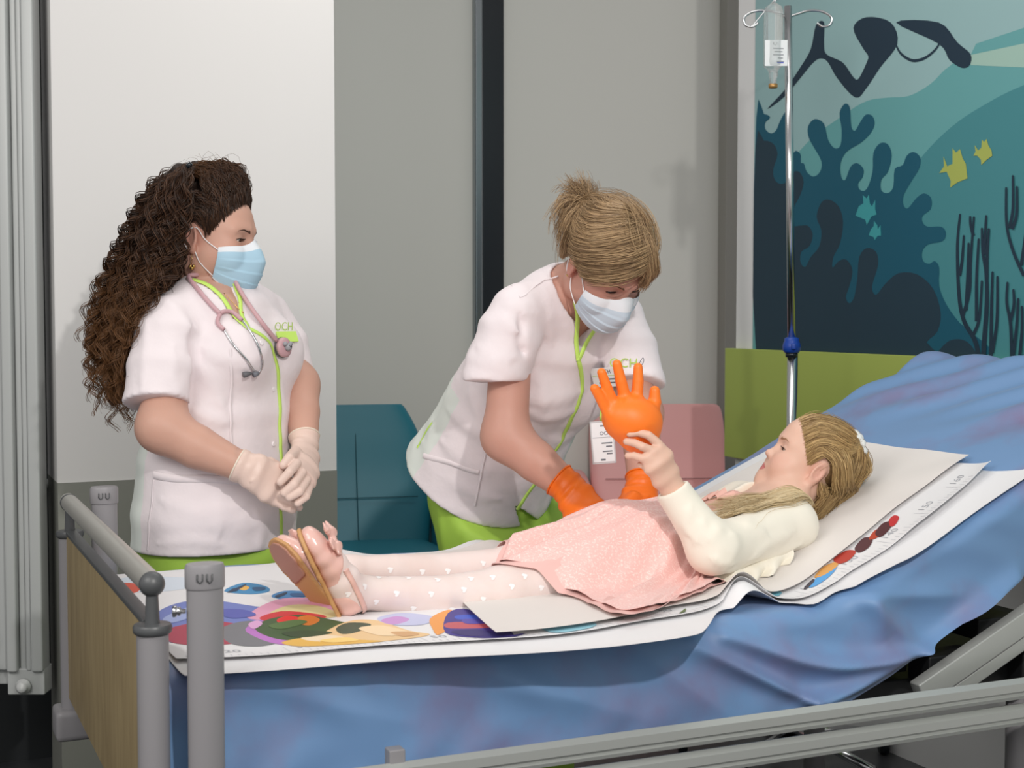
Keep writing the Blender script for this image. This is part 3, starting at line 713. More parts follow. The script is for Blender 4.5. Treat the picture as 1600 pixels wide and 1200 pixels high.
# growth chart
rn = [bed_at(x, y) for x, y in ((262, 1042), (430, 1034), (640, 1018), (860, 1004), (985, 985), (1090, 966))]
rn2 = [bed_at(x, y) for x, y in ((1165, 945), (1240, 947), (1330, 905), (1450, 825), (1550, 742))]
cg = np.array(sorted(rn + rn2)); cg = crom(cg, 8); tg = lambda a: float(np.interp(a, cg[:, 0], cg[:, 1]))
gend = bed_at(1548, 738)[0]
def lift_g(A, T, K, dn): 
    dn2 = T - np.vectorize(tn)(A)
    return lift_w(A, T, K, np.maximum(dn2, 0)) + .0035 + .004 * np.exp(-dn / .05) + .008 * np.exp(-dn / .05) * smooth01((A - 1.3) / .1) + .006 * np.exp(-(dn) / .04) * smooth01((A - gend + .09) / .09)
def chart_pt(a, dn, h=0.0):                     # on the printed chart, dn in from its near edge
    a = np.atleast_1d(np.asarray(a, float)); dn = np.atleast_1d(np.asarray(dn, float))
    tt = np.array([tg(x) for x in a]) + dn
    K = np.clip((tt - .05) / (TW - .15), 0, 1)
    return BS(a, tt, lift_g(a, tt, K, dn) + h)
A, D = np.meshgrid(np.linspace(.02, gend, 200), np.linspace(0, 1, 60) ** 1.3, indexing='ij')
tg0 = np.array([tg(a) for a in A[:, 0]])[:, None]; D = D * (TW - .16 - tg0)
G = chart_pt(A.ravel(), D.ravel()).reshape(A.shape + (3,))
gc = thick(G, .0006)
PC = [M['paper']]; pcol = {}
def pc(c):
    if c not in pcol: PC.append(mat('print_%d_%d_%d' % c, c, .5)); pcol[c] = len(PC) - 1
    return pcol[c]
_lay = [0]
def cpx(x, y): # pixel -> chart coordinates
    a, t = bed_at(x, y, .006); return a, t - tg(a)
def printed(pts, c, sm=True, n=5, px=True):
    """a printed colour patch; outline in picture columns/rows or chart (a, dn)"""
    _lay[0] += 1 if px else 0
    q = np.array(pts, float)
    if sm: q = crom(q, n, True)
    if px: q = np.array([cpx(x, y) for x, y in q])
    q[:, 1] = np.maximum(q[:, 1], .004); q[:, 0] = np.maximum(q[:, 0], .022)
    # subdivide so that the patch follows the paper
    bm = bmesh.new(); vs = [bm.verts.new((x, y, 0)) for x, y in q]
    try: bm.faces.new(vs)
    except ValueError: bm.free(); return
    bmesh.ops.triangulate(bm, faces=bm.faces)
    for _ in range(7):
        es = [e for e in bm.edges if e.calc_length() > .013]
        if es: bmesh.ops.subdivide_edges(bm, edges=es, cuts=1); bmesh.ops.triangulate(bm, faces=bm.faces)
    bm.verts.index_update(); w = chart_pt([v.co.x for v in bm.verts], [v.co.y for v in bm.verts], .0009 + _lay[0] * .00002)
    gc.cur = pc(c); up = []
    for f in bm.faces:
        id_ = [v.index for v in f.verts]; nn = np.cross(w[id_[1]] - w[id_[0]], w[id_[2]] - w[id_[0]]); up.append(id_ if nn[2] > 0 else id_[::-1])
    gc.add(w, up); bm.free()
GREY = (178, 180, 186); LG = (196, 198, 204)
def bar_(a0, a1, d0, d1, c): printed([(a0, d0), (a1, d0), (a1, d1), (a0, d1)], c, False, px=False)
# the ruler: find the scale from its printed 70 and 160
a70 = cpx(893, 1003)[0]; a160 = cpx(1492, 768)[0]; cm = (a160 - a70) / 90
for k in range(10 * 10, 165 * 10, 10):
    v = k / 10; a = a70 + (v - 70) * cm
    if a < .03 or a > gend - .01: continue
    L = .045 if v % 10 == 0 else (.022 if v % 5 == 0 else .014)
    bar_(a - .0005, a + .0005, .006, .006 + L, LG)
    if v % 10 == 0:
        vv, ff = text2d(str(int(v)), .026); w = chart_pt([a + .028 + x for x, y in vv], [.042 + y for x, y in vv], .0012)
        gc.cur = pc(GREY); gc.add(w, ff)
# printed picture: loose coloured shapes (no characters)
for pts, c in (
    ([(170, 912), (215, 902), (300, 905), (330, 912), (260, 925), (190, 925)], (214, 224, 236)),
    ([(178, 918), (196, 912), (218, 915), (215, 926), (190, 930)], (214, 84, 60)),
    ([(240, 965), (275, 945), (330, 940), (400, 950), (470, 958), (440, 985), (380, 1000), (300, 1010), (250, 1000)], (112, 128, 196)),
    ([(350, 925), (380, 913), (415, 918), (420, 926), (390, 930)], (60, 140, 190)), ([(372, 921), (382, 917), (390, 920), (382, 924)], (232, 180, 90)),
    ([(425, 935), (445, 925), (490, 928), (510, 937), (480, 944)], (66, 138, 196)), ([(470, 938), (482, 934), (490, 937), (482, 941)], (236, 190, 80)),
    ([(385, 966), (430, 940), (480, 936), (520, 946), (540, 962), (480, 965), (430, 972)], (226, 160, 190)),
    ([(420, 962), (455, 948), (500, 950), (530, 965), (480, 972), (440, 974)], (218, 206, 150)),
    ([(262, 985), (330, 972), (400, 985), (390, 1003), (320, 1012), (265, 1006)], (176, 60, 84)),
    ([(345, 985), (390, 972), (440, 985), (450, 1000), (410, 1012), (360, 1008)], (120, 122, 128)),
    ([(385, 990), (400, 975), (440, 968), (480, 985), (500, 1004), (440, 1010)], (190, 120, 200)),
    ([(405, 968), (440, 958), (490, 962), (510, 968), (470, 975), (430, 976)], (206, 52, 60)),
    ([(398, 985), (420, 970), (470, 964), (520, 972), (560, 982), (540, 1000), (480, 1004), (430, 1000)], (62, 92, 54)),
    ([(432, 972), (450, 965), (470, 970), (466, 980), (446, 981)], (226, 44, 44)), ([(466, 968), (485, 965), (500, 972), (486, 980), (470, 978)], (214, 120, 40)),
    ([(500, 1000), (540, 975), (590, 972), (640, 988), (672, 995), (630, 1004), (560, 1010)], (236, 200, 150)),
    ([(525, 985), (545, 976), (580, 978), (560, 990), (535, 994)], (66, 84, 66)),
    ([(440, 1006), (490, 998), (560, 1004), (600, 1008), (540, 1013), (470, 1014)], (232, 184, 90)),
    ([(470, 1000), (500, 994), (540, 1000), (500, 1006)], (244, 222, 190)),
    ([(590, 968), (630, 960), (680, 966), (660, 978), (610, 978)], (196, 200, 232)), ([(595, 972), (620, 965), (640, 970), (615, 978)], (200, 150, 210)),
    ([(672, 968), (700, 955), (712, 962), (700, 985), (684, 996), (676, 985)], (240, 160, 80)),
    ([(700, 960), (735, 955), (790, 985), (800, 1003), (740, 1002), (696, 992)], (62, 52, 140)), ([(700, 975), (760, 976), (780, 984), (704, 985)], (196, 90, 100)), ([(712, 964), (740, 963), (752, 969), (716, 970)], (60, 90, 200)),
    ([(356, 926), (384, 915), (380, 919), (362, 927)], (30, 60, 90)), ([(395, 920), (414, 920), (412, 924), (398, 925)], (40, 90, 130)), ([(360, 924), (366, 921), (372, 924), (366, 926)], (30, 60, 90)),
    ([(430, 933), (448, 927), (446, 931), (434, 936)], (30, 60, 90)), ([(455, 929), (485, 930), (480, 934), (458, 934)], (40, 96, 150)), ([(255, 968), (290, 952), (330, 948), (320, 958), (270, 975)], (160, 176, 222)), ([(340, 955), (380, 955), (400, 964), (360, 968)], (86, 96, 178)),
    ([(300, 985), (330, 978), (350, 986), (320, 994)], (120, 40, 70)), ([(420, 980), (460, 972), (480, 976), (440, 986)], (84, 116, 66)), ([(440, 992), (480, 988), (520, 992), (470, 999)], (48, 74, 46)), ([(388, 978), (402, 972), (410, 978), (396, 986)], (222, 168, 214)), 
    ([(560, 985), (600, 980), (640, 992), (600, 998)], (246, 218, 178)), ([(610, 991), (640, 990), (655, 995), (630, 999)], (214, 168, 120)), ([(500, 1004), (540, 1000), (560, 1006), (520, 1009)], (250, 214, 130)), ([(725, 970), (770, 972), (776, 977), (730, 978)], (84, 74, 170)), ([(705, 990), (750, 988), (790, 1000), (730, 999)], (44, 40, 110)),
    ([(845, 985), (880, 976), (930, 978), (920, 988), (870, 995)], (160, 210, 226)), ([(780, 1003), (820, 995), (800, 1003)], (70, 60, 140)),
    ([(1052, 978), (1064, 962), (1072, 956), (1068, 970), (1058, 982)], (92, 116, 70)),
    ([(1196, 934), (1216, 926), (1222, 930), (1206, 940)], (120, 190, 210)),
    ([(1266, 920), (1290, 895), (1310, 884), (1306, 898), (1280, 918)], (84, 164, 228)), ([(1275, 904), (1290, 888), (1312, 880), (1308, 892), (1285, 904)], (224, 164, 90)),
    ([(1305, 876), (1325, 862), (1340, 864), (1330, 878), (1315, 884)], (186, 62, 48)), ([(1338, 858), (1352, 842), (1366, 844), (1360, 858), (1345, 866)], (86, 46, 52)), ([(1360, 845), (1368, 832), (1380, 828), (1374, 842)], (184, 66, 40)),
    ([(1370, 835), (1382, 820), (1398, 818), (1392, 832), (1378, 842)], (84, 40, 46)), ([(1392, 815), (1400, 808), (1408, 812), (1402, 824), (1394, 826)], (196, 44, 48)), ([(1258, 922), (1272, 908), (1275, 912), (1262, 924)], (70, 64, 74))):
    printed(pts, c, n=4)
go = gc.build('growth_chart', PC, None, True, 50)
tag(go, 'printed growth chart poster with ruler numbers and coloured pictures under the girl', 'poster')
# thin tissue sheet between girl and chart
tA = [cpx(732, 962), cpx(775, 1001), cpx(940, 982), cpx(1055, 960)]
tsn = crom(np.array([(775, 1001), (860, 990), (960, 974), (1060, 952), (1160, 938), (1240, 922), (1300, 880), (1400, 800), (1520, 716)], float), 6)
te = np.array([(lambda r: (r[0], r[1]))(bed_at(x, y, .01)) for x, y in tsn]); te = te[np.argsort(te[:, 0])]
tend = bed_at(1522, 717, .01)[0]
te0 = te[0, 0]
tedge = lambda a: float(np.interp(a, te[:, 0], te[:, 1]))
cA, cB = bed_at(775, 1001, .01), bed_at(730, 954, .01)
I_, K = np.meshgrid(np.linspace(0, 1, 150), np.linspace(0, 1, 50), indexing='ij')
an_ = cA[0] + (tend - cA[0]) * I_; T0 = np.array([tedge(a) for a in an_[:, 0]])[:, None]; TF = (TW - .12); T = T0 + (TF - T0) * K
A = an_ + (cB[0] - cA[0]) / (cB[1] - cA[1]) * (T - T0) * (1 - I_); te0 = cA[0]
TG = np.array([tg(a) for a in A[:, 0]])[:, None]
Hh = lift_g(A, T, np.clip((T - .05) / (TW - .15), 0, 1), np.maximum(T - TG, 0)) + .0065 + .003 * np.exp(-(A - te0) / .05) + .0018 * wv(A, T, 22, 4) * smooth01((A - 1.0) / .2) + .002
to = thick(BS(A, T, Hh), .0004).build('tissue_sheet', mat('tissue_paper', (238, 232, 228), .6, alpha=.86), None, True, 50)
tag(to, 'thin translucent tissue sheet between the girl and the growth chart', 'tissue sheet')
# ================================================================== people: shared parts
f32 = lambda a: np.asarray(a, np.float32)
def basis(O, yaw, pitch, roll=0.0):
    """head/body axes at O: yaw = degrees turned from facing the camera towards picture right, pitch = degrees looking up; columns right, front, up"""
    tc = CAM - np.asarray(O); tc[2] = 0; tc = nrm(tc); ir = V3(-tc[1], tc[0], 0)
    y, p, r = map(math.radians, (yaw, pitch, roll))
    h = math.sin(y) * ir + math.cos(y) * tc
    f = math.cos(p) * h + math.sin(p) * BZ; u = math.cos(p) * BZ - math.sin(p) * h; x = np.cross(f, u)
    u2 = math.cos(r) * u + math.sin(r) * x; x2 = np.cross(f, u2)
    return np.stack([x2, f, u2], 1)
def local(fn, O, R, s=1.0):
    O = f32(O); R = f32(R)
    return lambda p: s * fn(((p - O) @ R) / s)
def toW(q, O, R, s=1.0): return np.asarray(O) + (np.asarray(q, float) * s) @ np.asarray(R).T
EX, EY, EZ = .0315, .0735, .012                # eye centres
def rotx(a): c, s = math.cos(a), math.sin(a); return np.array([[1, 0, 0], [0, c, -s], [0, s, c]])
def rotz(a): c, s = math.cos(a), math.sin(a); return np.array([[c, -s, 0], [s, c, 0], [0, 0, 1]])
def head_sdf(gap=.0045, drop=.001, jaw=1.0, child=0.0, lips=True):
    k = .014
    base = U(ell((0, -.006, .044), (.0735 + .003 * child, .094, .082)), ell((0, .036, .005), (.062, .058, .075)),
             ell((0, .028, -.05), (.052 * jaw, .058, .048)), ell((0, .066, -.076), (.026 * jaw, .028, .026)),
             ell((.034, .056, -.028), (.028, .03, .03)), ell((-.034, .056, -.028), (.028, .03, .03)),
             ell((.05 * jaw, -.002, -.052), (.016, .028, .034)), ell((-.05 * jaw, -.002, -.052), (.016, .028, .034)), k=.03)
    brow = U(cone((.012, .086, .03), (.042, .07, .03), .0085), cone((-.012, .086, .03), (-.042, .07, .03), .0085))
    base = U(base, brow, k=.02)
    sock = U(ell((EX, .101, EZ + .002), (.019, .017, .0125)), ell((-EX, .101, EZ + .002), (.019, .017, .0125)))
    base = SUB(base, sock, .016)
    if child:
        base = U(base, ell((0, .050, .060), (.052, .043, .046)), ell((.037, .050, -.036), (.029, .035, .033)), ell((-.037, .050, -.036), (.029, .035, .033)), ell((0, .076, -.080), (.021, .021, .019)), k=.02)
        nose = U(chain([(0, .080, .022), (0, .0865, .006), (0, .0935, -.006), (0, .1015, -.0165)], [.0075, .0075, .0080, .0092]), ell((.0105, .092, -.0205), (.0078, .011, .0070)), ell((-.0105, .092, -.0205), (.0078, .011, .0070)), k=.008); nz = (.0985, -.0265)
    else:
        nose = U(chain([(0, .083, .026), (0, .092, .008), (0, .104, -.012), (0, .113, -.025)], [.0075, .0078, .0088, .0098]), ell((.0115, .1, -.029), (.0082, .012, .0078)), ell((-.0115, .1, -.029), (.0082, .012, .0078)), k=.008); nz = (.108, -.0365)
    base = U(base, nose, k=.011)
    base = SUB(base, U(ell((.006, nz[0], nz[1]), (.0034, .0055, .0032)), ell((-.006, nz[0], nz[1]), (.0034, .0055, .0032))), .003)
    if lips:
        up = U(chain([(0, .0945, -.0565), (.011, .0925, -.0565), (.023, .083, -.0605)], [.0052, .0048, .002]), chain([(0, .0945, -.0565), (-.011, .0925, -.0565), (-.023, .083, -.0605)], [.0052, .0048, .002]))
        lo = U(chain([(0, .0925, -.067), (.011, .0905, -.0665), (.022, .083, -.0615)], [.0062, .0054, .002]), chain([(0, .0925, -.067), (-.011, .0905, -.0665), (-.022, .083, -.0615)], [.0062, .0054, .002]))
        if child:
            sh_ = f32((0, -.001, .0085)); up, lo = (lambda p, g=up: g(p - sh_)), (lambda p, g=lo: g(p - sh_))
        muzzle = ell((0, .066, -.058 + .006 * child), (.031, .027, .024))
        base = U(base, muzzle, k=.02); base = U(base, up, lo, k=.004)
        slit = U(chain([(0, .103, -.0618), (.012, .1, -.0612), (.026, .088, -.0612)], [.0016, .0014, .0008]), chain([(0, .103, -.0618), (-.012, .1, -.0612), (-.026, .088, -.0612)], [.0016, .0014, .0008]))
        if child: slit = (lambda p, g=slit: g(p - sh_))
        base = SUB(base, slit, .002)
    lids = U(ell((EX, EY - .001, EZ), (.0155, .0142, .0142)), ell((-EX, EY - .001, EZ), (.0155, .0142, .0142)))
    base = U(base, lids, k=.006)
    def slitf(p):                              # almond opening between the lids
        out = np.full(len(p), 1., np.float32)
        for s in (-1, 1):
            x = (p[:, 0] - s * EX); z = p[:, 2] - (EZ - drop - .10 * s * x * 0)
            hh = gap * np.clip(1 - (x / .0145) ** 2, 0, 1) ** .8
            d = np.maximum(np.abs(z) - hh, .071 + .0 - p[:, 1] + 0)
            out = np.minimum(out, np.maximum(d, np.abs(x) - .0142))
        return out
    if gap > 0: base = SUB(base, slitf, .001)
    ears = []
    for s in (-1, 1):
        Re = rotz(s * -.42) @ rotx(.22)
        Re = Re.T
        e = ell((s * .0745, -.010, .002), (.0075, .0185, .031), Re)
        e = U(e, ell((s * .071, -.003, -.023), (.006, .009, .011), Re), k=.008)
        e = SUB(e, ell((s * .083, -.0085, .004), (.0065, .0125, .0225), Re), .004)
        e = U(e, ell((s * .0735, -.006, -.003), (.004, .006, .009), Re), k=.004)
        e = U(e, ell((s * .076, .003, -.004), (.0035, .004, .006)), k=.004)
        ears.append(e)
    return U(base, *ears, k=.005)
def skin_col(O, R, s, base, lip=(188, 92, 92), blush=(222, 140, 128), bl=.35, browc=None, extra=None, lz=0.0):
    b, l, c = (np.array(lin(x)) for x in (base, lip, blush))
    def f(v):
        q = ((v - O) @ R) / s; n = len(v)
        out = np.tile(b, (n, 1))
        def mix(m, col): out[:] = out * (1 - m[:, None]) + col * m[:, None]
        g = lambda c_, r: np.exp(-np.sum(((q - c_) / r) ** 2, 1))
        m = bl * np.maximum.reduce([g(V3(x, .065, -.022), (.026, .03, .022)) for x in (-.04, .04)] + [.7 * g(V3(0, .113, -.026), (.014, .012, .012))] + [.9 * g(V3(x, -.01, 0), (.016, .026, .036)) for x in (-.078, .078)])
        mix(np.clip(m, 0, 1), c)
        ax = np.abs(q[:, 0])
        zc = -.0615 + lz + .0 * ax; h = np.interp(ax, [0, .004, .011, .019, .0235], [.0098, .0108, .0095, .005, .0])
        m = smooth01((h - np.abs(q[:, 2] - zc)) / .0025) * (q[:, 1] > .07) * (ax < .025)
        mix(m * .9, l)
        if extra is not None:
            for m, col in extra(q): mix(m, np.array(lin(col)))
        return out
    return f
def eyeballs(parent, O, R, s, look, iris=(70, 45, 30)):
    for sg in (-1, 1):
        c = toW((sg * EX, EY - .0012, EZ), O, R, s); d = nrm(look); mb = MB()
        n = 20; prof = []; idx = []
        for i in range(n + 1):
            a = PI * i / n; prof.append((max(.0129 * s * math.sin(a), 1e-6), .0129 * s * math.cos(a) + (.0008 * s if a < .42 else 0)))
        mb.lathe(c, d, prof, 24)
        o = mb.build('eye', [M['eye_white'], mat('iris', iris, .1), M['pupil']], parent)
        for p in o.data.polygons:
            v = Vector(p.center) - Vector(tuple(c)); a = v.angle(Vector(tuple(d)), 0)
            p.material_index = 2 if a < .2 else (1 if a < .46 else 0)
def mask_mesh(name, parent, skin_fn, O, R, s, top=-.004, bot=-.112, half=62, m=None, puff=.006):
    """pleated face mask wrapped over nose and chin"""
    nu, nv = 61, 50; G = np.zeros((nv, nu, 3))
    for j in range(nv):
        v = j / (nv - 1)
        for i in range(nu):
            a = math.radians(-half + 2 * half * i / (nu - 1)); ca = math.cos(a); e = abs(a) / math.radians(half)
            z = top * (1 - v) + bot * v
            z = z + (.016 * math.exp(-(a / .25) ** 2) * (1 - v) ** 3) - .012 * e ** 2 * (1 - v) + .032 * e ** 2 * v ** 1.5
            yc = .018; rad = .112
            G[j, i] = (rad * math.sin(a), yc + rad * ca, z)
    W = toW(G.reshape(-1, 3), O, R, s)
    ax = toW((0, .015, -.055), O, R, s)
    L = G.reshape(-1, 3)
    # pull each point towards the axis until it touches the smoothed face
    inner = toW(np.stack([L[:, 0] * .15, np.full(len(L), .01), L[:, 2] * .75 - .014], 1), O, R, s)
    D = inner - W; ln = np.linalg.norm(D, axis=1, keepdims=True); D /= ln
    soft = smooth_face(O, R, s)
    t = np.zeros(len(W))
    for _ in range(60):
        d = np.minimum(soft((W + D * t[:, None]).astype(np.float32)), skin_fn((W + D * t[:, None]).astype(np.float32)) - .0015)
        t = np.minimum(t + .6 * (d - .002 * s), ln[:, 0] * .95)
    W = W + D * t[:, None]
    W = W.reshape(nv, nu, 3)
    v = np.linspace(0, 1, nv); e = np.abs(np.linspace(-1, 1, nu))
    saw = np.zeros(nv)
    for c in (.30, .52, .72): saw += .0028 * s * np.clip((v - c) / .012, -0, 1) * np.exp(-np.clip(v - c, 0, 1) / .09)
    pu = puff * s * np.sin(PI * np.clip(v, 0, 1)) ** .8
    disp = (saw[:, None] * 1.0 + pu[:, None]) * (1 - e[None] ** 3) + .0012 * s
    W = W - D.reshape(nv, nu, 3) * disp[..., None]
    mb = thick(W, .0009)
    o = mb.build(name, m, parent, True, 60)
    return o, W
def smooth_face(O, R, s):
    return local(U(ell((0, .012, .0), (.0725, .08, .1)), ell((0, .045, -.055), (.05, .055, .055)), ell((0, .09, -.03), (.014, .03, .03)), ell((0, .068, -.08), (.024, .03, .026)), k=.04), O, R, s)
def resample(pl, n):
    pl = np.asarray(pl, float); d = np.concatenate([[0], np.cumsum(np.linalg.norm(np.diff(pl, axis=0), axis=1))]); t = np.linspace(0, d[-1], n)
    return np.stack([np.interp(t, d, pl[:, i]) for i in range(3)], 1)
def strands(name, guides, n, m, parent, w=.0011, seg=18, spread=.006, curl=None, push=None, lift=(.001, .006), seed=1, taper=.3, jl=.15, closed=False, wav=0.0, sides=3, clump=1, clumpr=.003, avoid=None):
    r = np.random.default_rng(seed); n0 = n; n = max(n // clump, 1)
    g = np.stack([resample(crom(np.asarray(q), 6), seg) for q in guides])
    ng = len(g); x = r.uniform(0, ng if closed else ng - 1 - 1e-6, n); i0 = x.astype(int); fr = (x - i0)[:, None, None]
    S = g[i0 % ng] * (1 - fr) + g[(i0 + 1) % ng] * fr
    # vary the length
    L = 1 - r.uniform(0, jl, n); tt = np.linspace(0, 1, seg)
    for k in range(n):
        if jl: q = tt * L[k] * (seg - 1); a = np.minimum(q.astype(int), seg - 2); f_ = (q - a)[:, None]; S[k] = S[k][a] * (1 - f_) + S[k][a + 1] * f_
    off = r.normal(size=(n, 1, 3)); sp = spread if not callable(spread) else 1
    env = (.35 + .65 * tt) if not callable(spread) else spread(tt)
    S = S + off * sp * env[None, :, None]
    T = np.gradient(S, axis=1); T /= np.maximum(np.linalg.norm(T, axis=2, keepdims=True), 1e-9)
    ref = nrm(r.normal(size=3)); A = np.cross(T, ref); A /= np.maximum(np.linalg.norm(A, axis=2, keepdims=True), 1e-6); Bn = np.cross(T, A)
    if curl:
        rad, pitch = curl[0] * r.uniform(.5, 1.3, (n, 1)), curl[1] * r.uniform(.7, 1.4, (n, 1))
        ln = np.concatenate([np.zeros((n, 1)), np.cumsum(np.linalg.norm(np.diff(S, axis=1), axis=2), axis=1)], 1)
        ph = ln / pitch * 2 * PI * np.where(r.uniform(size=(n, 1)) < .5, 1, -1) + r.uniform(0, 6.28, (n, 1)); en = np.clip(tt * 4, 0, 1)[None]
        S = S + (rad * en * np.cos(ph))[..., None] * A + (rad * en * np.sin(ph))[..., None] * Bn
    if clump > 1:
        S = np.repeat(S, clump, 0); n = len(S); S = S + r.normal(size=(n, 1, 3)) * clumpr + .35 * clumpr * np.cumsum(r.normal(size=S.shape), 1) / math.sqrt(seg)
        A = np.repeat(A, clump, 0)
    if wav:
        ph = r.uniform(0, 6.28, (n, 1)); S = S + (wav * np.sin(tt[None] * r.uniform(4, 11, (n, 1)) + ph) * np.clip(tt * 3, 0, 1))[..., None] * A
    if avoid is not None:
        ok = (avoid(S.reshape(-1, 3).astype(np.float32)).reshape(n, seg) > 0).all(1); S = S[ok]; n = len(S)
    if push is not None:
        li = r.uniform(*lift, n)[:, None] * np.minimum(1, .1 + tt * 4)[None]; q = S.reshape(-1, 3).astype(np.float32)
        for _ in range(2):
            d = push(q); q = q + (np.maximum(li.ravel() - d, 0))[:, None] * grad(push, q)
        S = q.reshape(n, seg, 3).astype(float)
    T = np.gradient(S, axis=1); T /= np.maximum(np.linalg.norm(T, axis=2, keepdims=True), 1e-9)
    A = np.cross(T, ref); A /= np.maximum(np.linalg.norm(A, axis=2, keepdims=True), 1e-6); Bn = np.cross(T, A)
    ww = w * r.uniform(.6, 1.3, (n, 1)) * (1 - (1 - taper) * tt[None] ** 2) * np.clip(tt[None] * 7 + .35, 0, 1)
    ang = np.arange(sides) * 2 * PI / sides
    V = S[:, :, None] + ww[..., None, None] * (np.cos(ang)[None, None, :, None] * A[:, :, None] + np.sin(ang)[None, None, :, None] * Bn[:, :, None])
    base = (np.arange(n) * seg * sides)[:, None, None]; ii = (np.arange(seg - 1) * sides)[None, :, None]; jj = np.arange(sides)[None, None, :]
    j2 = (jj + 1) % sides
    Qd = np.stack([base + ii + jj, base + ii + j2, base + ii + sides + j2, base + ii + sides + jj], -1).reshape(-1, 4)
    val = np.repeat(r.uniform(0, 1, n), seg * sides)
    tv = np.tile(np.repeat(tt, sides), n)
    o = quadmesh(name, V.reshape(-1, 3), Qd, m, parent)
    a = o.data.color_attributes.new('Col', 'FLOAT_COLOR', 'POINT')
    a.data.foreach_set('color', np.stack([val, tv, val, np.ones_like(val)], 1).astype(np.float32).ravel())
    return o
def hair_mat(name, dark, light, tip=None, rough=.42):
    m = mat(name, dark, rough, aniso=.0, spec=.35); nt = m.node_tree; L = nt.links; b = nt.nodes['Principled BSDF']
    at = nt.nodes.new('ShaderNodeAttribute'); at.attribute_name = 'Col'; sp = nt.nodes.new('ShaderNodeSeparateColor'); L.new(at.outputs['Color'], sp.inputs['Color'])
    r = nt.nodes.new('ShaderNodeValToRGB'); r.color_ramp.elements[0].color = lin(dark); r.color_ramp.elements[1].color = lin(light); L.new(sp.outputs['Red'], r.inputs['Fac'])
    out = r.outputs['Color']
    if tip:
        x = nt.nodes.new('ShaderNodeMix'); x.data_type = 'RGBA'; x.inputs['B'].default_value = lin(tip)
        mr = nt.nodes.new('ShaderNodeMapRange'); mr.inputs['From Min'].default_value = .45; mr.inputs['To Max'].default_value = .8; L.new(sp.outputs['Green'], mr.inputs['Value'])
        L.new(mr.outputs['Result'], x.inputs['Factor']); L.new(out, x.inputs['A']); out = x.outputs['Result']
    L.new(out, b.inputs['Base Color']); return m
def strip(name, pts, w, th, fn, m, parent, off=.0006, n=4, nrmfn=None):   # flat ribbon lying on a surface
    q = crom(np.asarray(pts), n); q = snap(fn, q, off); N = grad(nrmfn or fn, q, .006).astype(float)
    T = np.gradient(q, axis=0); T /= np.maximum(np.linalg.norm(T, axis=1, keepdims=True), 1e-9); Bn = np.cross(T, N); Bn /= np.maximum(np.linalg.norm(Bn, axis=1, keepdims=True), 1e-9)
    ww = np.broadcast_to(np.asarray(w, float), (len(q),))[:, None] / 2
    rows = np.stack([q - Bn * ww, q - Bn * ww * .85 + N * th, q + Bn * ww * .85 + N * th, q + Bn * ww], 1)
    return MB().grid(rows).build(name, m, parent)
def onto(name, fn, c, N, X, hw, hh, th, m, parent=None, mbf=None):        # small plate (label, badge)
    N = nrm(N); X = nrm(np.asarray(X) - N * (np.asarray(X) @ N)); Y = np.cross(N, X)
    mb = MB(); mb.box(c, X, Y, N, hw, hh, th, min(th * .6, hh * .3))
    if mbf: mbf(mb, np.asarray(c) + N * (th + .0003), X, Y)
    return mb.build(name, m, parent, False)
M['eye_white'] = mat('eye_white', (226, 218, 212), .15); M['pupil'] = mat('pupil', (12, 10, 10), .08)
M['skin'] = mat('skin', (222, 176, 154), .5, sss=.1, attr=True, bump=(220, .22, .0009), spec=.4)
M['tunic'] = mat('white_tunic_cotton', (233, 223, 226), .75, bump=(13, .35, .012), sheen=.1)
M['tunic_panel'] = mat('pale_green_panel', (222, 228, 222), .75, bump=(700, .06, .0005))
M['lime'] = mat('lime_piping', (196, 232, 108), .6)
M['trousers'] = mat('lime_trousers', (164, 202, 78), .7, bump=(60, .1, .002))
M['button'] = mat('button', (238, 232, 234), .3)
M['mask'] = mat('mask_blue', (168, 202, 222), .65, bump=(900, .05, .0003)); M['mask_edge'] = mat('mask_white_edge', (226, 230, 236), .65)
M['loop'] = mat('ear_loop', (238, 238, 240), .6); M['gold'] = mat('gold', (214, 178, 110), .25, 1)
M['lash'] = mat('lash', (34, 24, 22), .6); M['navy_print'] = mat('navy_print', (34, 46, 74), .6); M['card'] = mat('card_white', (232, 231, 233), .4)
M['ink_grey'] = mat('ink_grey', (110, 112, 120), .6); M['lime_print'] = mat('lime_print', (176, 206, 92), .6)
M['shoe_white'] = mat('shoe_white', (225, 225, 225), .4)
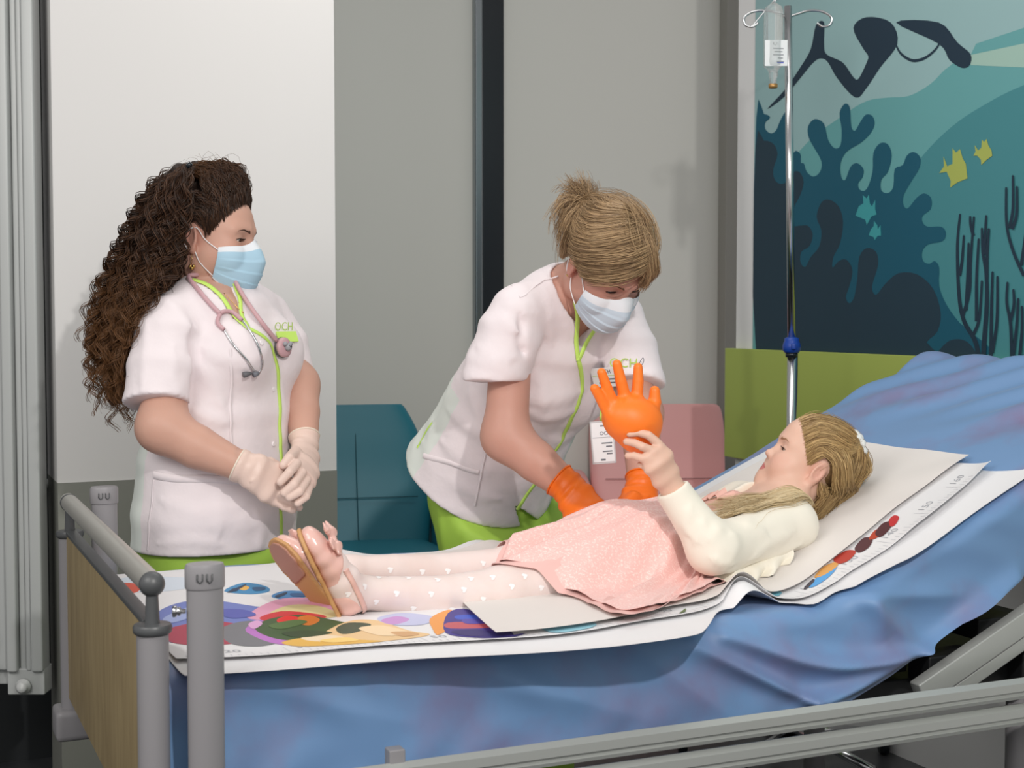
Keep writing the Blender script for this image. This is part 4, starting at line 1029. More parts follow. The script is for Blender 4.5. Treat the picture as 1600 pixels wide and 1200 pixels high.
def brows_lashes(parent, fn, O, R, s, browc, thick_=.0016, gap=.0045, drop=.001, lash=.004, arch=.005, lashcol=None):
    bm_ = mat('brow_hair', browc, .7)
    for sg in (-1, 1):
        b = MB(); r = np.random.default_rng(5)
        xs = np.linspace(.012, .046, 34)
        for x in xs:
            u = (x - .012) / .034; z = .0315 + .75 * arch * math.sin(u * 2.4) - .004 * u
            for _ in range(3):
                p0 = V3(sg * x, .09, z + r.normal() * .0009 * (1.2 - u)); dx = sg * .005 * (.5 + u); p1 = p0 + V3(dx, 0, .0022 * (1 - 1.6 * u)); q = toW([p0, (p0 + p1) / 2, p1], O, R, s)
                q = snap(fn, q, .0004); b.tube(q, [.0004 * s, .00038 * s, .0001], 4)
        b.build('eyebrow', bm_, parent)
        e = MB(); xx = np.linspace(-.0138, .0138, 15)
        hh = gap * np.clip(1 - (xx / .0145) ** 2, 0, 1) ** .8
        yy = EY + np.sqrt(np.maximum(.0150 ** 2 - xx ** 2 * .9, 0)) - .0006
        up = np.stack([sg * EX + xx, yy, EZ - drop + hh], 1); q = toW(up, O, R, s); q = snap(fn, q, .0001, 3)
        e.tube(q, .00075 * s, 6)
        for p, x in zip(up[1:-1], xx[1:-1]):
            d = V3(.3 * x / .0138 * lash + sg * .0008, lash, lash * .15 - .001); w0 = toW(p, O, R, s); e.tube([w0, w0 + (R @ d) * s * .6 , w0 + (R @ (d + V3(0, 0, .0022))) * s], [.00035 * s, .0003 * s, .0001], 4)
        e.build('eyelashes', lashcol or M['lash'], parent)
# ================================================================== nurse with long dark curls
n1 = thing('person', (P(340, 900, 3.1)[0], 3.1, 0), 'standing nurse with long dark curls, pink stethoscope and pale gloves', 'person')
Y1 = 3.1
O1 = P(327, 377, Y1); R1 = basis(O1, 66, -8, -2); S1 = 1.0
B1 = basis(P(340, 600, Y1), 55, 0); r1, f1 = B1[:, 0], B1[:, 1]
headf = local(head_sdf(gap=.0034, drop=.0018), O1, R1, S1)
nb1 = P(341, 462, 3.115)
SR, SL = P(262, 500, 2.965), P(412, 490, 3.23)
ELR, WRR = P(252, 668, 2.88), P(375, 728, 2.885)
ELL_, WRL = P(466, 600, 3.19), P(476, 690, 3.09)
armR = U(cone(SR + V3(.01, .01, -.04), ELR, .045, .047), chain([ELR, ELR * .55 + WRR * .45 + V3(0, 0, -.004), WRR], [.046, .045, .030]), k=.03)
armL = U(cone(SL + V3(-.01, 0, -.04), ELL_, .043, .042), chain([ELL_, (ELL_ + WRL) / 2, WRL], [.043, .041, .029]), k=.03)
# hands clasped in front
def finger(pts, rs, Ys=None): return chain([P(*p) for p in pts], rs)
px = P(450, 740, 2.98)
handR = U(loft([WRR, P(400, 738, 2.885), P(424, 754, 2.905), P(438, 766, 2.925)], [0.0300, 0.0360, 0.0410, 0.0380], [0.0220, 0.0190, 0.0170, 0.0140], nrm(P(437, 737, 2.91) - P(433, 790, 2.9))),
          finger([(436, 742, 2.915), (452, 752, 2.93), (462, 764, 2.95)], [0.0084, 0.0076, 0.0072]), finger([(440, 758, 2.91), (456, 770, 2.925), (466, 782, 2.95)], [0.0084, 0.0076, 0.0068]),
          finger([(438, 772, 2.905), (452, 784, 2.92), (467, 793, 2.94)], [0.0084, 0.0076, 0.0068]), finger([(432, 784, 2.905), (444, 792, 2.91), (457, 797, 2.92)], [0.0080, 0.0072, 0.0064]),
          finger([(402, 722, 2.9), (422, 722, 2.93), (440, 730, 2.95)], [0.0104, 0.0088, 0.0072]), k=.004)
handL = U(loft([WRL, P(478, 708, 3.055), P(476, 728, 2.99), P(474, 744, 2.945)], [0.0280, 0.0340, 0.0360, 0.0340], [0.0200, 0.0180, 0.0170, 0.0140], nrm(P(488, 735, 2.99) - P(458, 722, 2.93))),
          finger([(464, 724, 2.925), (452, 738, 2.88), (438, 753, 2.875)], [0.0084, 0.0078, 0.0070]), finger([(472, 738, 2.925), (459, 757, 2.875), (444, 770, 2.872)], [0.0086, 0.0080, 0.0070]),
          finger([(479, 750, 2.93), (468, 768, 2.88), (452, 777, 2.875)], [0.0084, 0.0076, 0.0067]), finger([(483, 760, 2.94), (478, 776, 2.895), (465, 786, 2.885)], [0.0078, 0.0070, 0.0062]),
          finger([(462, 706, 2.99), (452, 716, 2.93), (443, 727, 2.905)], [0.0112, 0.0096, 0.0076]), k=.0035)
neck = cone(toW((0, -.022, -.05), O1, R1), nb1 + V3(0, 0, -.03), .050, .062)
neck = U(neck, cone(toW((.03, -.0, -.06), O1, R1), nb1 + f1 * .05, .014, .012), cone(toW((-.03, 0, -.06), O1, R1), nb1 + f1 * .05, .014, .012), k=.03)
def rows1(R): return [np.array(x) for x in zip(*R)]
T1 = [(905, 337, .200, .160), (860, 337, .202, .163), (800, 338, .203, .162), (720, 340, .196, .152), (640, 344, .180, .143), (580, 344, .170, .136), (535, 343, .168, .132), (490, 340, .160, .112), (466, 339, .115, .078), (452, 341, .07, .06)]
C1 = [P(cx, y, Y1) for y, cx, a, b in T1]
torso_c = loft(C1, [a for *_, a, b in T1], [b for *_, b in T1], r1)
torso_b = loft(C1[2:], [a - .03 for *_, a, b in T1[2:]], [b - .025 for *_, b in T1[2:]], r1)
legs1 = U(*[chain([C1[1] + r1 * s * .09, P(337, 1050, Y1) * V3(1, 1, 0) + V3(0, 0, .42) + r1 * s * .1, V3(C1[0][0], C1[0][1], .06) + r1 * s * .1], [.085, .055, .04]) for s in (-1, 1)])
shoulders = U(cone(SR, nb1 + V3(0, 0, -.02), .052, .06), cone(SL, nb1 + V3(0, 0, -.02), .052, .06), k=.03)
chest = U(torso_b, shoulders, ell(P(352, 512, 3.06), (.1, .09, .09)), k=.04)
# --- tunic
bust = U(ell(P(350, 552, 3.1) + r1 * .075 + f1 * .075, (.075, .075, .072)), ell(P(350, 552, 3.1) - r1 * .07 + f1 * .072, (.075, .075, .072)), k=.03)
sleeveR = loft([SR + V3(.006, .01, .012), P(262, 520, 2.955), P(252, 575, 2.925), P(244, 634, 2.897), P(240, 664, 2.883)], [.058, .072, .072, .068, .066], [.052, .062, .064, .064, .064], f1)
sleeveL = loft([SL, P(432, 540, 3.24), P(446, 600, 3.225), P(453, 630, 3.217)], [.06, .074, .072, .07], [.055, .062, .062, .062], f1)
sR_end, sL_end = P(244, 632, 2.897), P(446, 596, 3.225)
dR = nrm(P(244, 634, 2.897) - P(252, 575, 2.925)); dL = nrm(P(446, 600, 3.225) - P(432, 540, 3.24))
sleeveR = INT(sleeveR, plane(sR_end, dR + .12 * f1)); sleeveL = INT(sleeveL, plane(sL_end, dL))
tun0 = U(torso_c, bust, k=.05); tun0 = U(tun0, U(cone(SR + V3(0, .0, .0), nb1 + V3(0, 0, -.012), .053, .066), cone(SL + V3(0, 0, .0), nb1 + V3(0, 0, -.012), .053, .066), k=.03), k=.04)
tun0 = U(tun0, sleeveR, sleeveL, k=.012)
cx1 = lambda x, y, Y=2.95: cast(tun0, [(x, y)], 2.2, 4)[0]
FL1 = [([cx1(*q) for q in pl], a, w) for pl, a, w in (
    ([(300, 505), (304, 560), (297, 640)], -.014, .010), ([(318, 545), (345, 560), (380, 562)], .006, .016), ([(300, 560), (330, 590), (350, 640)], .006, .02), ([(262, 470), (290, 500), (300, 530)], .006, .016),
    ([(228, 500), (225, 560), (222, 610)], .004, .012), ([(270, 540), (268, 590), (280, 622)], .005, .014), ([(300, 640), (330, 655), (360, 660)], .005, .014), ([(250, 780), (300, 800), (380, 790)], .0045, .016), ([(245, 850), (300, 845), (350, 852)], .004, .012),
    ([(420, 540), (400, 560), (370, 575)], .004, .014), ([(440, 600), (445, 660), (440, 700)], .004, .014), ([(330, 690), (345, 760), (340, 840)], .0035, .02), ([(400, 800), (410, 830), (405, 860)], .0045, .016), ([(455, 800), (460, 830), (462, 850)], .005, .012))]
hem1 = plane(P(330, 866, 2.95), (-.02, .0, -1.0)); 
hemc = P(330, 866, 2.95)[2]
def cxX(pix): return cast(tun0, pix, 2.2, 4)
VA, VB, VC = cxX([(300, 437), (388, 514), (365, 441)])
def vneck(p):
    nl = nrm(np.cross(VB - VA, f1)); nr = nrm(np.cross(VB - VC, f1))
    nl = nl if (VC - VA) @ nl < 0 else -nl; nr = nr if (VA - VC) @ nr < 0 else -nr
    return np.maximum(np.maximum((p - f32(VB)) @ f32(nl), (p - f32(VB)) @ f32(nr)), -((p - f32(nb1)) @ f32(f1)) + .0)
neckhole = loft([nb1 + V3(0, 0, -.035) + f1 * .01, nb1 + V3(0, 0, .04) + f1 * .012, nb1 + V3(0, 0, .2)], [.068, .078, .1], [.064, .07, .09], r1)
tun1 = DISP(tun0, lambda p: foldset(FL1)(p) + wob(.0022, 22, 3, (1, 1, .5))(p))
tunX = tun1
tun1 = SUB(tun1, plane(V3(0, 0, hemc), (0, 0, 1)), .004)
tun1 = SUB(tun1, vneck, .001); tun1 = SUB(tun1, neckhole, .003)
tun1 = SUB(tun1, INT(INT(OFF(tunX, -.009), plane(sR_end - dR * .03, -dR)), cone(sR_end - dR * .05, sR_end + dR * .1, .085)), .002)
tun1 = SUB(tun1, INT(OFF(tunX, -.009), plane(V3(0, 0, hemc + .04), (0, 0, 1))), .002)
lo = np.min(C1, axis=0) - .3; hi = np.max(C1, axis=0) + .3
def side_panel(c):                              # pale panels on the flanks
    q = c - np.interp(c[:, 2], [x[2] for x in C1], [x[0] for x in C1])[:, None] * V3(1, 0, 0) - V3(0, Y1, 0)
    x = q @ r1; y = q @ f1; an = np.degrees(np.arctan2(x, y))
    near = (an > 106) & (an < 165) & (c[:, 2] < P(0, 690, Y1)[2] + .02) & (c[:, 2] < hemc + .42)
    far = (an < -38) & (an > -120) & (c[:, 2] < P(0, 700, Y1)[2])
    return (near | far).astype(int)
sdf_obj('tunic', tun1, [(lo * V3(1, 1, 0) + V3(0, 0, hemc - .02), hi * V3(1, 1, 0) + V3(0, 0, nb1[2] + .06), .0052)], [M['tunic'], M['tunic_panel']], n1, mi=side_panel, sm=2)
tsnap = tun1
def line1(pix): return cast(tun1, pix, 2.2, 4)
skin1 = U(headf, U(neck, INT(chest, OFF(tun0, -.007), .01), k=.03), U(armR, handR, k=.012), U(armL, handL, k=.012), INT(legs1, plane(V3(0, 0, hemc + .1), (0, 0, 1))), k=.006)
# lime edging: collar and front edge
def edge(A, B, n=14):
    p = A + (B - A) * np.linspace(0, 1, n)[:, None] + f1 * .25; t = np.zeros(n)
    for _ in range(60): t += .7 * tunX((p - f1 * t[:, None]).astype(np.float32))
    return p - f1 * t[:, None]
colL = edge(VA, VB); colR = edge(VC, VB)
fr1 = line1([(388, 514), (408, 524), (425, 545), (432, 570), (435, 610), (437, 650), (438, 700), (438, 760), (438, 800), (439, 838)])
for nm, pl, w_ in (('collar_edging', colL, .010), ('collar_edging', colR, .009), ('front_edging', np.concatenate([VB[None], fr1[1:]]), .0085)): strip(nm, pl, w_, .0022, tunX, M['lime'], n1)
for y in (536, 608, 694): 
    c = line1([(408 if y < 560 else 427, y)])[0]; N = grad(tun1, [c], .01)[0]
    MB().lathe(c, N, [(.0055, 0), (.0055, .002), (.004, .0028), (.0015, .002)], 14).build('button', M['button'], n1)
# pocket and seams as stitched bands
pk = line1([(241, 742), (280, 748), (330, 748), (372, 752), (392, 755)]); strip('pocket_edge', pk, .016, .0018, tun1, M['tunic'], n1)
strip('seam', line1([(240, 750), (236, 800), (231, 860)]), .004, .0014, tun1, M['tunic'], n1)
strip('seam', line1([(360, 545), (362, 600), (361, 660), (362, 700)]), .006, .0014, tun1, M['tunic'], n1)
# breast embroidery and name badge at the far side of the chest
c = line1([(441, 513)])[0]; N = grad(tun1, [c], .02)[0]
X = np.cross(BZ, N)
lb = MB(); txt(lb, 'OCH', c + N * .006, X / np.linalg.norm(X), BZ, .026); lb.build('logo_print', M['lime_print'], n1, False)
c = line1([(447, 527)])[0]; N = grad(tun1, [c], .02)[0]
bd = onto('name_badge', tun1, c + N * .004, N, np.cross(BZ, N), .03, .012, .0015, [M['lime'], M['navy_print']], n1)
# --- trousers
tr = U(*[chain([C1[1] + V3(0, 0, .03) + r1 * s * .088, V3(C1[0][0], C1[0][1], .42) + r1 * s * .1, V3(C1[0][0], C1[0][1], .09) + r1 * s * .1], [.105, .082, .07]) for s in (-1, 1)] + [ell(C1[1], (.18, .15, .1))], k=.02)
tr = DISP(tr, wob(.004, 14, 8))
sdf_obj('trousers', tr, [(lo * V3(1, 1, 0) + V3(0, 0, .06), hi * V3(1, 1, 0) + V3(0, 0, hemc + .08), .011)], M['trousers'], n1)
for s in (-1, 1):
    c = V3(C1[0][0], C1[0][1], 0) + r1 * s * .1
    sdf_obj('shoe', INT(U(cone(c + V3(0, 0, .045) - f1 * .05, c + V3(0, 0, .035) + f1 * .13, .042, .04), cone(c + V3(0, 0, .05), c + V3(0, 0, .09), .045), k=.03), plane((0, 0, .002), (0, 0, -1))), [(c - .25 + V3(0, 0, .24), c + .25 - V3(0, 0, .12), .009)], M['shoe_white'], n1)
# --- body
bl = np.min([WRR, ELR, SR, WRL], axis=0) - .12
hdlo, hdhi = O1 - V3(.15, .15, .115), O1 + V3(.15, .15, .15)
col1 = skin_col(O1, R1, S1, (200, 156, 138), extra=lambda q: [(np.exp(-np.sum(((q - V3(EX, .085, EZ - .012)) / V3(.02, .02, .006)) ** 2, 1)) * .25, (196, 130, 112))])
hb = np.stack([P(350, 690, 2.75), P(500, 810, 3.15)]); hblo, hbhi = hb.min(0) , hb.max(0)
inh = lambda c: ((c > hblo) & (c < hbhi)).all(1)
sdf_obj('body', skin1, [(hdlo, hdhi, .0021), (V3(lo[0], lo[1], .05), V3(hi[0], hi[1], hdlo[2]), .0065, lambda c: ~((c > hblo + .009) & (c < hbhi - .009)).all(1) & (c[:, 2] < hdlo[2] + .009)), (hblo - .008, hbhi + .008, .0026, inh)], M['skin'], n1, col=col1)
look1 = nrm(R1[:, 1] * 1 + R1[:, 2] * -.35); eyeballs(n1, O1, R1, S1, look1)
brows_lashes(n1, headf, O1, R1, S1, (70, 44, 34), gap=.0034, drop=.0018, lash=.007)
# --- gloves
M['latex'] = mat('pale_latex', (222, 196, 184), .42, bump=(90, .35, .002), stretch=(1, 1, .4), spec=.4)
cuffR = [P(370, 727, 2.885), nrm(WRR - ELR)]; cuffL = [P(474, 684, 3.10), nrm(WRL - ELL_)]
wr = foldset([([P(*q) for q in pl], a, .0032) for pl, a in (
   ([(392, 726, 2.85), (398, 745, 2.855), (390, 755, 2.86)], .0028), ([(402, 752, 2.86), (420, 736, 2.86), (436, 728, 2.88)], .0030), ([(404, 770, 2.865), (422, 748, 2.86), (440, 738, 2.88)], .0032), ([(385, 722, 2.85), (395, 740, 2.85), (410, 742, 2.855)], .0025), ([(424, 778, 2.87), (432, 768, 2.87), (440, 758, 2.88)], .0026),
   ([(460, 698, 3.05), (475, 700, 3.03), (490, 706, 3.05)], .003), ([(458, 694, 3.06), (472, 694, 3.05), (488, 698, 3.06)], .003), ([(478, 706, 3.02), (488, 716, 3.02), (490, 730, 3.0)], .003))])
for nm, hf, af, (cc, cdn), wrist in (('glove', handR, armR, cuffR, WRR), ('glove', handL, armL, cuffL, WRL)):
    g = U(hf, INT(OFF(af, .0), plane(cc, -cdn)), k=.012)
    g = DISP(OFF(g, .0016), lambda p: wr(p) * 1.0 + .0014 * np.sin((p - f32(cc)) @ f32(cdn) * 260) * np.exp(-(((p - f32(cc)) @ f32(cdn)) / .05) ** 2))
    g = INT(g, plane(cc, -cdn), .001)
    go_ = sdf_obj(nm, g, [(hblo - .03, hbhi + .03, .0024)], M['latex'], n1)
    ring = cc + .0; a_ = nrm(np.cross(cdn, BZ)); b_ = np.cross(cdn, a_); rad = .035
    rp = np.array([cc + (a_ * math.cos(t) + b_ * math.sin(t)) * rad for t in np.linspace(0, 2 * PI, 33)]); gg = DISP(OFF(af, .0022), lambda p: 0)
    for _ in range(5): 
        rp = snap(gg, rp, 0, 1); rp = rp - ((rp - cc) @ cdn)[:, None] * cdn
    MB().tube(rp, .0019, 8, False).build('rolled_cuff', mat('latex_cuff', (232, 220, 204), .45), go_)
# --- mask
mk, W = mask_mesh('face_mask', n1, headf, O1, R1, S1, .004, -.112, 60, [M['mask'], M['mask_edge']])
nq = 60 * 49
for i, p in enumerate(mk.data.polygons): 
    k = p.index
    j = (k // 60) if k < nq else ((k - nq) // 60 if k < 2 * nq else 99); p.material_index = 1 if (j < 6 or j >= 47) else 0
for sg, col_ in ((1, W[:, -1]), (-1, W[:, 0])):
    ear = [toW((sg * .079, -.012, .018), O1, R1), toW((sg * .076, -.026, .0), O1, R1), toW((sg * .078, -.012, -.024), O1, R1)]
    mid1 = snap(headf, [(col_[3] + ear[0]) / 2], .002)[0]; mid2 = snap(headf, [(col_[-5] + ear[2]) / 2], .002)[0]
    MB().tube(crom([col_[3], mid1, toW((sg * .078, .004, .022), O1, R1), ear[0], ear[1], ear[2], toW((sg * .074, .0, -.022), O1, R1), mid2, col_[-5]], 5), .0012, 6).build('ear_loop', M['loop'], mk)
# --- earring, necklace
ec = toW((.0775, -.002, -.034), O1, R1); eb = MB()
eb.tube([ec, ec - V3(0, 0, .022)], .0007, 6); eb.tube([ec + f1 * .004, ec + f1 * .004 - V3(0, 0, .02)], .0006, 6); eb.ball(ec - V3(0, 0, .026) - r1 * 0 - f1 * .003, .0042, 10); eb.ball(ec - V3(0, 0, .026) + f1 * .006, .0042, 10); eb.ball(ec - V3(0, 0, .030) + f1 * .0015, .004, 10)
eb.build('earring', M['gold'], n1)
nk = snap(U(neck, tunX, k=.02), P(*(341, 452, 3.0))[None] + np.array([P(x, y, 3.0) - P(341, 452, 3.0) for x, y in ((348, 462), (360, 478), (374, 490), (378, 484), (376, 468))]), .0015)
nl = MB(); nl.tube(crom(nk, 5), .0008, 6); nl.ball(nk[2] - V3(0, 0, .004), .005, 10); nl.build('necklace', M['gold'], n1)
# --- hair
hm1 = hair_mat('dark_brown_curls', (38, 24, 17), (80, 54, 37), (116, 78, 45))
L1 = lambda x, y, z: toW((x, y, z), O1, R1)
cap = local(INT(ell((0, -.018, .056), (.083, .100, .092)), plane((0, .036, .0), (0, .93, -.36)), .008), O1, R1)
hb_px = [(292, 285, 3.1, .075), (262, 330, 3.12, .085), (248, 390, 3.12, .088), (225, 440, 3.1, .075), (205, 500, 3.07, .06), (188, 560, 3.06, .05), (182, 620, 3.06, .036)]
mass = U(*[cone(P(*hb_px[i][:3]), P(*hb_px[i + 1][:3]), hb_px[i][3] * .55, hb_px[i + 1][3] * .55) for i in range(len(hb_px) - 1)], k=.03)
mass = U(mass, cone(P(300, 400, 3.14), P(255, 430, 3.1), .05, .05), k=.03)
mass = SUB(mass, OFF(tun0, .004), .004)
hairf = U(cap, mass, k=.03)
hairf = SUB(hairf, local(ell((.080, -.002, -.004), (.02, .024, .036)), O1, R1), .01)
hairf = DISP(hairf, lambda p: wob(.004, 60, 5)(p) + wob(.002, 140, 6)(p))
hv, hq = surf_nets(hairf, O1 - V3(.35, .2, .5), O1 + V3(.16, .2, .2), .005)
hair1 = quadmesh('hair', hv, hq, mat('dark_hair_base', (40, 25, 18), .6, bump=(120, .8, .006)), n1)
top1 = L1(.02, -.08, .115)
clip = P(280, 280, 3.03)
front = []
for a in np.linspace(-1.22, 1.22, 15):
    x = .067 * math.sin(a * 1.4); y = .077 * math.cos(a * .98) - .006; z = .092 - .064 * abs(a) ** 1.5; c_ = 1 - .45 * abs(a)
    front.append([L1(x, y, z), L1(x * 1.12, y * .8, z + .05 * c_ + .008), L1(x * 1.1, y * .35 - .004, .118 + .052 * c_ - .018 * abs(a)), L1(x * .8, -.045, .112 + .045 * c_), clip + (L1(x * .3, -.05, .0) - L1(0, -.05, 0)) + V3(0, 0, -.004)])
earko = local(ell((.088, -.001, -.002), (.022, .026, .040)), O1, R1)
temple = [[L1(.064, .046, .074), L1(.088, .005, .092), L1(.088, -.045, .092), L1(.06, -.085, .07), P(262, 360, 3.02), P(238, 430, 3.0)], [L1(.066, .036, .044), L1(.088, .0, .066), L1(.09, -.045, .058), L1(.07, -.095, .03), P(255, 390, 3.01), P(228, 455, 2.97)],
          [L1(.068, .024, .018), L1(.086, -.006, .046), L1(.090, -.04, .03), L1(.078, -.075, -.0), P(262, 415, 2.99), P(226, 470, 2.96)], [L1(.07, .02, .034), L1(.088, -.01, .05), L1(.088, -.04, .02), L1(.07, -.07, -.03), P(265, 430, 2.98), P(222, 480, 2.95)]]
strands('hair_side', temple, 560, hm1, hair1, .0010, 50, .004, (.006, .045), local(head_sdf(gap=0), O1, R1), (.004, .02), 13, .5, .3, clump=5, clumpr=.0028, avoid=earko)
strands('hair_front', front, 1400, hm1, hair1, .0010, 26, .004, (.005, .045), local(head_sdf(gap=0), O1, R1), (.002, .016), 3, .7, .05, wav=.003, clump=4, clumpr=.0025, avoid=earko)
back = []
for q in ([(284, 276, 3.01), (290, 300, 2.985), (284, 345, 2.985), (268, 400, 2.98), (240, 445, 2.95), (214, 500, 2.94), (205, 560, 2.95)], [(300, 262, 3.05), (268, 285, 3.0), (243, 350, 3.0), (222, 420, 3.0), (200, 480, 3.0), (182, 560, 3.0), (182, 640, 3.02)], [(285, 275, 3.0), (262, 320, 2.99), (242, 400, 2.99), (215, 470, 2.97), (200, 540, 2.96), (190, 610, 2.98), (196, 670, 3.0)],
          [(292, 310, 3.0), (277, 365, 3.0), (264, 415, 2.98), (236, 450, 2.95), (212, 500, 2.94), (200, 570, 2.95), (203, 640, 2.97)], [(282, 330, 3.03), (279, 395, 3.02), (276, 428, 3.0), (250, 448, 2.96), (218, 490, 2.94), (203, 540, 2.94), (206, 610, 2.96)],
          [(280, 280, 3.15), (248, 310, 3.12), (216, 380, 3.1), (186, 440, 3.08), (166, 500, 3.07), (163, 570, 3.05), (176, 640, 3.05)], [(290, 268, 3.1), (255, 295, 3.06), (225, 350, 3.05), (195, 420, 3.05), (173, 490, 3.03), (168, 580, 3.02), (184, 660, 3.03)]):
    back.append([P(*x) for x in q])
strands('hair_curls', back, 2100, hm1, hair1, .00105, 84, lambda t: .006 + .011 * np.sqrt(t), (.010, .052), OFF(tun0, 0), (.004, .012), 4, .4, .35, clump=7, clumpr=.0032, avoid=earko)
strands('hair_flyaways', back, 130, hm1, hair1, .0005, 84, lambda t: .012 + .02 * t, (.010, .055), None, (0, 0), 9, .4, .35, avoid=earko)
fl = [[L1(x, y, z), L1(x * 1.1, y - .01, z + .05), L1(x * 1.1, y - .05, z + .07), L1(x, y - .1, z + .06)] for x, y, z in ((-.05, .05, .09), (0, .07, .1), (.05, .05, .095))]
strands('hair_flyaways', fl, 60, hm1, hair1, .0005, 16, .01, (.008, .04), local(head_sdf(gap=0), O1, R1), (.02, .04), 10, .4, .2)
for q in ((275, 278, 3.0), (296, 258, 3.02)): MB().tube([P(q[0] - 4, q[1] + 3, q[2]), P(q[0] + 3, q[1] - 3, q[2])], .005, 8).build('hair_clip', M['black'], hair1)
# --- stethoscope
M['pink_tube'] = mat('pink_rubber', (196, 156, 162), .4)
stt = thing('stethoscope', P(388, 560, 2.9), 'dusty pink stethoscope hanging round the neck of the dark-haired nurse', 'stethoscope')
sn = lambda pix, o=.006: cast(OFF(tunX, o), pix, 2.2, 4)
left = sn([(295, 432), (312, 455), (330, 476), (344, 490)]); yoke = sn([(344, 490), (352, 486), (364, 488), (378, 500)]); yoke2 = sn([(344, 490), (340, 504), (350, 515)])
back_ = [nb1 + r1 * .07 + V3(0, 0, .045), nb1 - f1 * .075 + V3(0, 0, .065), nb1 - r1 * .07 + V3(0, 0, .045)]
right = sn([(368, 440), (385, 470), (410, 505), (432, 532)])
tb = MB(); tb.tube(crom(np.concatenate([left[::-1], back_, right]), 6), .0048, 12)
tb.tube(crom(np.concatenate([left[-1:], yoke[1:]]), 5), .0044, 10); tb.tube(crom(np.concatenate([left[-1:], yoke2[1:]]), 5), .0044, 10); tb.build('tubing', M['pink_tube'], stt)
for a in (sn([(350, 515), (364, 538), (385, 562), (396, 578), (404, 582)], .005), sn([(378, 500), (394, 522), (406, 548), (410, 570), (404, 584)], .005)):
    MB().tube(crom(a, 6), .0024, 10).build('ear_tube', M['chrome'], stt)
e = sn([(380, 586), (393, 583)], .008); MB().tube([e[0], e[0] * .6 + e[1] * .4, e[1]], [.0065, .006, .003], 12).build('ear_tip', mat('ear_tip_grey', (96, 96, 100), .5), stt)
e = sn([(404, 583), (396, 586)], .008); MB().tube([e[0], e[1]], [.004, .006], 12).build('ear_tip', M['ink_grey'], stt)
cc = sn([(441, 543)], .006)[0]; N = grad(tun1, [cc], .02)[0]
cp = MB().lathe(cc, N, [(.02, 0), (.0215, .003), (.0215, .008), (.017, .011), (.008, .013), (.0, .013)], 24).build('chest_piece', M['pink_tube'], stt)
MB().lathe(cc - N * .002, N, [(.022, 0), (.0225, .002), (.0215, .004)], 24).build('diaphragm_rim', mat('rim_grey', (90, 84, 88), .4), cp)
sm = MB(); k0 = cc + N * .015 + f1 * .002; xx = nrm(np.cross(BZ, N)); sm.ball(k0, .0085, 12)
for s in (-1, 1): sm.ball(k0 + xx * s * .0085 + BZ * .007 - N * .001, .0052, 10)
sm.build('clip_on_bear', mat('charm_grey', (150, 150, 156), .5), stt)
sm = MB(); sm.lathe(k0 + N * .0078, N, [(.003, 0), (.0028, .001), (.0, .0015)], 12, .7)
for s in (-1, 1): sm.ball(k0 + N * .007 + xx * s * .0035 + BZ * .003, .0012, 8)
sm.build('bear_nose', M['pupil'], stt)
# ================================================================== blonde nurse leaning over the bed
n2 = thing('person', (P(780, 900, 3.27)[0], 3.27, 0), 'blonde nurse in a face mask leaning over the bed in orange gloves', 'person')
O2 = P(942, 415, 2.93); R2 = basis(O2, 42, -48, 4); S2 = .96
B2 = basis(P(840, 600, 3.15), 46, 0); r2, f2 = B2[:, 0], B2[:, 1]
head2 = local(head_sdf(gap=.0028, drop=.003), O2, R2, S2)
T2 = [(700, 846, 3.41, .222, .190), (718, 806, 3.37, .216, .184), (745, 748, 3.31, .200, .166), (776, 690, 3.26, .180, .146), (806, 630, 3.20, .172, .138), (836, 572, 3.14, .168, .132), (862, 515, 3.08, .160, .118), (884, 466, 3.04, .112, .082), (893, 446, 3.02, .072, .062)]
C2 = [P(x, y, Y) for x, y, Y, a, b in T2]; wa2 = [t[3] for t in T2]; wb2 = [t[4] for t in T2]
d2 = nrm(C2[7] - C2[2]); fp2 = nrm(f2 - (f2 @ d2) * d2)
nb2 = C2[7]
torso2 = loft(C2, wa2, wb2, r2)
SR2, SL2 = P(812, 482, 2.935), P(966, 492, 3.11)
EL2, WR2 = P(790, 682, 2.92), P(886, 760, 2.87)
ELl, WRl = P(1003, 645, 3.0), P(1003, 760, 2.885)
arm2R = U(cone(SR2 + V3(-.015, .01, -.05), EL2, .042, .046), chain([EL2, EL2 * .5 + WR2 * .5, WR2], [.046, .043, .031]), k=.03)
arm2L = U(cone(SL2 + V3(0, 0, -.05), ELl, .045, .040), chain([ELl, ELl * .5 + WRl * .5, WRl], [.040, .038, .029]), k=.03)
hand2R = U(loft([WR2, P(900, 778, 2.845), P(914, 800, 2.82), P(922, 822, 2.805)], [.030, .036, .041, .036], [.022, .019, .018, .015], nrm(P(940, 795, 2.82) - P(890, 810, 2.83))),
           finger([(940, 802, 2.80), (946, 822, 2.775), (944, 840, 2.765)], [.0095, .0088, .008]), finger([(930, 815, 2.80), (936, 838, 2.775), (932, 854, 2.765)], [.0098, .009, .008]), finger([(918, 824, 2.80), (922, 846, 2.775), (918, 862, 2.765)], [.0095, .0088, .008]), finger([(904, 824, 2.81), (906, 842, 2.79), (902, 856, 2.78)], [.009, .008, .007]),
           finger([(922, 788, 2.83), (942, 806, 2.82), (953, 801, 2.80)], [.013, .0105, .0085]), k=.004)
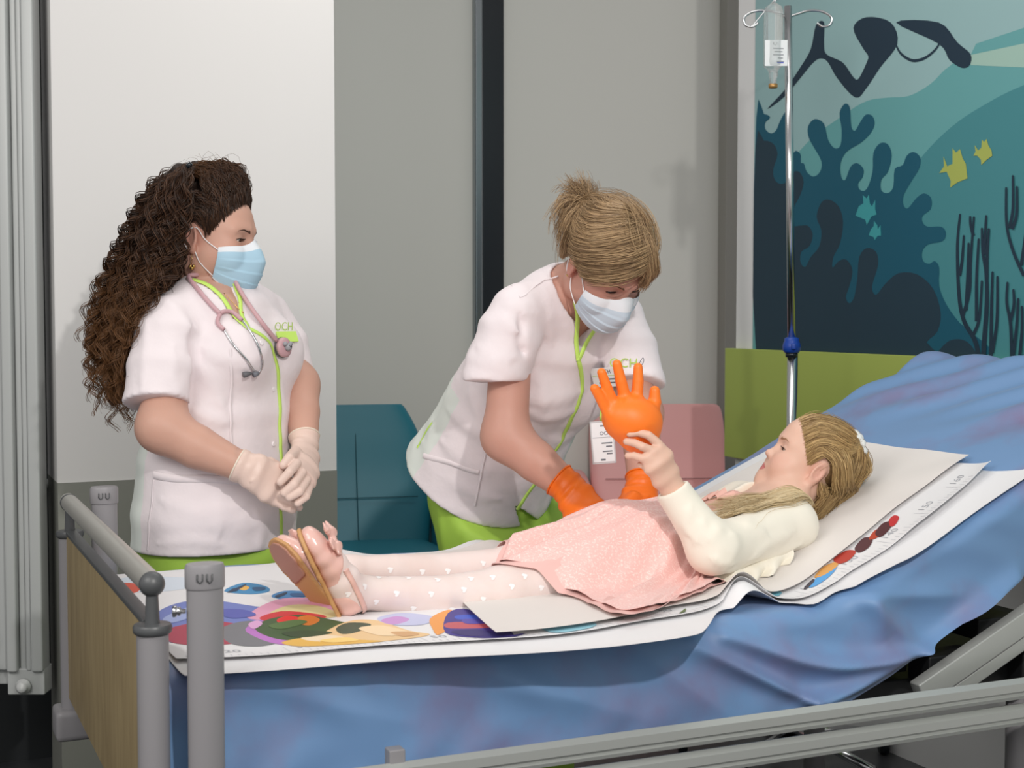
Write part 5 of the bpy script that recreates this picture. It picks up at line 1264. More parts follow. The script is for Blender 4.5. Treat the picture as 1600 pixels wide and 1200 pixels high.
hand2L = U(loft([WRl, P(1001, 778, 2.86), P(995, 796, 2.835), P(988, 812, 2.82)], [.029, .036, .039, .036], [.021, .02, .018, .015], nrm(P(1022, 795, 2.85) - P(972, 790, 2.83))),
           finger([(980, 796, 2.815), (972, 812, 2.79), (976, 826, 2.785)], [.0098, .009, .008]), finger([(990, 806, 2.81), (984, 822, 2.785), (988, 836, 2.78)], [.0098, .009, .008]), finger([(1001, 810, 2.81), (997, 826, 2.785), (1000, 840, 2.78)], [.0095, .0088, .008]), finger([(1011, 808, 2.825), (1009, 824, 2.8), (1010, 836, 2.795)], [.009, .008, .007]),
           finger([(990, 778, 2.835), (976, 790, 2.815), (966, 806, 2.79), (958, 814, 2.78)], [.0125, .0105, .009, .008]), k=.004)
neck2 = U(cone(toW((0, -.024, -.045), O2, R2, S2), nb2 - d2 * .02, .050, .060), cone(toW((.03, 0, -.06), O2, R2, S2), nb2 + fp2 * .05, .013, .012), cone(toW((-.03, 0, -.06), O2, R2, S2), nb2 + fp2 * .05, .013, .012), k=.03)
sR2e, dR2 = P(769, 597, 2.92), nrm(P(769, 597, 2.92) - P(800, 500, 2.93))
sL2e, dL2 = P(996, 602, 3.03), nrm(P(996, 602, 3.03) - P(972, 510, 3.09))
slR2 = INT(loft([SR2, P(797, 520, 2.93), P(778, 575, 2.92), sR2e, sR2e + dR2 * .05], [.056, .068, .068, .064, .062], [.052, .060, .060, .060, .060], r2 - .3 * f2), plane(sR2e, dR2 + V3(.28, 0, 0)))
slL2 = INT(loft([SL2, P(982, 545, 3.07), sL2e, sL2e + dL2 * .05], [.054, .06, .058, .056], [.05, .056, .056, .056], r2), plane(sL2e, dL2 + V3(-.25, 0, .0)))
bust2 = U(ell(C2[5] + r2 * .07 + fp2 * .075 - d2 * .01, (.076, .076, .076)), ell(C2[5] - r2 * .07 + fp2 * .075 - d2 * .01, (.076, .076, .076)), k=.03)
t20 = U(torso2, bust2, k=.05)
t20 = U(t20, U(cone(SR2, nb2 - d2 * .01, .052, .064), cone(SL2, nb2 - d2 * .01, .052, .064), k=.03), k=.04)
t20 = U(t20, slR2, slL2, k=.012)
c20 = lambda pix: cast(t20, pix, 2.2, 4)
FL2 = [(c20(pl), a, w) for pl, a, w in (
    ([(812, 490), (815, 540), (812, 600)], -.012, .009), ([(755, 470), (790, 500), (812, 520)], .007, .014), ([(770, 450), (800, 480), (830, 490)], .005, .014), ([(745, 540), (775, 560), (805, 560)], .005, .013), ([(815, 520), (845, 600), (850, 640)], .006, .02),
    ([(820, 640), (850, 655), (900, 640)], .008, .014), ([(810, 620), (850, 630), (910, 610)], .006, .016), ([(818, 655), (840, 680), (880, 690)], .007, .012), ([(700, 640), (740, 670), (800, 690)], .006, .018), ([(690, 690), (760, 730), (830, 730)], .006, .02),
    ([(660, 690), (720, 760), (780, 780)], .005, .018), ([(850, 450), (858, 500), (862, 540)], .004, .012), ([(720, 580), (700, 620), (670, 680)], .006, .016), ([(735, 600), (745, 640), (780, 700)], .007, .014), ([(930, 560), (960, 600), (975, 640)], .005, .015), ([(880, 740), (860, 770), (850, 800)], .005, .014))]
t2X = DISP(t20, lambda p: foldset(FL2)(p) + wob(.0024, 22, 13)(p))
hemo = P(712, 803, 3.15)
hn = nrm(-d2 + .10 * r2 + .05 * BZ)
def c2X(pix): return cast(t2X, pix, 2.2, 4)
WA, WB, WC = c2X([(876, 430), (903, 563), (938, 500)])
def vneck2(p):
    nl = nrm(np.cross(WB - WA, fp2)); nr = nrm(np.cross(WB - WC, fp2))
    nl = nl if (WC - WA) @ nl < 0 else -nl; nr = nr if (WA - WC) @ nr < 0 else -nr
    return np.maximum(np.maximum((p - f32(WB)) @ f32(nl), (p - f32(WB)) @ f32(nr)), -((p - f32(nb2)) @ f32(fp2)))
nh2 = loft([nb2 - d2 * .035 + fp2 * .012, nb2 + d2 * .045 + fp2 * .03, nb2 + d2 * .2 + fp2 * .06], [.066, .078, .1], [.062, .072, .09], r2)
tun2 = INT(t2X, plane(hemo, hn), .004) if False else SUB(t2X, plane(hemo, -hn), .006)
# the front opening below the last button
op0, op1, op2 = c2X([(806, 790), (812, 812), (838, 812)])
o_n1, o_n2 = nrm(np.cross(op1 - op0, fp2)), nrm(np.cross(op2 - op0, fp2)); o_n1 = o_n1 if (op2 - op0) @ o_n1 < 0 else -o_n1; o_n2 = o_n2 if (op1 - op0) @ o_n2 < 0 else -o_n2
opening = lambda p: np.maximum(np.maximum((p - f32(op0)) @ f32(o_n1), (p - f32(op0)) @ f32(o_n2)), -((p - f32(C2[2])) @ f32(fp2)) + .05)
tun2 = SUB(tun2, opening, .001)
# side slit on the flank
tun2 = SUB(tun2, vneck2, .001); tun2 = SUB(tun2, nh2, .003)
for e_, d_ in ((sR2e, dR2), (sL2e, dL2)): tun2 = SUB(tun2, INT(INT(OFF(t2X, -.009), plane(e_ - d_ * .03, -d_)), cone(e_ - d_ * .05, e_ + d_ * .1, .085)), .002)
tun2 = SUB(tun2, INT(OFF(t2X, -.009), plane(hemo + d2 * .05, -hn * -1 * -1)), .002) if False else SUB(tun2, INT(OFF(t2X, -.009), plane(hemo - hn * .05, -hn)), .002)
pts2 = np.array(C2 + [SR2, SL2, sR2e, sL2e]); lo2, hi2 = pts2.min(0) - .25, pts2.max(0) + .25
def ang2(c):
    q = c - C2[2]; h = q @ d2; q = q - h[:, None] * d2; return np.degrees(np.arctan2(q @ r2, q @ fp2)), h
def panel2(c):
    a, h = ang2(c); return (((a > 98) | (a < -40)) & (h < .26)).astype(int)
sdf_obj('tunic', tun2, [(lo2 * V3(1, 1, 0) + V3(0, 0, P(0, 830, 3.2)[2]), hi2 * V3(1, 1, 0) + V3(0, 0, nb2[2] + .1), .0044)], [M['tunic'], M['tunic_panel']], n2, mi=panel2, sm=3)
def edge2(A, B, n=16):
    p = A + (B - A) * np.linspace(0, 1, n)[:, None] + fp2 * .2; t = np.zeros(n)
    for _ in range(60): t += .7 * t2X((p - fp2 * t[:, None]).astype(np.float32))
    return p - fp2 * t[:, None]
fr2 = c2X([(903, 563), (908, 585), (909, 605), (904, 628), (893, 652), (880, 680), (866, 705), (850, 732), (832, 760), (818, 780), (808, 796)])
for nm, pl, w_ in (('collar_edging', edge2(WA, WB), .010), ('collar_edging', edge2(WC, WB), .010), ('front_edging', fr2, .010)): strip(nm, pl, w_, .0022, t2X, M['lime'], n2)
strip('pocket_edge', c2X([(662, 712), (700, 722), (748, 738)]), .012, .0015, t2X, M['tunic'], n2)
strip('seam', c2X([(762, 690), (752, 740), (742, 790)]), .005, .0014, t2X, M['tunic'], n2)
strip('side_slit', c2X([(676, 660), (664, 678), (652, 700)]), .006, .0012, t2X, M['lime'], n2)
strip('seam', c2X([(762, 452), (800, 446), (850, 438), (872, 432)]), .003, .0012, t2X, M['tunic'], n2)
# badge and embroidered letters on the chest
cb = c2X([(950, 588)])[0]; N = nrm(grad(t2X, [cb], .03)[0] + .35 * nrm(CAM - cb))
X = nrm(np.cross(BZ, N)); X = nrm(X + .08 * BZ)
def bdg(mb, c, X, Y):
    mb.cur = 1; txt(mb, 'OCH', c + X * .004 + Y * .0125, X, Y, .013); mb.box(c + X * .004 + Y * .0125, X, Y, np.cross(X, Y), .0, .0, .0)
    mb.cur = 2; mb.box(c + Y * .004, X, Y, np.cross(X, Y), .038, .0004, .0002)
    mb.cur = 3
    for k, (w_, y) in enumerate(((.018, -.004), (.026, -.012))): mb.box(c + X * (.03 - w_) * .6 + Y * y, X, Y, np.cross(X, Y), w_, .0016, .0002)
onto('name_badge', t2X, cb + N * .006, N, X, .042, .021, .0012, [M['card'], M['navy_print'], M['lime_print'], M['ink_grey']], n2, bdg)
cl = c2X([(975, 568)])[0]; N2_ = nrm(grad(t2X, [cl], .03)[0] + .2 * nrm(CAM - cl)); Xl = nrm(np.cross(BZ, N2_))
lb = MB(); txt(lb, 'OCH', cl + N2_ * .004, Xl, np.cross(N2_, Xl), .028)
lb.cur = 1; lf = np.cross(N2_, Xl)
lb.tube(crom([cl + N2_ * .004 + Xl * a + lf * b for a, b in ((.034, -.004), (.037, .006), (.042, .012), (.044, .006), (.041, -.002), (.036, -.003))], 4), .0007, 5)
lb.build('logo_print', [M['lime_print'], M['ink_grey']], n2, False)
# trousers and legs
hipN, hipF = P(748, 822, 3.23), P(846, 816, 3.31)
tr2 = U(*[U(cone(C2[2] + (h - C2[2]) * .4, h, .10, .088), chain([h, V3(h[0] + .01, h[1] + .02, .42), V3(h[0], h[1] + .04, .09)], [.088, .078, .072]), k=.05) for h in (hipN, hipF)], k=.015)
tr2 = U(tr2, cone(C2[2] + V3(.02, 0, -.03), C2[3], .12, .11), k=.06)
cT = lambda pix: cast(tr2, pix, 2.3, 4)
FT = [(cT(pl), a, w) for pl, a, w in (([(690, 770), (730, 830), (770, 880)], .008, .012), ([(700, 800), (735, 850), (745, 890)], .007, .012), ([(800, 800), (760, 840), (720, 880)], .006, .012), ([(805, 815), (830, 830), (880, 820)], .007, .012), ([(805, 850), (790, 870), (740, 880)], .005, .01), ([(860, 800), (840, 840), (815, 860)], .005, .012), ([(685, 780), (690, 830), (700, 880)], .005, .01))]
tr2 = DISP(tr2, lambda p: foldset(FT)(p) + wob(.003, 16, 21)(p))
tr2 = INT(tr2, U(OFF(t2X, -.011), plane(hemo, -hn)), .003)
sdf_obj('trousers', tr2, [(np.minimum(hipN, hipF) * V3(1, 1, 0) - V3(.2, .2, -.06), np.maximum(hipN, hipF) * V3(1, 1, 0) + V3(.2, .25, C2[2][2] + .05), .009)], M['trousers'], n2, sm=2)
for h in (hipN, hipF):
    c = V3(h[0], h[1] + .04, 0)
    sdf_obj('shoe', INT(U(cone(c + V3(0, 0, .045) - f2 * .05, c + V3(0, 0, .035) + f2 * .13, .042, .04), cone(c + V3(0, 0, .05), c + V3(0, 0, .09), .045), k=.03), plane((0, 0, .002), (0, 0, -1))), [(c - .25 + V3(0, 0, .24), c + .25 - V3(0, 0, .12), .009)], M['shoe_white'], n2)
# body
chest2 = U(loft(C2[4:], [a - .03 for a in wa2[4:]], [a - .02 for a in wb2[4:]], r2), bust2, cone(SR2, nb2 - d2 * .01, .045, .055), cone(SL2, nb2 - d2 * .01, .045, .055), k=.04)
legs2 = U(*[chain([h - BZ * .16, V3(h[0] + .01, h[1] + .02, .42), V3(h[0], h[1] + .04, .06)], [.07, .05, .04]) for h in (hipN, hipF)])
skin2 = U(head2, U(neck2, INT(chest2, OFF(t20, -.007), .01), k=.03), U(arm2R, hand2R, k=.012), U(arm2L, hand2L, k=.012), legs2, k=.006)
h2lo, h2hi = O2 - V3(.16, .17, .16), O2 + V3(.16, .16, .17)
inH = lambda c, e=0: ((c > h2lo + e) & (c < h2hi - e)).all(1)
col2 = skin_col(O2, R2, S2, (194, 146, 130), blush=(206, 112, 100), bl=.45)
sdf_obj('body', skin2, [(h2lo - .008, h2hi + .008, .0022, inH), (V3(lo2[0], 2.70, .05), V3(hi2[0], hi2[1], h2hi[2]), .006, lambda c: ~inH(c, .009))], M['skin'], n2, col=col2)
eyeballs(n2, O2, R2, S2, nrm(R2[:, 1] - .5 * R2[:, 2]), (80, 90, 90)); brows_lashes(n2, head2, O2, R2, S2, (120, 92, 66), gap=.0028, drop=.003)
# gloves
M['orange'] = mat('orange_nitrile', (236, 110, 14), .42, bump=(70, .2, .002), spec=.45)
def glove2(hf, af, wrist, d, folds_):
    cc = wrist - d * .022
    g = DISP(OFF(U(hf, INT(af, plane(cc, -d)), k=.012), .0018), lambda p: foldset(folds_)(p) + .0012 * np.sin((p - f32(cc)) @ f32(d) * 330) * np.exp(-((((p - f32(cc)) @ f32(d)) - .03) / .025) ** 2))
    g = INT(g, plane(cc, -d), .001); L_ = np.array([wrist, wrist + d * .1]); 
    o = sdf_obj('glove', g, [(L_.min(0) - .09, L_.max(0) + .09, .0026)], M['orange'], n2)
    a_ = nrm(np.cross(d, BZ) + 1e-3); b_ = np.cross(d, a_); rp = np.array([cc + (a_ * math.cos(t) + b_ * math.sin(t)) * .035 for t in np.linspace(0, 2 * PI, 33)])
    for _ in range(6): rp = snap(OFF(af, .0022), rp, 0, 1); rp = rp - ((rp - cc) @ d)[:, None] * d
    MB().tube(rp, .0018, 8, False).build('rolled_cuff', M['orange'], o)
glove2(hand2R, arm2R, WR2, nrm(WR2 - EL2), [([P(895, 772, 2.80), P(905, 768, 2.82), P(915, 776, 2.8)], .0022, .004), ([P(880, 770, 2.82), P(892, 766, 2.82), P(905, 760, 2.84)], .002, .004)])
glove2(hand2L, arm2L, WRl, nrm(WRl - ELl), [([P(985, 772, 2.84), P(1000, 776, 2.83), P(1018, 774, 2.84)], .0022, .004), ([P(985, 782, 2.83), P(1000, 786, 2.81), P(1016, 780, 2.82)], .002, .004)])
# mask
mk, W = mask_mesh('face_mask', n2, head2, O2, R2, S2, .002, -.112, 60, [mat('mask_pale_blue', (196, 212, 226), .65), M['mask_edge']])
for p in mk.data.polygons:
    k = p.index; j = (k // 60) if k < nq else ((k - nq) // 60 if k < 2 * nq else 99); p.material_index = 1 if (j < 9 or j >= 47) else 0
for sg, col_ in ((1, W[:, -1]), (-1, W[:, 0])):
    ear = [toW((sg * .079, -.012, .018), O2, R2, S2), toW((sg * .076, -.026, .0), O2, R2, S2), toW((sg * .078, -.012, -.024), O2, R2, S2)]
    mid1 = snap(head2, [(col_[3] + ear[0]) / 2], .002)[0]; mid2 = snap(head2, [(col_[-5] + ear[2]) / 2], .002)[0]
    MB().tube(crom([col_[3], mid1, toW((sg * .078, .004, .022), O2, R2, S2), ear[0], ear[1], ear[2], toW((sg * .074, .0, -.022), O2, R2, S2), mid2, col_[-5]], 5), .0012, 6).build('ear_loop', M['loop'], mk)
MB().ball(toW((.0775, -.002, -.028), O2, R2, S2), .0038, 12).build('earring', M['gold'], n2)
# hair
hm2 = hair_mat('blonde_hair', (104, 80, 56), (200, 168, 128), None, .38)
L2 = lambda x, y, z: toW((x, y, z), O2, R2, S2)
h2f = local(head_sdf(gap=0), O2, R2, S2)
cap2 = local(INT(ell((0, -.016, .052), (.079, .098, .087)), plane((0, .040, .0), (0, .93, -.36)), .008), O2, R2, S2)
cap2 = SUB(cap2, local(ell((.082, -.002, -.004), (.02, .024, .034)), O2, R2, S2), .01); cap2 = SUB(cap2, local(ell((-.082, -.002, -.004), (.02, .024, .034)), O2, R2, S2), .01)
hv, hq = surf_nets(cap2, O2 - .18, O2 + .18, .004)
hair2 = quadmesh('hair', hv, hq, mat('blonde_hair_base', (122, 94, 62), .6, bump=(150, .6, .004)), n2)
tie = P(921, 326, 2.93); push2 = U(h2f, cap2)
eko2 = local(U(ell((.088, .0, -.004), (.02, .024, .034)), ell((-.088, .0, -.004), (.02, .024, .034))), O2, R2, S2)
sc2 = []
for a in np.linspace(-1.3, .3, 10):
    x = .067 * math.sin(a * 1.35); y = .079 * math.cos(a * .95) - .006; z = .090 - .058 * abs(a) ** 1.5
    t_ = np.asarray(tie); m1 = L2(x * 1.18, y * .62 - .004, z + .032); m2 = L2(x * 1.05, y * .1 - .03, .118 - .03 * abs(a)); sc2.append([L2(x, y, z), m1, m2, m2 * .35 + t_ * .65, t_])
strands('hair_scalp', sc2, 2400, hm2, hair2, .00062, 26, .0035, None, push2, (.002, .011), 21, .8, .05, wav=.0015, clump=3, clumpr=.0016, avoid=eko2)
nape = []
for a in np.linspace(-1, 1, 11):
    x = .07 * math.sin(a * 1.5); y = -.03 - .058 * math.cos(a * 1.5); z = -.052 + .05 * abs(a) ** 3
    nape.append([L2(x, y, z), L2(x * 1.1, y * 1.1 - .006, z + .05), L2(x * .9, y * .6 - .05, z * .3 + .085), np.asarray(tie)])
strands('hair_nape', nape, 1300, hm2, hair2, .00062, 22, .0035, None, push2, (.001, .008), 22, .8, .05, clump=3, clumpr=.0016, avoid=eko2)
fr = []
for a in np.linspace(-1.2, -.3, 6):            # fringe combed over the forehead to the sides
    x0 = .012 + .02 * a; fr.append([L2(x0 * .6, -.005, .140), L2(x0 + .012 * a, .055, .128), L2(.034 * a + .004, .098, .098 - .006 * abs(a)), L2(.052 * a + .004, .107 - .020 * a * a, .062 - .004 * abs(a)), L2(.062 * a + .006, .101 - .028 * a * a, .034 - .006 * abs(a))])
strands('hair_fringe', fr, 1500, hm2, hair2, .0006, 26, .0035, None, push2, (.003, .012), 23, .35, .3, wav=.002, clump=4, clumpr=.002)
tt_ = np.asarray(tie)
sweep = [[L2(.045, .096, .052), L2(.078, .055, .060), L2(.090, .0, .060), L2(.076, -.055, .075), tt_], [L2(.05, .09, .036), L2(.080, .05, .042), L2(.092, .0, .044), L2(.08, -.06, .055), tt_], [L2(.03, .098, .075), L2(.068, .062, .088), L2(.084, .005, .084), L2(.06, -.05, .1), tt_], [L2(.02, .095, .092), L2(.05, .07, .112), L2(.066, .015, .112), L2(.045, -.045, .118), tt_]]
part = [[L2(-.016, .094, .098), L2(.022, .106, .078), L2(.054, .092, .050), L2(.074, .062, .022), L2(.080, .040, .004)], [L2(-.016, .084, .112), L2(.028, .092, .096), L2(.066, .070, .062), L2(.085, .030, .030), L2(.088, -.004, .022)],
        [L2(-.014, .066, .126), L2(.030, .074, .112), L2(.070, .050, .078), L2(.090, .008, .044), L2(.088, -.03, .03)], [L2(-.012, .042, .136), L2(.034, .05, .126), L2(.076, .026, .086), L2(.092, -.018, .056), L2(.078, -.06, .05)], [L2(-.01, .014, .141), L2(.036, .022, .134), L2(.076, -.002, .096), L2(.084, -.044, .076), L2(.056, -.074, .078)],
        [L2(-.012, -.004, .143), L2(.026, -.006, .141), L2(.056, -.026, .120), L2(.060, -.058, .100), np.asarray(tie)], [L2(-.014, -.016, .143), L2(.012, -.028, .142), L2(.030, -.05, .126), L2(.024, -.07, .115), np.asarray(tie)]]
strands('hair_part', part, 3300, hm2, hair2, .0006, 28, .0032, None, push2, (.005, .017), 29, .45, .15, wav=.003, clump=5, clumpr=.002)
pt_ = [[(921, 326, 2.93), (912, 308, 2.93), (903, 290, 2.94), (897, 274, 2.95)], [(921, 326, 2.93), (902, 306, 2.92), (885, 298, 2.92), (872, 318, 2.92)], [(921, 326, 2.93), (900, 318, 2.9), (884, 326, 2.9), (874, 352, 2.91), (880, 385, 2.93)],
       [(921, 326, 2.93), (906, 332, 2.89), (894, 352, 2.89), (886, 376, 2.9), (890, 398, 2.92)], [(921, 326, 2.93), (905, 308, 2.97), (888, 304, 2.99), (870, 330, 2.99)], [(921, 326, 2.93), (925, 305, 2.95), (922, 292, 2.97), (910, 284, 2.98)]]
strands('ponytail', [[P(*q) for q in g] for g in pt_], 1400, hm2, hair2, .0006, 26, lambda t: .003 + .010 * t, None, None, (0, 0), 25, .35, .4, closed=True, wav=.003, clump=4, clumpr=.0025)
strands('hair_flyaways', sc2, 90, hm2, hair2, .0004, 26, .012, None, push2, (.012, .026), 26, .4, .3, wav=.006)
MB().tube([tie + V3(.012, 0, -.004), tie + V3(-.006, 0, .004)], [.014, .013], 14).build('hair_tie', M['dark'], hair2)
# id card on a short strap
ic = P(942, 691, 2.93); Nc = nrm(CAM - ic + V3(.5, 0, .1)); Xc = nrm(np.cross(BZ, Nc) + .06 * BZ); Yc = np.cross(Nc, Xc)
idc = thing('id_card', ic + Yc * .04, 'white identity card hanging from the chest of the leaning blonde nurse', 'identity card')
cbm = MB(); cbm.box(ic, Xc, Yc, Nc, .0225, .041, .0012, .001); q = ic + Nc * .0016
cbm.cur = 1; txt(cbm, 'OCH', q + Yc * .018 + Xc * .006, Xc, Yc, .0105)
cbm.cur = 2; cbm.box(q + Yc * .010, Xc, Yc, Nc, .021, .0003, .0002)
for x, y, w_ in ((.008, -.002, .011), (.012, -.009, .006), (.008, -.019, .010), (.012, -.024, .006), (-.002, -.036, .005), (.004, .034, .008)): cbm.box(q + Yc * y + Xc * x, Xc, Yc, Nc, w_, .0013 if y > -.03 else .0018, .0002)
cbm.build('card', [M['card'], M['navy_print'], M['ink_grey']], idc, False)
fr_ = MB()
for sx in (-1, 1): fr_.box(ic + Xc * .0235 * sx, Xc, Yc, Nc, .0012, .044, .002)
for sy in (-1, 1): fr_.box(ic + Yc * .0428 * sy, Xc, Yc, Nc, .0245, .0014, .002)
fr_.build('holder', mat('clear_holder', (214, 216, 218), .25, alpha=.7), idc, False)
MB().tube(crom([ic + Yc * .043, ic + Yc * .06 + Nc * .006, cb + N * .009 - V3(0, 0, .02)], 6), .0028, 8, True, .3).build('strap', M['lime_print'], idc)
# ================================================================== girl lying on the bed
def bs(a, t, h): return BS(np.array(a), np.array(t), np.array(h)).reshape(3)
g0 = bs(.93, .36, 0); gl = thing('person', g0, 'little girl in a pink tulle dress lying on the bed holding an inflated glove', 'person')
S3 = .83; O3 = P(1263, 732, 2.86); R3 = basis(O3, -79, 31, 0)
head3 = local(head_sdf(gap=.0030, drop=.0034, jaw=.93, child=1), O3, R3, S3)
hipc, waist, chestc, neckb = bs(.93, .36, .064), bs(1.07, .36, .070), bs(1.20, .355, .066), bs(1.325, .355, .058)
SH3, SHF = BT(1236, 822, .255), bs(1.28, .47, .055)
EB3, WR3 = BT(1112, 858, .185), BT(1050, 762, .215)
EBF, WRF, HDF = bs(1.13, .545, .05), bs(.95, .56, .05), bs(.87, .55, .045)
knN, anN = BT(786, 922, .275), BT(556, 925, .265)
knF, anF = BT(800, 888, .40), BT(545, 893, .375)
hpN, hpF = bs(.93, .30, .062), bs(.93, .42, .062)
calfN, calfF = BT(690, 934, .27), BT(690, 897, .39)
shinN, shinF = BT(615, 929, .268), BT(615, 892, .382)
# feet: heel, toe
HN, TN = BT(532, 962, .262), BT(471, 836, .24)
HF, TF = BT(517, 956, .352), BT(430, 850, .405)
def foot(H, T, an, nvec):
    d = nrm(T - H); n = nrm(nvec - (nvec @ d) * d); L = np.linalg.norm(T - H); s = np.cross(d, n); W = lambda x, h, w=0: H + d * x * L - n * h + s * w
    rows = [(.06, .019, .021), (.2, .0195, .023), (.38, .02, .026), (.56, .0235, .022), (.72, .0255, .016), (.86, .0225, .012), (.95, .0155, .009)]
    f = loft([W(x, h + .002) for x, w, h in rows], [w for x, w, h in rows], [h for x, w, h in rows], s)
    return d, n, s, L, W, f, rows
tcN = nrm(CAM - HN)
viewN = nrm(HN - CAM)
nN = np.cross(nrm(TN - HN), viewN); nN = nN if nN @ BU < 0 else -nN; nN = nrm(nN + .10 * viewN)
nF = np.cross(nrm(TF - HF), viewN); nF = nF if nF @ BU < 0 else -nF; nF = nrm(nF - .62 * viewN)
fN, fF = foot(HN, TN, anN, nN), foot(HF, TF, anF, nF)
legN = U(chain([hpN, knN], [.064, .040]), chain([knN, calfN, shinN, anN], [.039, .0365, .029, .0255]), cone(anN, fN[4](.34, .026), .0255, .022), fN[5], k=.016)
legF = U(chain([hpF, knF], [.064, .040]), chain([knF, calfF, shinF, anF], [.038, .0355, .028, .0250]), cone(anF, fF[4](.34, .026), .0250, .022), fF[5], k=.016)
hip3 = U(ell(hipc, (.10, .1, .07)), k=.02)
tors3 = loft([hipc, waist, chestc, bs(1.28, .355, .060), neckb], [.085, .074, .084, .086, .05], [.060, .056, .060, .048, .034], BV)
neck3 = cone(toW((0, -.022, -.05), O3, R3, S3), neckb, .035, .038)
armN3 = U(cone(SH3, EB3, .034, .031), chain([EB3, EB3 * .45 + WR3 * .55, WR3], [.031, .029, .0205]), k=.02)
armF3 = U(cone(SHF, EBF, .033, .03), chain([EBF, WRF], [.03, .021]), cone(WRF, HDF, .021, .024), k=.02)
tg_ = .232
def fg(pts, rs): return chain([BT(*p) for p in pts], rs)
hand3 = U(loft([WR3, BT(1040, 744, .212), BT(1029, 722, .205), BT(1020, 706, .207)], [.0215, .027, .030, .027], [.0165, .0155, .0135, .012], nrm(BT(1040, 700, .2) - BT(1010, 735, .2))),
          fg([(1028, 693, .208), (1013, 680, .212), (998, 676, .226), (984, 678, .232)], [.0085, .0077, .0072, .0064]), fg([(1021, 705, .205), (1004, 698, .207), (991, 692, .219), (979, 690, .228)], [.0085, .0077, .0072, .0064]),
          fg([(1018, 718, .205), (1003, 716, .208), (991, 712, .216), (981, 712, .224)], [.0082, .0074, .0068, .0060]), fg([(1021, 729, .208), (1010, 730, .215), (1000, 726, .222)], [.0075, .0066, .0056]),
          fg([(1036, 722, .236), (1022, 704, .262), (1010, 692, .268)], [.0105, .0088, .0074]), k=.0045)
body3 = U(U(head3, neck3, k=.03), tors3, k=.03)
body3 = U(body3, U(armN3, hand3, k=.01), armF3, legN, legF, hip3, k=.012)
h3lo, h3hi = O3 - V3(.135, .13, .12), O3 + V3(.135, .13, .14)
hd3 = np.stack([BT(970, 660, .2), BT(1070, 780, .28)]); hd3lo, hd3hi = np.minimum(hd3[0], hd3[1]) - .03, np.maximum(hd3[0], hd3[1]) + .03
inA = lambda c, e=0: ((c > h3lo + e) & (c < h3hi - e)).all(1); inB = lambda c, e=0: ((c > hd3lo + e) & (c < hd3hi - e)).all(1)
allp = np.array([hipc, anN, anF, SH3, SHF, EB3, EBF, TN, TF, HN, HF, neckb]); b3lo, b3hi = allp.min(0) - .09, allp.max(0) + .09
col3 = skin_col(O3, R3, S3, (224, 184, 164), lip=(198, 112, 112), blush=(226, 150, 138), bl=.42, lz=.0085)
sdf_obj('body', body3, [(h3lo, h3hi, .0019, inA), (hd3lo, hd3hi, .0022, inB), (b3lo, b3hi, .0065, lambda c: ~inA(c, .009) & ~inB(c, .009))], M['skin'], gl, col=col3)
eyeballs(gl, O3, R3, S3, nrm(R3[:, 1] - .42 * R3[:, 2]), (74, 52, 40)); brows_lashes(gl, head3, O3, R3, S3, (176, 136, 104), gap=.0030, drop=.0034, lash=.005, lashcol=mat('lash_brown', (72, 48, 38), .6))
# tights with a heart pattern
tights = OFF(U(legN, legF, hip3, k=.012), .0016)
tights = INT(tights, plane(bs(.98, .36, 0), BU))
M['tights'] = mat('white_tights', (226, 206, 200), .6, bump=(700, .08, .0004), vary=((232, 216, 212), 9, .4, .6), sss=.05)
tl, th = np.minimum(b3lo, TN - .05), bs(1.0, .55, .15) 
tv_, tq_ = surf_nets(tights, np.array([b3lo[0], b3lo[1], .70]), np.array([bs(1, 0, 0)[0] + .05, b3hi[1], 1.02]), .0038)
hv_, hq_ = [], []
hs = np.array([(0, -1.1), (.55, -.45), (.95, .15), (.9, .65), (.5, .85), (.15, .65), (0, .4), (-.15, .65), (-.5, .85), (-.9, .65), (-.95, .15), (-.55, -.45)])
hpix = [(570, 916), (588, 940), (620, 927), (646, 950), (674, 928), (706, 952), (725, 921), (755, 936), (770, 902), (800, 916), (826, 940), (592, 902), (638, 903), (684, 906), (736, 904), (700, 892), (755, 880), (846, 918), (544, 928), (514, 894), (782, 947), (820, 900), (850, 950), (660, 893), (610, 890), (800, 953), (875, 935)]
for (x, y), c in zip(hpix, cast(tights, hpix, 1.8, 3.2)):
    if tights(c[None].astype(np.float32))[0] > .004: continue
    N = grad(tights, [c], .004)[0]; X = nrm(np.cross(N, nrm(V3(.8, .3, .35)))); Y = np.cross(N, X); e = .0062 * .9
    pts = [c + X * a * e + Y * b * e for a, b in hs]; ring_ = snap(tights, pts, .0007); cc = snap(tights, [c], .0011)
    b_ = len(tv_) + 13 * len(hv_); hv_.append(np.concatenate([ring_, cc])); hq_ += [(b_ + 12, b_ + i, b_ + i + 1, b_ + (i + 2) % 12) for i in range(0, 12, 2)]
quadmesh('tights', np.concatenate([tv_] + hv_), np.concatenate([tq_, np.array(hq_)]), [M['tights'], mat('heart_white', (244, 240, 240), .5)], gl, mi=np.concatenate([np.zeros(len(tq_), int), np.ones(len(hq_), int)]))
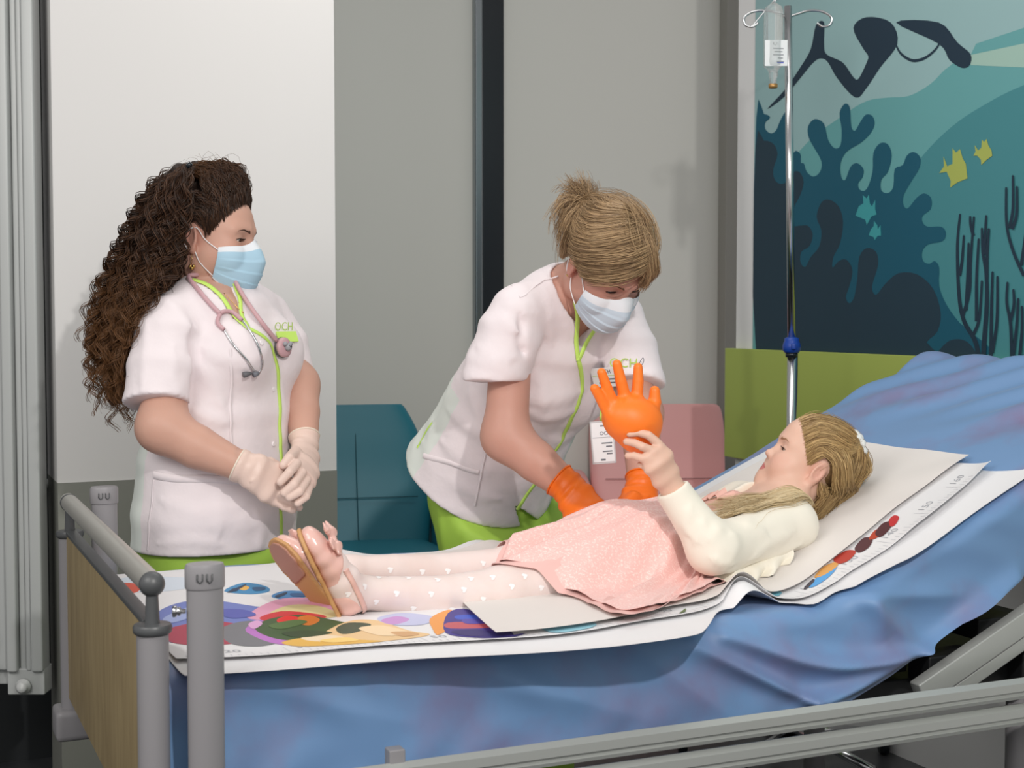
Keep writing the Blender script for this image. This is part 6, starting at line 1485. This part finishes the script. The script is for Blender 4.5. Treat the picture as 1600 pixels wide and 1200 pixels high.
# shoes
M['patent'] = mat('pink_patent', (226, 182, 172), .22, spec=.5, coat=.3); M['sole_edge'] = mat('sole_tan', (196, 148, 96), .5); M['sole'] = mat('sole_tread', (176, 130, 112), .6)
for side_, (d, n, s, L, W, f, rows), an, knee in (('near', fN, anN, shinN), ('far', fF, anF, shinF)):
    sh = gl_shoe = None
    up0 = OFF(loft([W(x, h + .002) for x, w, h in rows] + [W(1.0, .010)], [w + .0018 for x, w, h in rows] + [.011], [h + .0012 for x, w, h in rows] + [.0085], s), .0022)
    opening3 = U(ell(W(.34, .062), (.046, .046, .046), np.stack([d, s, n])), cone(W(.22, .05), W(.52, .05), .020, .017), k=.01)
    upper = SUB(up0, opening3, .003); upper = INT(upper, plane(W(0, .001), n), .002)
    lo_, hi_ = np.minimum(H_ := W(-.05, 0), W(1.1, 0)) - .05, np.maximum(W(-.05, 0), W(1.1, 0)) + .05
    sho = sdf_obj('shoe', upper, [(lo_, hi_, .0026)], M['patent'], gl)
    outl = lambda p: OFF(up0, .0022)(p - ((p - f32(W(0, .012))) @ f32(n))[:, None] * f32(n) * .995)
    so_ = INT(INT(outl, plane(W(0, -.0045), n)), plane(W(0, .0025), -n), .001)
    sdf_obj('sole', so_, [(lo_, hi_, .0022)], M['sole_edge'], sho)
    inn = INT(INT(OFF(outl, -.006), plane(W(0, -.0072), n)), plane(W(0, -.002), -n)); inn = INT(inn, plane(W(.5, 0), -d)); 
    sdf_obj('sole_pad', inn, [(lo_, hi_, .0022)], M['sole'], sho)
    # ankle strap
    c = W(.30, .034) ; ax = nrm(nrm(an - W(.42, .02)) * .6 - d * .0 - n * .25 + d * .55); a_ = nrm(np.cross(ax, s)); b_ = np.cross(ax, a_)
    leg = OFF(legN if side_ == 'near' else legF, .0016); lg = U(leg, up0)
    rp = np.array([c + (a_ * math.cos(t) + b_ * math.sin(t)) * .034 for t in np.linspace(0, 2 * PI, 41)])
    for _ in range(6): rp = snap(lg, rp, .0016, 1); rp = rp - ((rp - c) @ ax)[:, None] * ax
    mb = MB(); N = grad(lg, rp, .003); rows_ = np.stack([rp - ax * .0045, rp - ax * .0040 + N * .0018, rp + ax * .0040 + N * .0018, rp + ax * .0045], 1); mb.grid(rows_); mb.build('strap', M['patent'], sho)
    # bow
    k = W(.80, .034); k = snap(up0, [k], .004)[0]; Nn = -n
    sC = s if s @ tcN > 0 else -s; bx = nrm(.72 * sC - .70 * d); bd = nrm(np.cross(bx, n))
    bow = U(*[U(loft([k, k + bx * q * .013 + Nn * .006, k + bx * q * .027 + Nn * .004 + bd * .004], [.005, .0115, .0155], [.004, .0055, .0035], bd), loft([k, k + bx * q * .014 + Nn * .001 - bd * .014, k + bx * q * .020 - bd * .024], [.004, .0065, .008], [.002, .0022, .0016], nrm(bd + bx * q)), k=.002) for q in (-1, 1)] + [ell(k + Nn * .003, (.0068, .0068, .0068))], k=.002)
    sdf_obj('bow', bow, [(k - .045, k + .045, .0017)], M['patent'], sho)
# dress: tulle skirt draped from the waist
M['tulle'] = mat('pink_tulle', (240, 192, 186), .8, bump=(420, .5, .0012), vary=((250, 222, 216), 260, .5, .7), sheen=.3)
under = OFF(U(legN, legF, hip3, INT(tors3, plane(bs(1.1, .36, 0), BU)), k=.02), 0)
W0 = np.array([1.09, .36])
def hem_pt(x, y, t):                            # hem over the legs -> bed coordinates
    p = BT(x, y, t); s_, t__ = st(p); return (float(np.interp(s_, _s, _a)), t__)
hem3 = [bed_at(1172, 905), bed_at(1112, 938), bed_at(1050, 962), bed_at(986, 984), bed_at(938, 966), bed_at(905, 950), hem_pt(858, 925, .235), hem_pt(820, 895, .255), hem_pt(782, 870, .29), hem_pt(786, 862, .36), hem_pt(800, 858, .41), (.68, .49), (.74, .57), (.85, .63), (.97, .64), (1.08, .58), (1.16, .49)]
hem3 = crom(np.array(hem3), 8); hp_ = hem3 - W0; 
nphi, nr = 240, 60
hd_ = np.concatenate([[0], np.cumsum(np.linalg.norm(np.diff(hem3, axis=0), axis=1))]); uu = np.linspace(0, hd_[-1], nphi)
HE = np.stack([np.interp(uu, hd_, hem3[:, i]) for i in (0, 1)], 1)
wang = np.linspace(-1.25, 1.25, nphi); WE = np.stack([W0[0] - .0 - .02 * np.cos(wang), W0[1] + .075 * np.sin(wang)], 1)
rr = np.linspace(0, 1, nr)[None, :, None]
AT = WE[:, None] * (1 - rr) + HE[:, None] * rr
Ag, Tg = AT[..., 0], AT[..., 1]
top = np.zeros(Ag.shape)
for h in np.linspace(.16, .0, 65):
    p = BS(Ag.ravel(), Tg.ravel(), np.full(Ag.size, h)).astype(np.float32); hit = (under(p) < 0).reshape(Ag.shape) & (top == 0); top[hit] = h
env = top.copy()
for _ in range(60):
    e = env.copy(); e[1:-1] = (env[:-2] + env[1:-1] * 2 + env[2:]) / 4; e[:, 1:-1] = (e[:, :-2] + e[:, 1:-1] * 2 + e[:, 2:]) / 4; env = np.maximum(e, top)
ph = uu / hd_[-1]
cum = np.cumsum(np.random.default_rng(3).uniform(.5, 1.5, nphi)); cum = cum / cum[-1] * 2 * PI
cum = cum[:, None]; fold = (np.sin(cum * 21 + 2.5 * rr[..., 0]) * .6 + np.sin(cum * 13 + 1 - 2 * rr[..., 0]) * .9 + np.sin(cum * 7 + 1.5 * rr[..., 0]) * 1.1 + .35 * np.sin(cum * 34)) * (rr[..., 0] ** .8) * (1 - .55 * rr[..., 0] ** 6)
onbed = np.clip(1 - env / .05, 0, 1)
Hk = env + .007 + .0085 * (fold * (.9 + .6 * onbed) + 1.0) + .012 * onbed * (1 - rr[..., 0]) ** .5 + .014 * np.exp(-((rr[..., 0] - .12) / .10) ** 2)
stk = lift_g(np.minimum(Ag, gend), Tg, np.clip((Tg - .05) / (TW - .15), 0, 1), np.maximum(Tg - np.array([tg(x) for x in Ag.ravel()]).reshape(Ag.shape), 0)) + .012
Hk = np.maximum(Hk, stk + .004 + .004 * (fold + 1) * rr[..., 0])
Hk[:, -1] = np.minimum(Hk[:, -1], np.maximum(env, stk)[:, -1] + .009)
Gk = BS(Ag, Tg, Hk)
sk = thick(Gk, .0012).build('skirt', M['tulle'], gl, True, 80)
# inner layer peeping out beyond the hem, and the bodice
AT2 = W0 + (AT - W0) * 1.035; Hk2 = np.maximum(env * .98 + .004, stk + .001) + .003 * np.roll(fold, 6, 0) + .002
thick(BS(AT2[:, 50:, 0], AT2[:, 50:, 1], Hk2[:, 50:]), .001).build('lining', mat('pink_lining', (240, 196, 190), .6, alpha=.85), sk, True, 80)
bod = INT(OFF(U(tors3, k=.0), .006), plane(bs(1.205, .36, 0), nrm(BU + .25 * BZ)))
bod = INT(bod, plane(bs(1.045, .36, 0), -BU)); bod = DISP(bod, wob(.0025, 30, 4))
ptlo, ptUp = np.array([chestc, waist, neckb, SH3, EB3]).min(0) - .12, np.array([chestc, waist, neckb, SHF, SH3]).max(0) + .12
bo = sdf_obj('bodice', bod, [(ptlo, ptUp, .004)], mat('pink_satin', (240, 186, 174), .5, bump=(40, .25, .004)), gl)
ru = []
for t in np.linspace(.27, .45, 40): ru.append(snap(OFF(tors3, .006), [bs(1.185 + .006 * math.sin(t * 160), t, .16)], .003 + .003 * math.sin(t * 210))[0])
ru = np.array(ru); rows_ = np.stack([ru - BU * .012 - BZ * .004, ru + BZ * .003, ru + BU * .012 + BZ * .006 + BZ * (.004 * np.sin(np.linspace(0, 60, 40)))[:, None]], 1)
thick(crom(rows_.transpose(1, 0, 2).reshape(3, -1), 4).reshape(-1, 40, 3), .001).build('neck_ruffle', mat('ruffle_pink', (242, 190, 176), .55), bo, True, 80)
# cardigan
M['cardigan'] = mat('cream_knit', (238, 232, 218), .8, bump=(520, .25, .0008), sheen=.15)
cardT = OFF(loft([bs(1.045, .35, .066), waist, chestc, bs(1.28, .355, .060), neckb], [.092, .082, .088, .088, .05], [.060, .056, .058, .046, .032], BV), .009)
cardT = U(cardT, cone(SH3, bs(1.28, .33, .055), .045, .042), cone(SHF, bs(1.28, .4, .055), .042, .042), k=.03)
slv = U(cone(SH3 + V3(0, 0, .002), EB3, .047, .045), cone(EB3, WR3 + nrm(WR3 - EB3) * .012, .043, .030), k=.02)
slv = INT(slv, plane(WR3 - nrm(WR3 - EB3) * .002, nrm(WR3 - EB3)), .002)
slvF = INT(U(cone(SHF, EBF, .044, .04), cone(EBF, WRF + nrm(WRF - EBF) * .02, .04, .027), k=.02), plane(WRF, nrm(WRF - EBF)), .002)
card = U(cardT, slv, slvF, k=.02)
cG = lambda pix: cast(card, pix, 1.8, 4)
FG = [(cG(pl), a, w) for pl, a, w in (([(1125, 800), (1120, 830), (1100, 850)], .006, .010), ([(1100, 810), (1095, 835), (1085, 850)], .005, .010), ([(1140, 830), (1150, 850), (1140, 875)], .005, .012), ([(1240, 830), (1200, 850), (1170, 875)], .005, .012), ([(1250, 850), (1200, 872), (1160, 890)], .006, .012), ([(1160, 795), (1170, 820), (1200, 840)], .004, .012), ([(1080, 790), (1070, 820), (1080, 840)], .004, .010), ([(1190, 890), (1160, 885), (1130, 890)], .007, .009), ([(1110, 870), (1130, 880), (1150, 878)], .005, .010))]
cardX = DISP(card, lambda p: foldset(FG)(p) + wob(.0022, 30, 31)(p))
fop = lambda p: np.maximum(np.abs((p - f32(N0)) @ f32(BV) - .362) - .046 - .10 * np.clip(((p - f32(N0)) @ f32(BU)) - 1.22, 0, 1), -((p - f32(chestc)) @ f32(nrm(BZ - .3 * BU)) - .01))
card2 = SUB(cardX, fop, .004); card2 = SUB(card2, cone(neckb - BU * .02, neckb + (O3 - neckb) * 1.2, .056, .085), .004)
nck = plane(bs(1.325, .36, 0), nrm(BU + .3 * BZ)); card2 = INT(card2, nck, .004)
cwl = nrm(WR3 - EB3); card2 = SUB(card2, INT(cone(WR3 - cwl * .03, WR3 + cwl * .05, .0225), plane(WR3 - cwl * .03, -cwl)), .002)
sdf_obj('cardigan', card2, [(np.minimum(ptlo, WR3 - .06), np.maximum(ptUp, bs(1.33, .6, .2)), .0034)], M['cardigan'], gl, sm=2)
# loose ruffled cardigan hem on the near side
A_ = np.linspace(0, 1, 90); hemc3 = crom(np.array([BT(1110, 868, .20), BT(1140, 884, .19), BT(1178, 886, .19), BT(1210, 872, .2), BT(1245, 852, .215)]), 24)[:90]
amp = .008 * np.sin(np.linspace(0, 26, len(hemc3)))[:, None]
outd = nrm(-BV * .8 - BU * .25)
rows_ = [hemc3 + BV * .03 + BZ * .012, hemc3 + amp * outd * .4, hemc3 - BZ * .014 + amp * outd + outd * .006, hemc3 - BZ * .026 - BU * .012 + amp * 1.6 * outd + outd * .012]
rw = np.array(rows_); 
for k in range(len(rows_)):
    for i in range(rw.shape[1]):
        s_, t__ = st(rw[k, i]); a_ = float(np.interp(s_, _s, _a)); z0 = np.interp(s_, _s, _z) + .014; rw[k, i, 2] = max(rw[k, i, 2], z0)
thick(crom(rw.reshape(4, -1), 5).reshape(-1, rw.shape[1], 3), .002).build('cardigan_hem', M['cardigan'], gl, True, 80)
# hair
hm3 = hair_mat('honey_blonde', (128, 98, 62), (214, 182, 128), None, .36); hm3b = hair_mat('pale_blonde', (206, 180, 136), (240, 222, 184), None, .4)
L3 = lambda x, y, z: toW((x, y, z), O3, R3, S3)
h3f = local(head_sdf(gap=0, child=1, jaw=.93), O3, R3, S3)
cap3 = local(INT(ell((0, -.016, .050), (.078, .098, .084)), plane((0, .044, .0), (0, .90, -.43)), .008), O3, R3, S3)
for q in (.082, -.082): cap3 = SUB(cap3, local(ell((q, -.004, -.004), (.024, .028, .038)), O3, R3, S3), .01)
capm = U(cap3, chain([P(1316, 724, 2.87), P(1308, 752, 2.87), P(1290, 790, 2.85), P(1268, 812, 2.83)], [.034, .034, .028, .016]), k=.025)
bedcut = lambda p: -( (p - f32(bs(1.3, 0, .006))) @ f32(V3(-math.sin(THB) * BU[0], -math.sin(THB) * BU[1], math.cos(THB))))
capm = INT(capm, bedcut, .004)
hv, hq = surf_nets(capm, O3 - .2, O3 + .2, .004)
hair3 = quadmesh('hair', hv, hq, mat('honey_hair_base', (120, 92, 58), .6, bump=(150, .6, .004)), gl)
scr = P(1342, 694, 2.845); push3 = U(h3f, capm, k=.01)
ek3 = local(U(ell((.09, -.004, -.002), (.026, .028, .036)), ell((-.09, -.004, -.002), (.026, .028, .036))), O3, R3, S3)
s3 = []
for a in np.linspace(-1.3, 1.3, 15):
    x = .066 * math.sin(a * 1.35); y = .080 * math.cos(a * .95) - .008; z = .088 - .054 * abs(a) ** 1.5
    m1, m2 = L3(x * 1.16, y * .6 - .006, z + .034), L3(x * 1.0, y * .05 - .045, .112 - .03 * abs(a)); s3.append([L3(x, y, z), m1, m2, m2 * .35 + scr * .65, scr])
strands('hair_scalp', s3, 3000, hm3, hair3, .0005, 24, .003, None, push3, (.001, .007), 31, .8, .06, wav=.0015, clump=3, clumpr=.0015, avoid=ek3)
sgn = 1 if L3(.07, 0, 0)[1] < L3(-.07, 0, 0)[1] else -1
X3 = lambda x, y, z: L3(sgn * x, y, z)
dn = []
for a in np.linspace(0, 1, 8):                   # from temple and over the ear, down behind it to the pillow end
    st_ = X3(.064 - .01 * a, .036 - .07 * a, .052 + .035 * a); dn.append([st_, X3(.088, -.02 - .035 * a, .05 + .015 * a), X3(.088 - .01 * a, -.055 - .03 * a, .0 + .02 * a), P(1305 + 22 * a, 775 - 10 * a, 2.80 + .05 * a), P(1275 + 18 * a, 808 - 6 * a, 2.78 + .05 * a), P(1258 + 20 * a, 822 - 2 * a, 2.77 + .05 * a)])
strands('hair_long', dn, 1900, hm3, hair3, .0005, 30, .004, None, U(push3, card2, k=.0), (.003, .012), 32, .5, .3, wav=.004, clump=4, clumpr=.0025, avoid=ek3)
np_ = [[X3(.062, -.03, -.02), X3(.07, -.05, -.05), P(1285, 785, 2.80), P(1266, 812, 2.77)], [X3(.055, -.05, -.03), P(1300, 765, 2.82), P(1284, 800, 2.80), P(1262, 820, 2.78)], [X3(.02, -.085, .0), P(1325, 755, 2.87), P(1300, 795, 2.85), P(1275, 822, 2.83)]]
strands('hair_nape', np_, 1000, hm3, hair3, .0005, 24, .006, None, U(push3, card2), (.002, .01), 33, .5, .3, wav=.004, clump=4, clumpr=.0025, avoid=ek3)
fcard = U(cardX, neck3, k=.01)
lk = [[(1258, 790, 2.74), (1232, 792, 2.69), (1190, 798, 2.65), (1150, 814, 2.61), (1128, 828, 2.59)], [(1260, 786, 2.75), (1230, 784, 2.71), (1185, 785, 2.69), (1145, 792, 2.67), (1112, 802, 2.66)], [(1258, 792, 2.74), (1240, 800, 2.69), (1200, 810, 2.65), (1165, 826, 2.61), (1142, 838, 2.59)], [(1262, 782, 2.77), (1225, 780, 2.74), (1175, 780, 2.73), (1125, 782, 2.72), (1088, 786, 2.72)]]
strands('front_lock', [[P(*q) for q in g] for g in lk], 1300, hm3b, hair3, .0005, 30, .005, None, fcard, (.002, .010), 34, .4, .3, wav=.004, clump=4, clumpr=.003)
bk = [[L3(q, -.07, .11), L3(q * 1.1, -.098, .07), L3(q, -.104, .03), L3(q * .9, -.095, -.015)] for q in (-.05, -.025, 0, .025, .05)] + [[X3(.05, -.06, .11), X3(.075, -.07, .07), X3(.08, -.075, .03), X3(.07, -.08, -.01)], [X3(.04, -.07, .11), X3(.062, -.088, .07), X3(.066, -.092, .03), X3(.055, -.09, -.015)]]
strands('hair_back', bk, 1200, hm3, hair3, .0005, 22, .004, None, push3, (.001, .008), 38, .7, .15, clump=3, clumpr=.0016)
strands('hair_flyaways', s3 + dn, 90, hm3, hair3, .0004, 24, .006, None, push3, (.004, .013), 36, .4, .4, wav=.008)
bun = [[scr, P(1352, 712, 2.86), P(1356, 730, 2.86), P(1345, 742, 2.86), P(1330, 738, 2.86)], [scr, P(1348, 715, 2.83), P(1350, 732, 2.82), P(1340, 745, 2.83), P(1325, 748, 2.84)]]
strands('hair_bun', bun, 450, hm3, hair3, .00055, 20, .005, None, None, (0, 0), 37, .6, .2, clump=4, clumpr=.002)
sq = []
for t in np.linspace(0, 2 * PI, 49): sq.append(scr + (R3[:, 0] * math.cos(t) + nrm(R3[:, 2] + R3[:, 1]) * math.sin(t)) * (.017 + .003 * math.sin(9 * t)) - R3[:, 1] * .004 * math.sin(7 * t))
MB().tube(sq, .0085, 10, False).build('scrunchie', mat('white_scrunchie', (226, 228, 226), .8, bump=(120, .6, .003)), hair3)
# ================================================================== inflated glove
M['balloon'] = mat('inflated_orange_glove', (255, 126, 34), .48, sss=.2, spec=.5)
tb_ = .262
gp = lambda x, y, dt=0: BT(x, y, tb_ + dt)
palm = U(ell(gp(986, 654), (.0465, .034, .034)), ell(gp(1000, 664), (.036, .032, .032)), ell(gp(974, 648), (.031, .028, .025)), chain([gp(990, 664), gp(996, 684), gp(1004, 702), gp(1008, 716, .004)], [.036, .027, .013, .008]), k=.03)
bal = U(palm, chain([gp(929, 607), gp(938, 622), gp(950, 645)], [.0082, .0092, .0105]), chain([gp(940, 582), gp(948, 605), gp(960, 635)], [.0082, .0095, .0108]), chain([gp(964, 569), gp(970, 595), gp(978, 628)], [.0084, .0102, .0116]), chain([gp(997, 574), gp(997, 595), gp(994, 630)], [.0084, .0102, .0114]),
        chain([gp(1023, 611, -.004), gp(1023, 628, -.004), gp(1014, 658)], [.0096, .0118, .0145]), k=.008)
bg = sdf_obj('inflated_glove', bal, [(gp(985, 640) - .13, gp(985, 640) + .13, .0022)], M['balloon'])
tag(bg, 'orange rubber glove blown up like a balloon in the girl\'s raised hand', 'inflated glove')
# ================================================================== light
sc = bpy.context.scene
w = bpy.data.worlds.new('room_air'); sc.world = w; w.use_nodes = True
w.node_tree.nodes['Background'].inputs['Color'].default_value = (1, .985, .97, 1)
w.node_tree.nodes['Background'].inputs['Strength'].default_value = .40
def area(name, loc, to, sx, sy, e, col=(1, .97, .93)):
    l = bpy.data.lights.new(name, 'AREA'); l.shape = 'RECTANGLE'; l.size = sx; l.size_y = sy; l.energy = e; l.color = col
    o = bpy.data.objects.new(name, l); C.objects.link(o); o.location = loc
    o.rotation_euler = (Vector(to) - Vector(loc)).to_track_quat('-Z', 'Y').to_euler(); return o
area('ceiling_lamp', (-1.5, .6, 2.5), (-.1, 2.9, .85), 1.6, 1.2, 34)
area('ceiling_lamp', (.6, -.5, 2.3), (.3, 3.0, .8), 1.8, 1.4, 14)
area('ceiling_spot', (.75, 0, 2.56), (.5, 3.6, 1.2), .09, .09, 42)
area('ceiling_lamp', (.1, 3.3, 2.8), (.1, 3.1, 0), 1.4, .7, 9)
sc.view_settings.view_transform = 'Standard'; sc.view_settings.look = 'None'; sc.view_settings.gamma = 1; sc.view_settings.exposure = 0
sc.view_settings.use_curve_mapping = False
sc.cycles.max_bounces = 8; sc.cycles.use_denoising = True
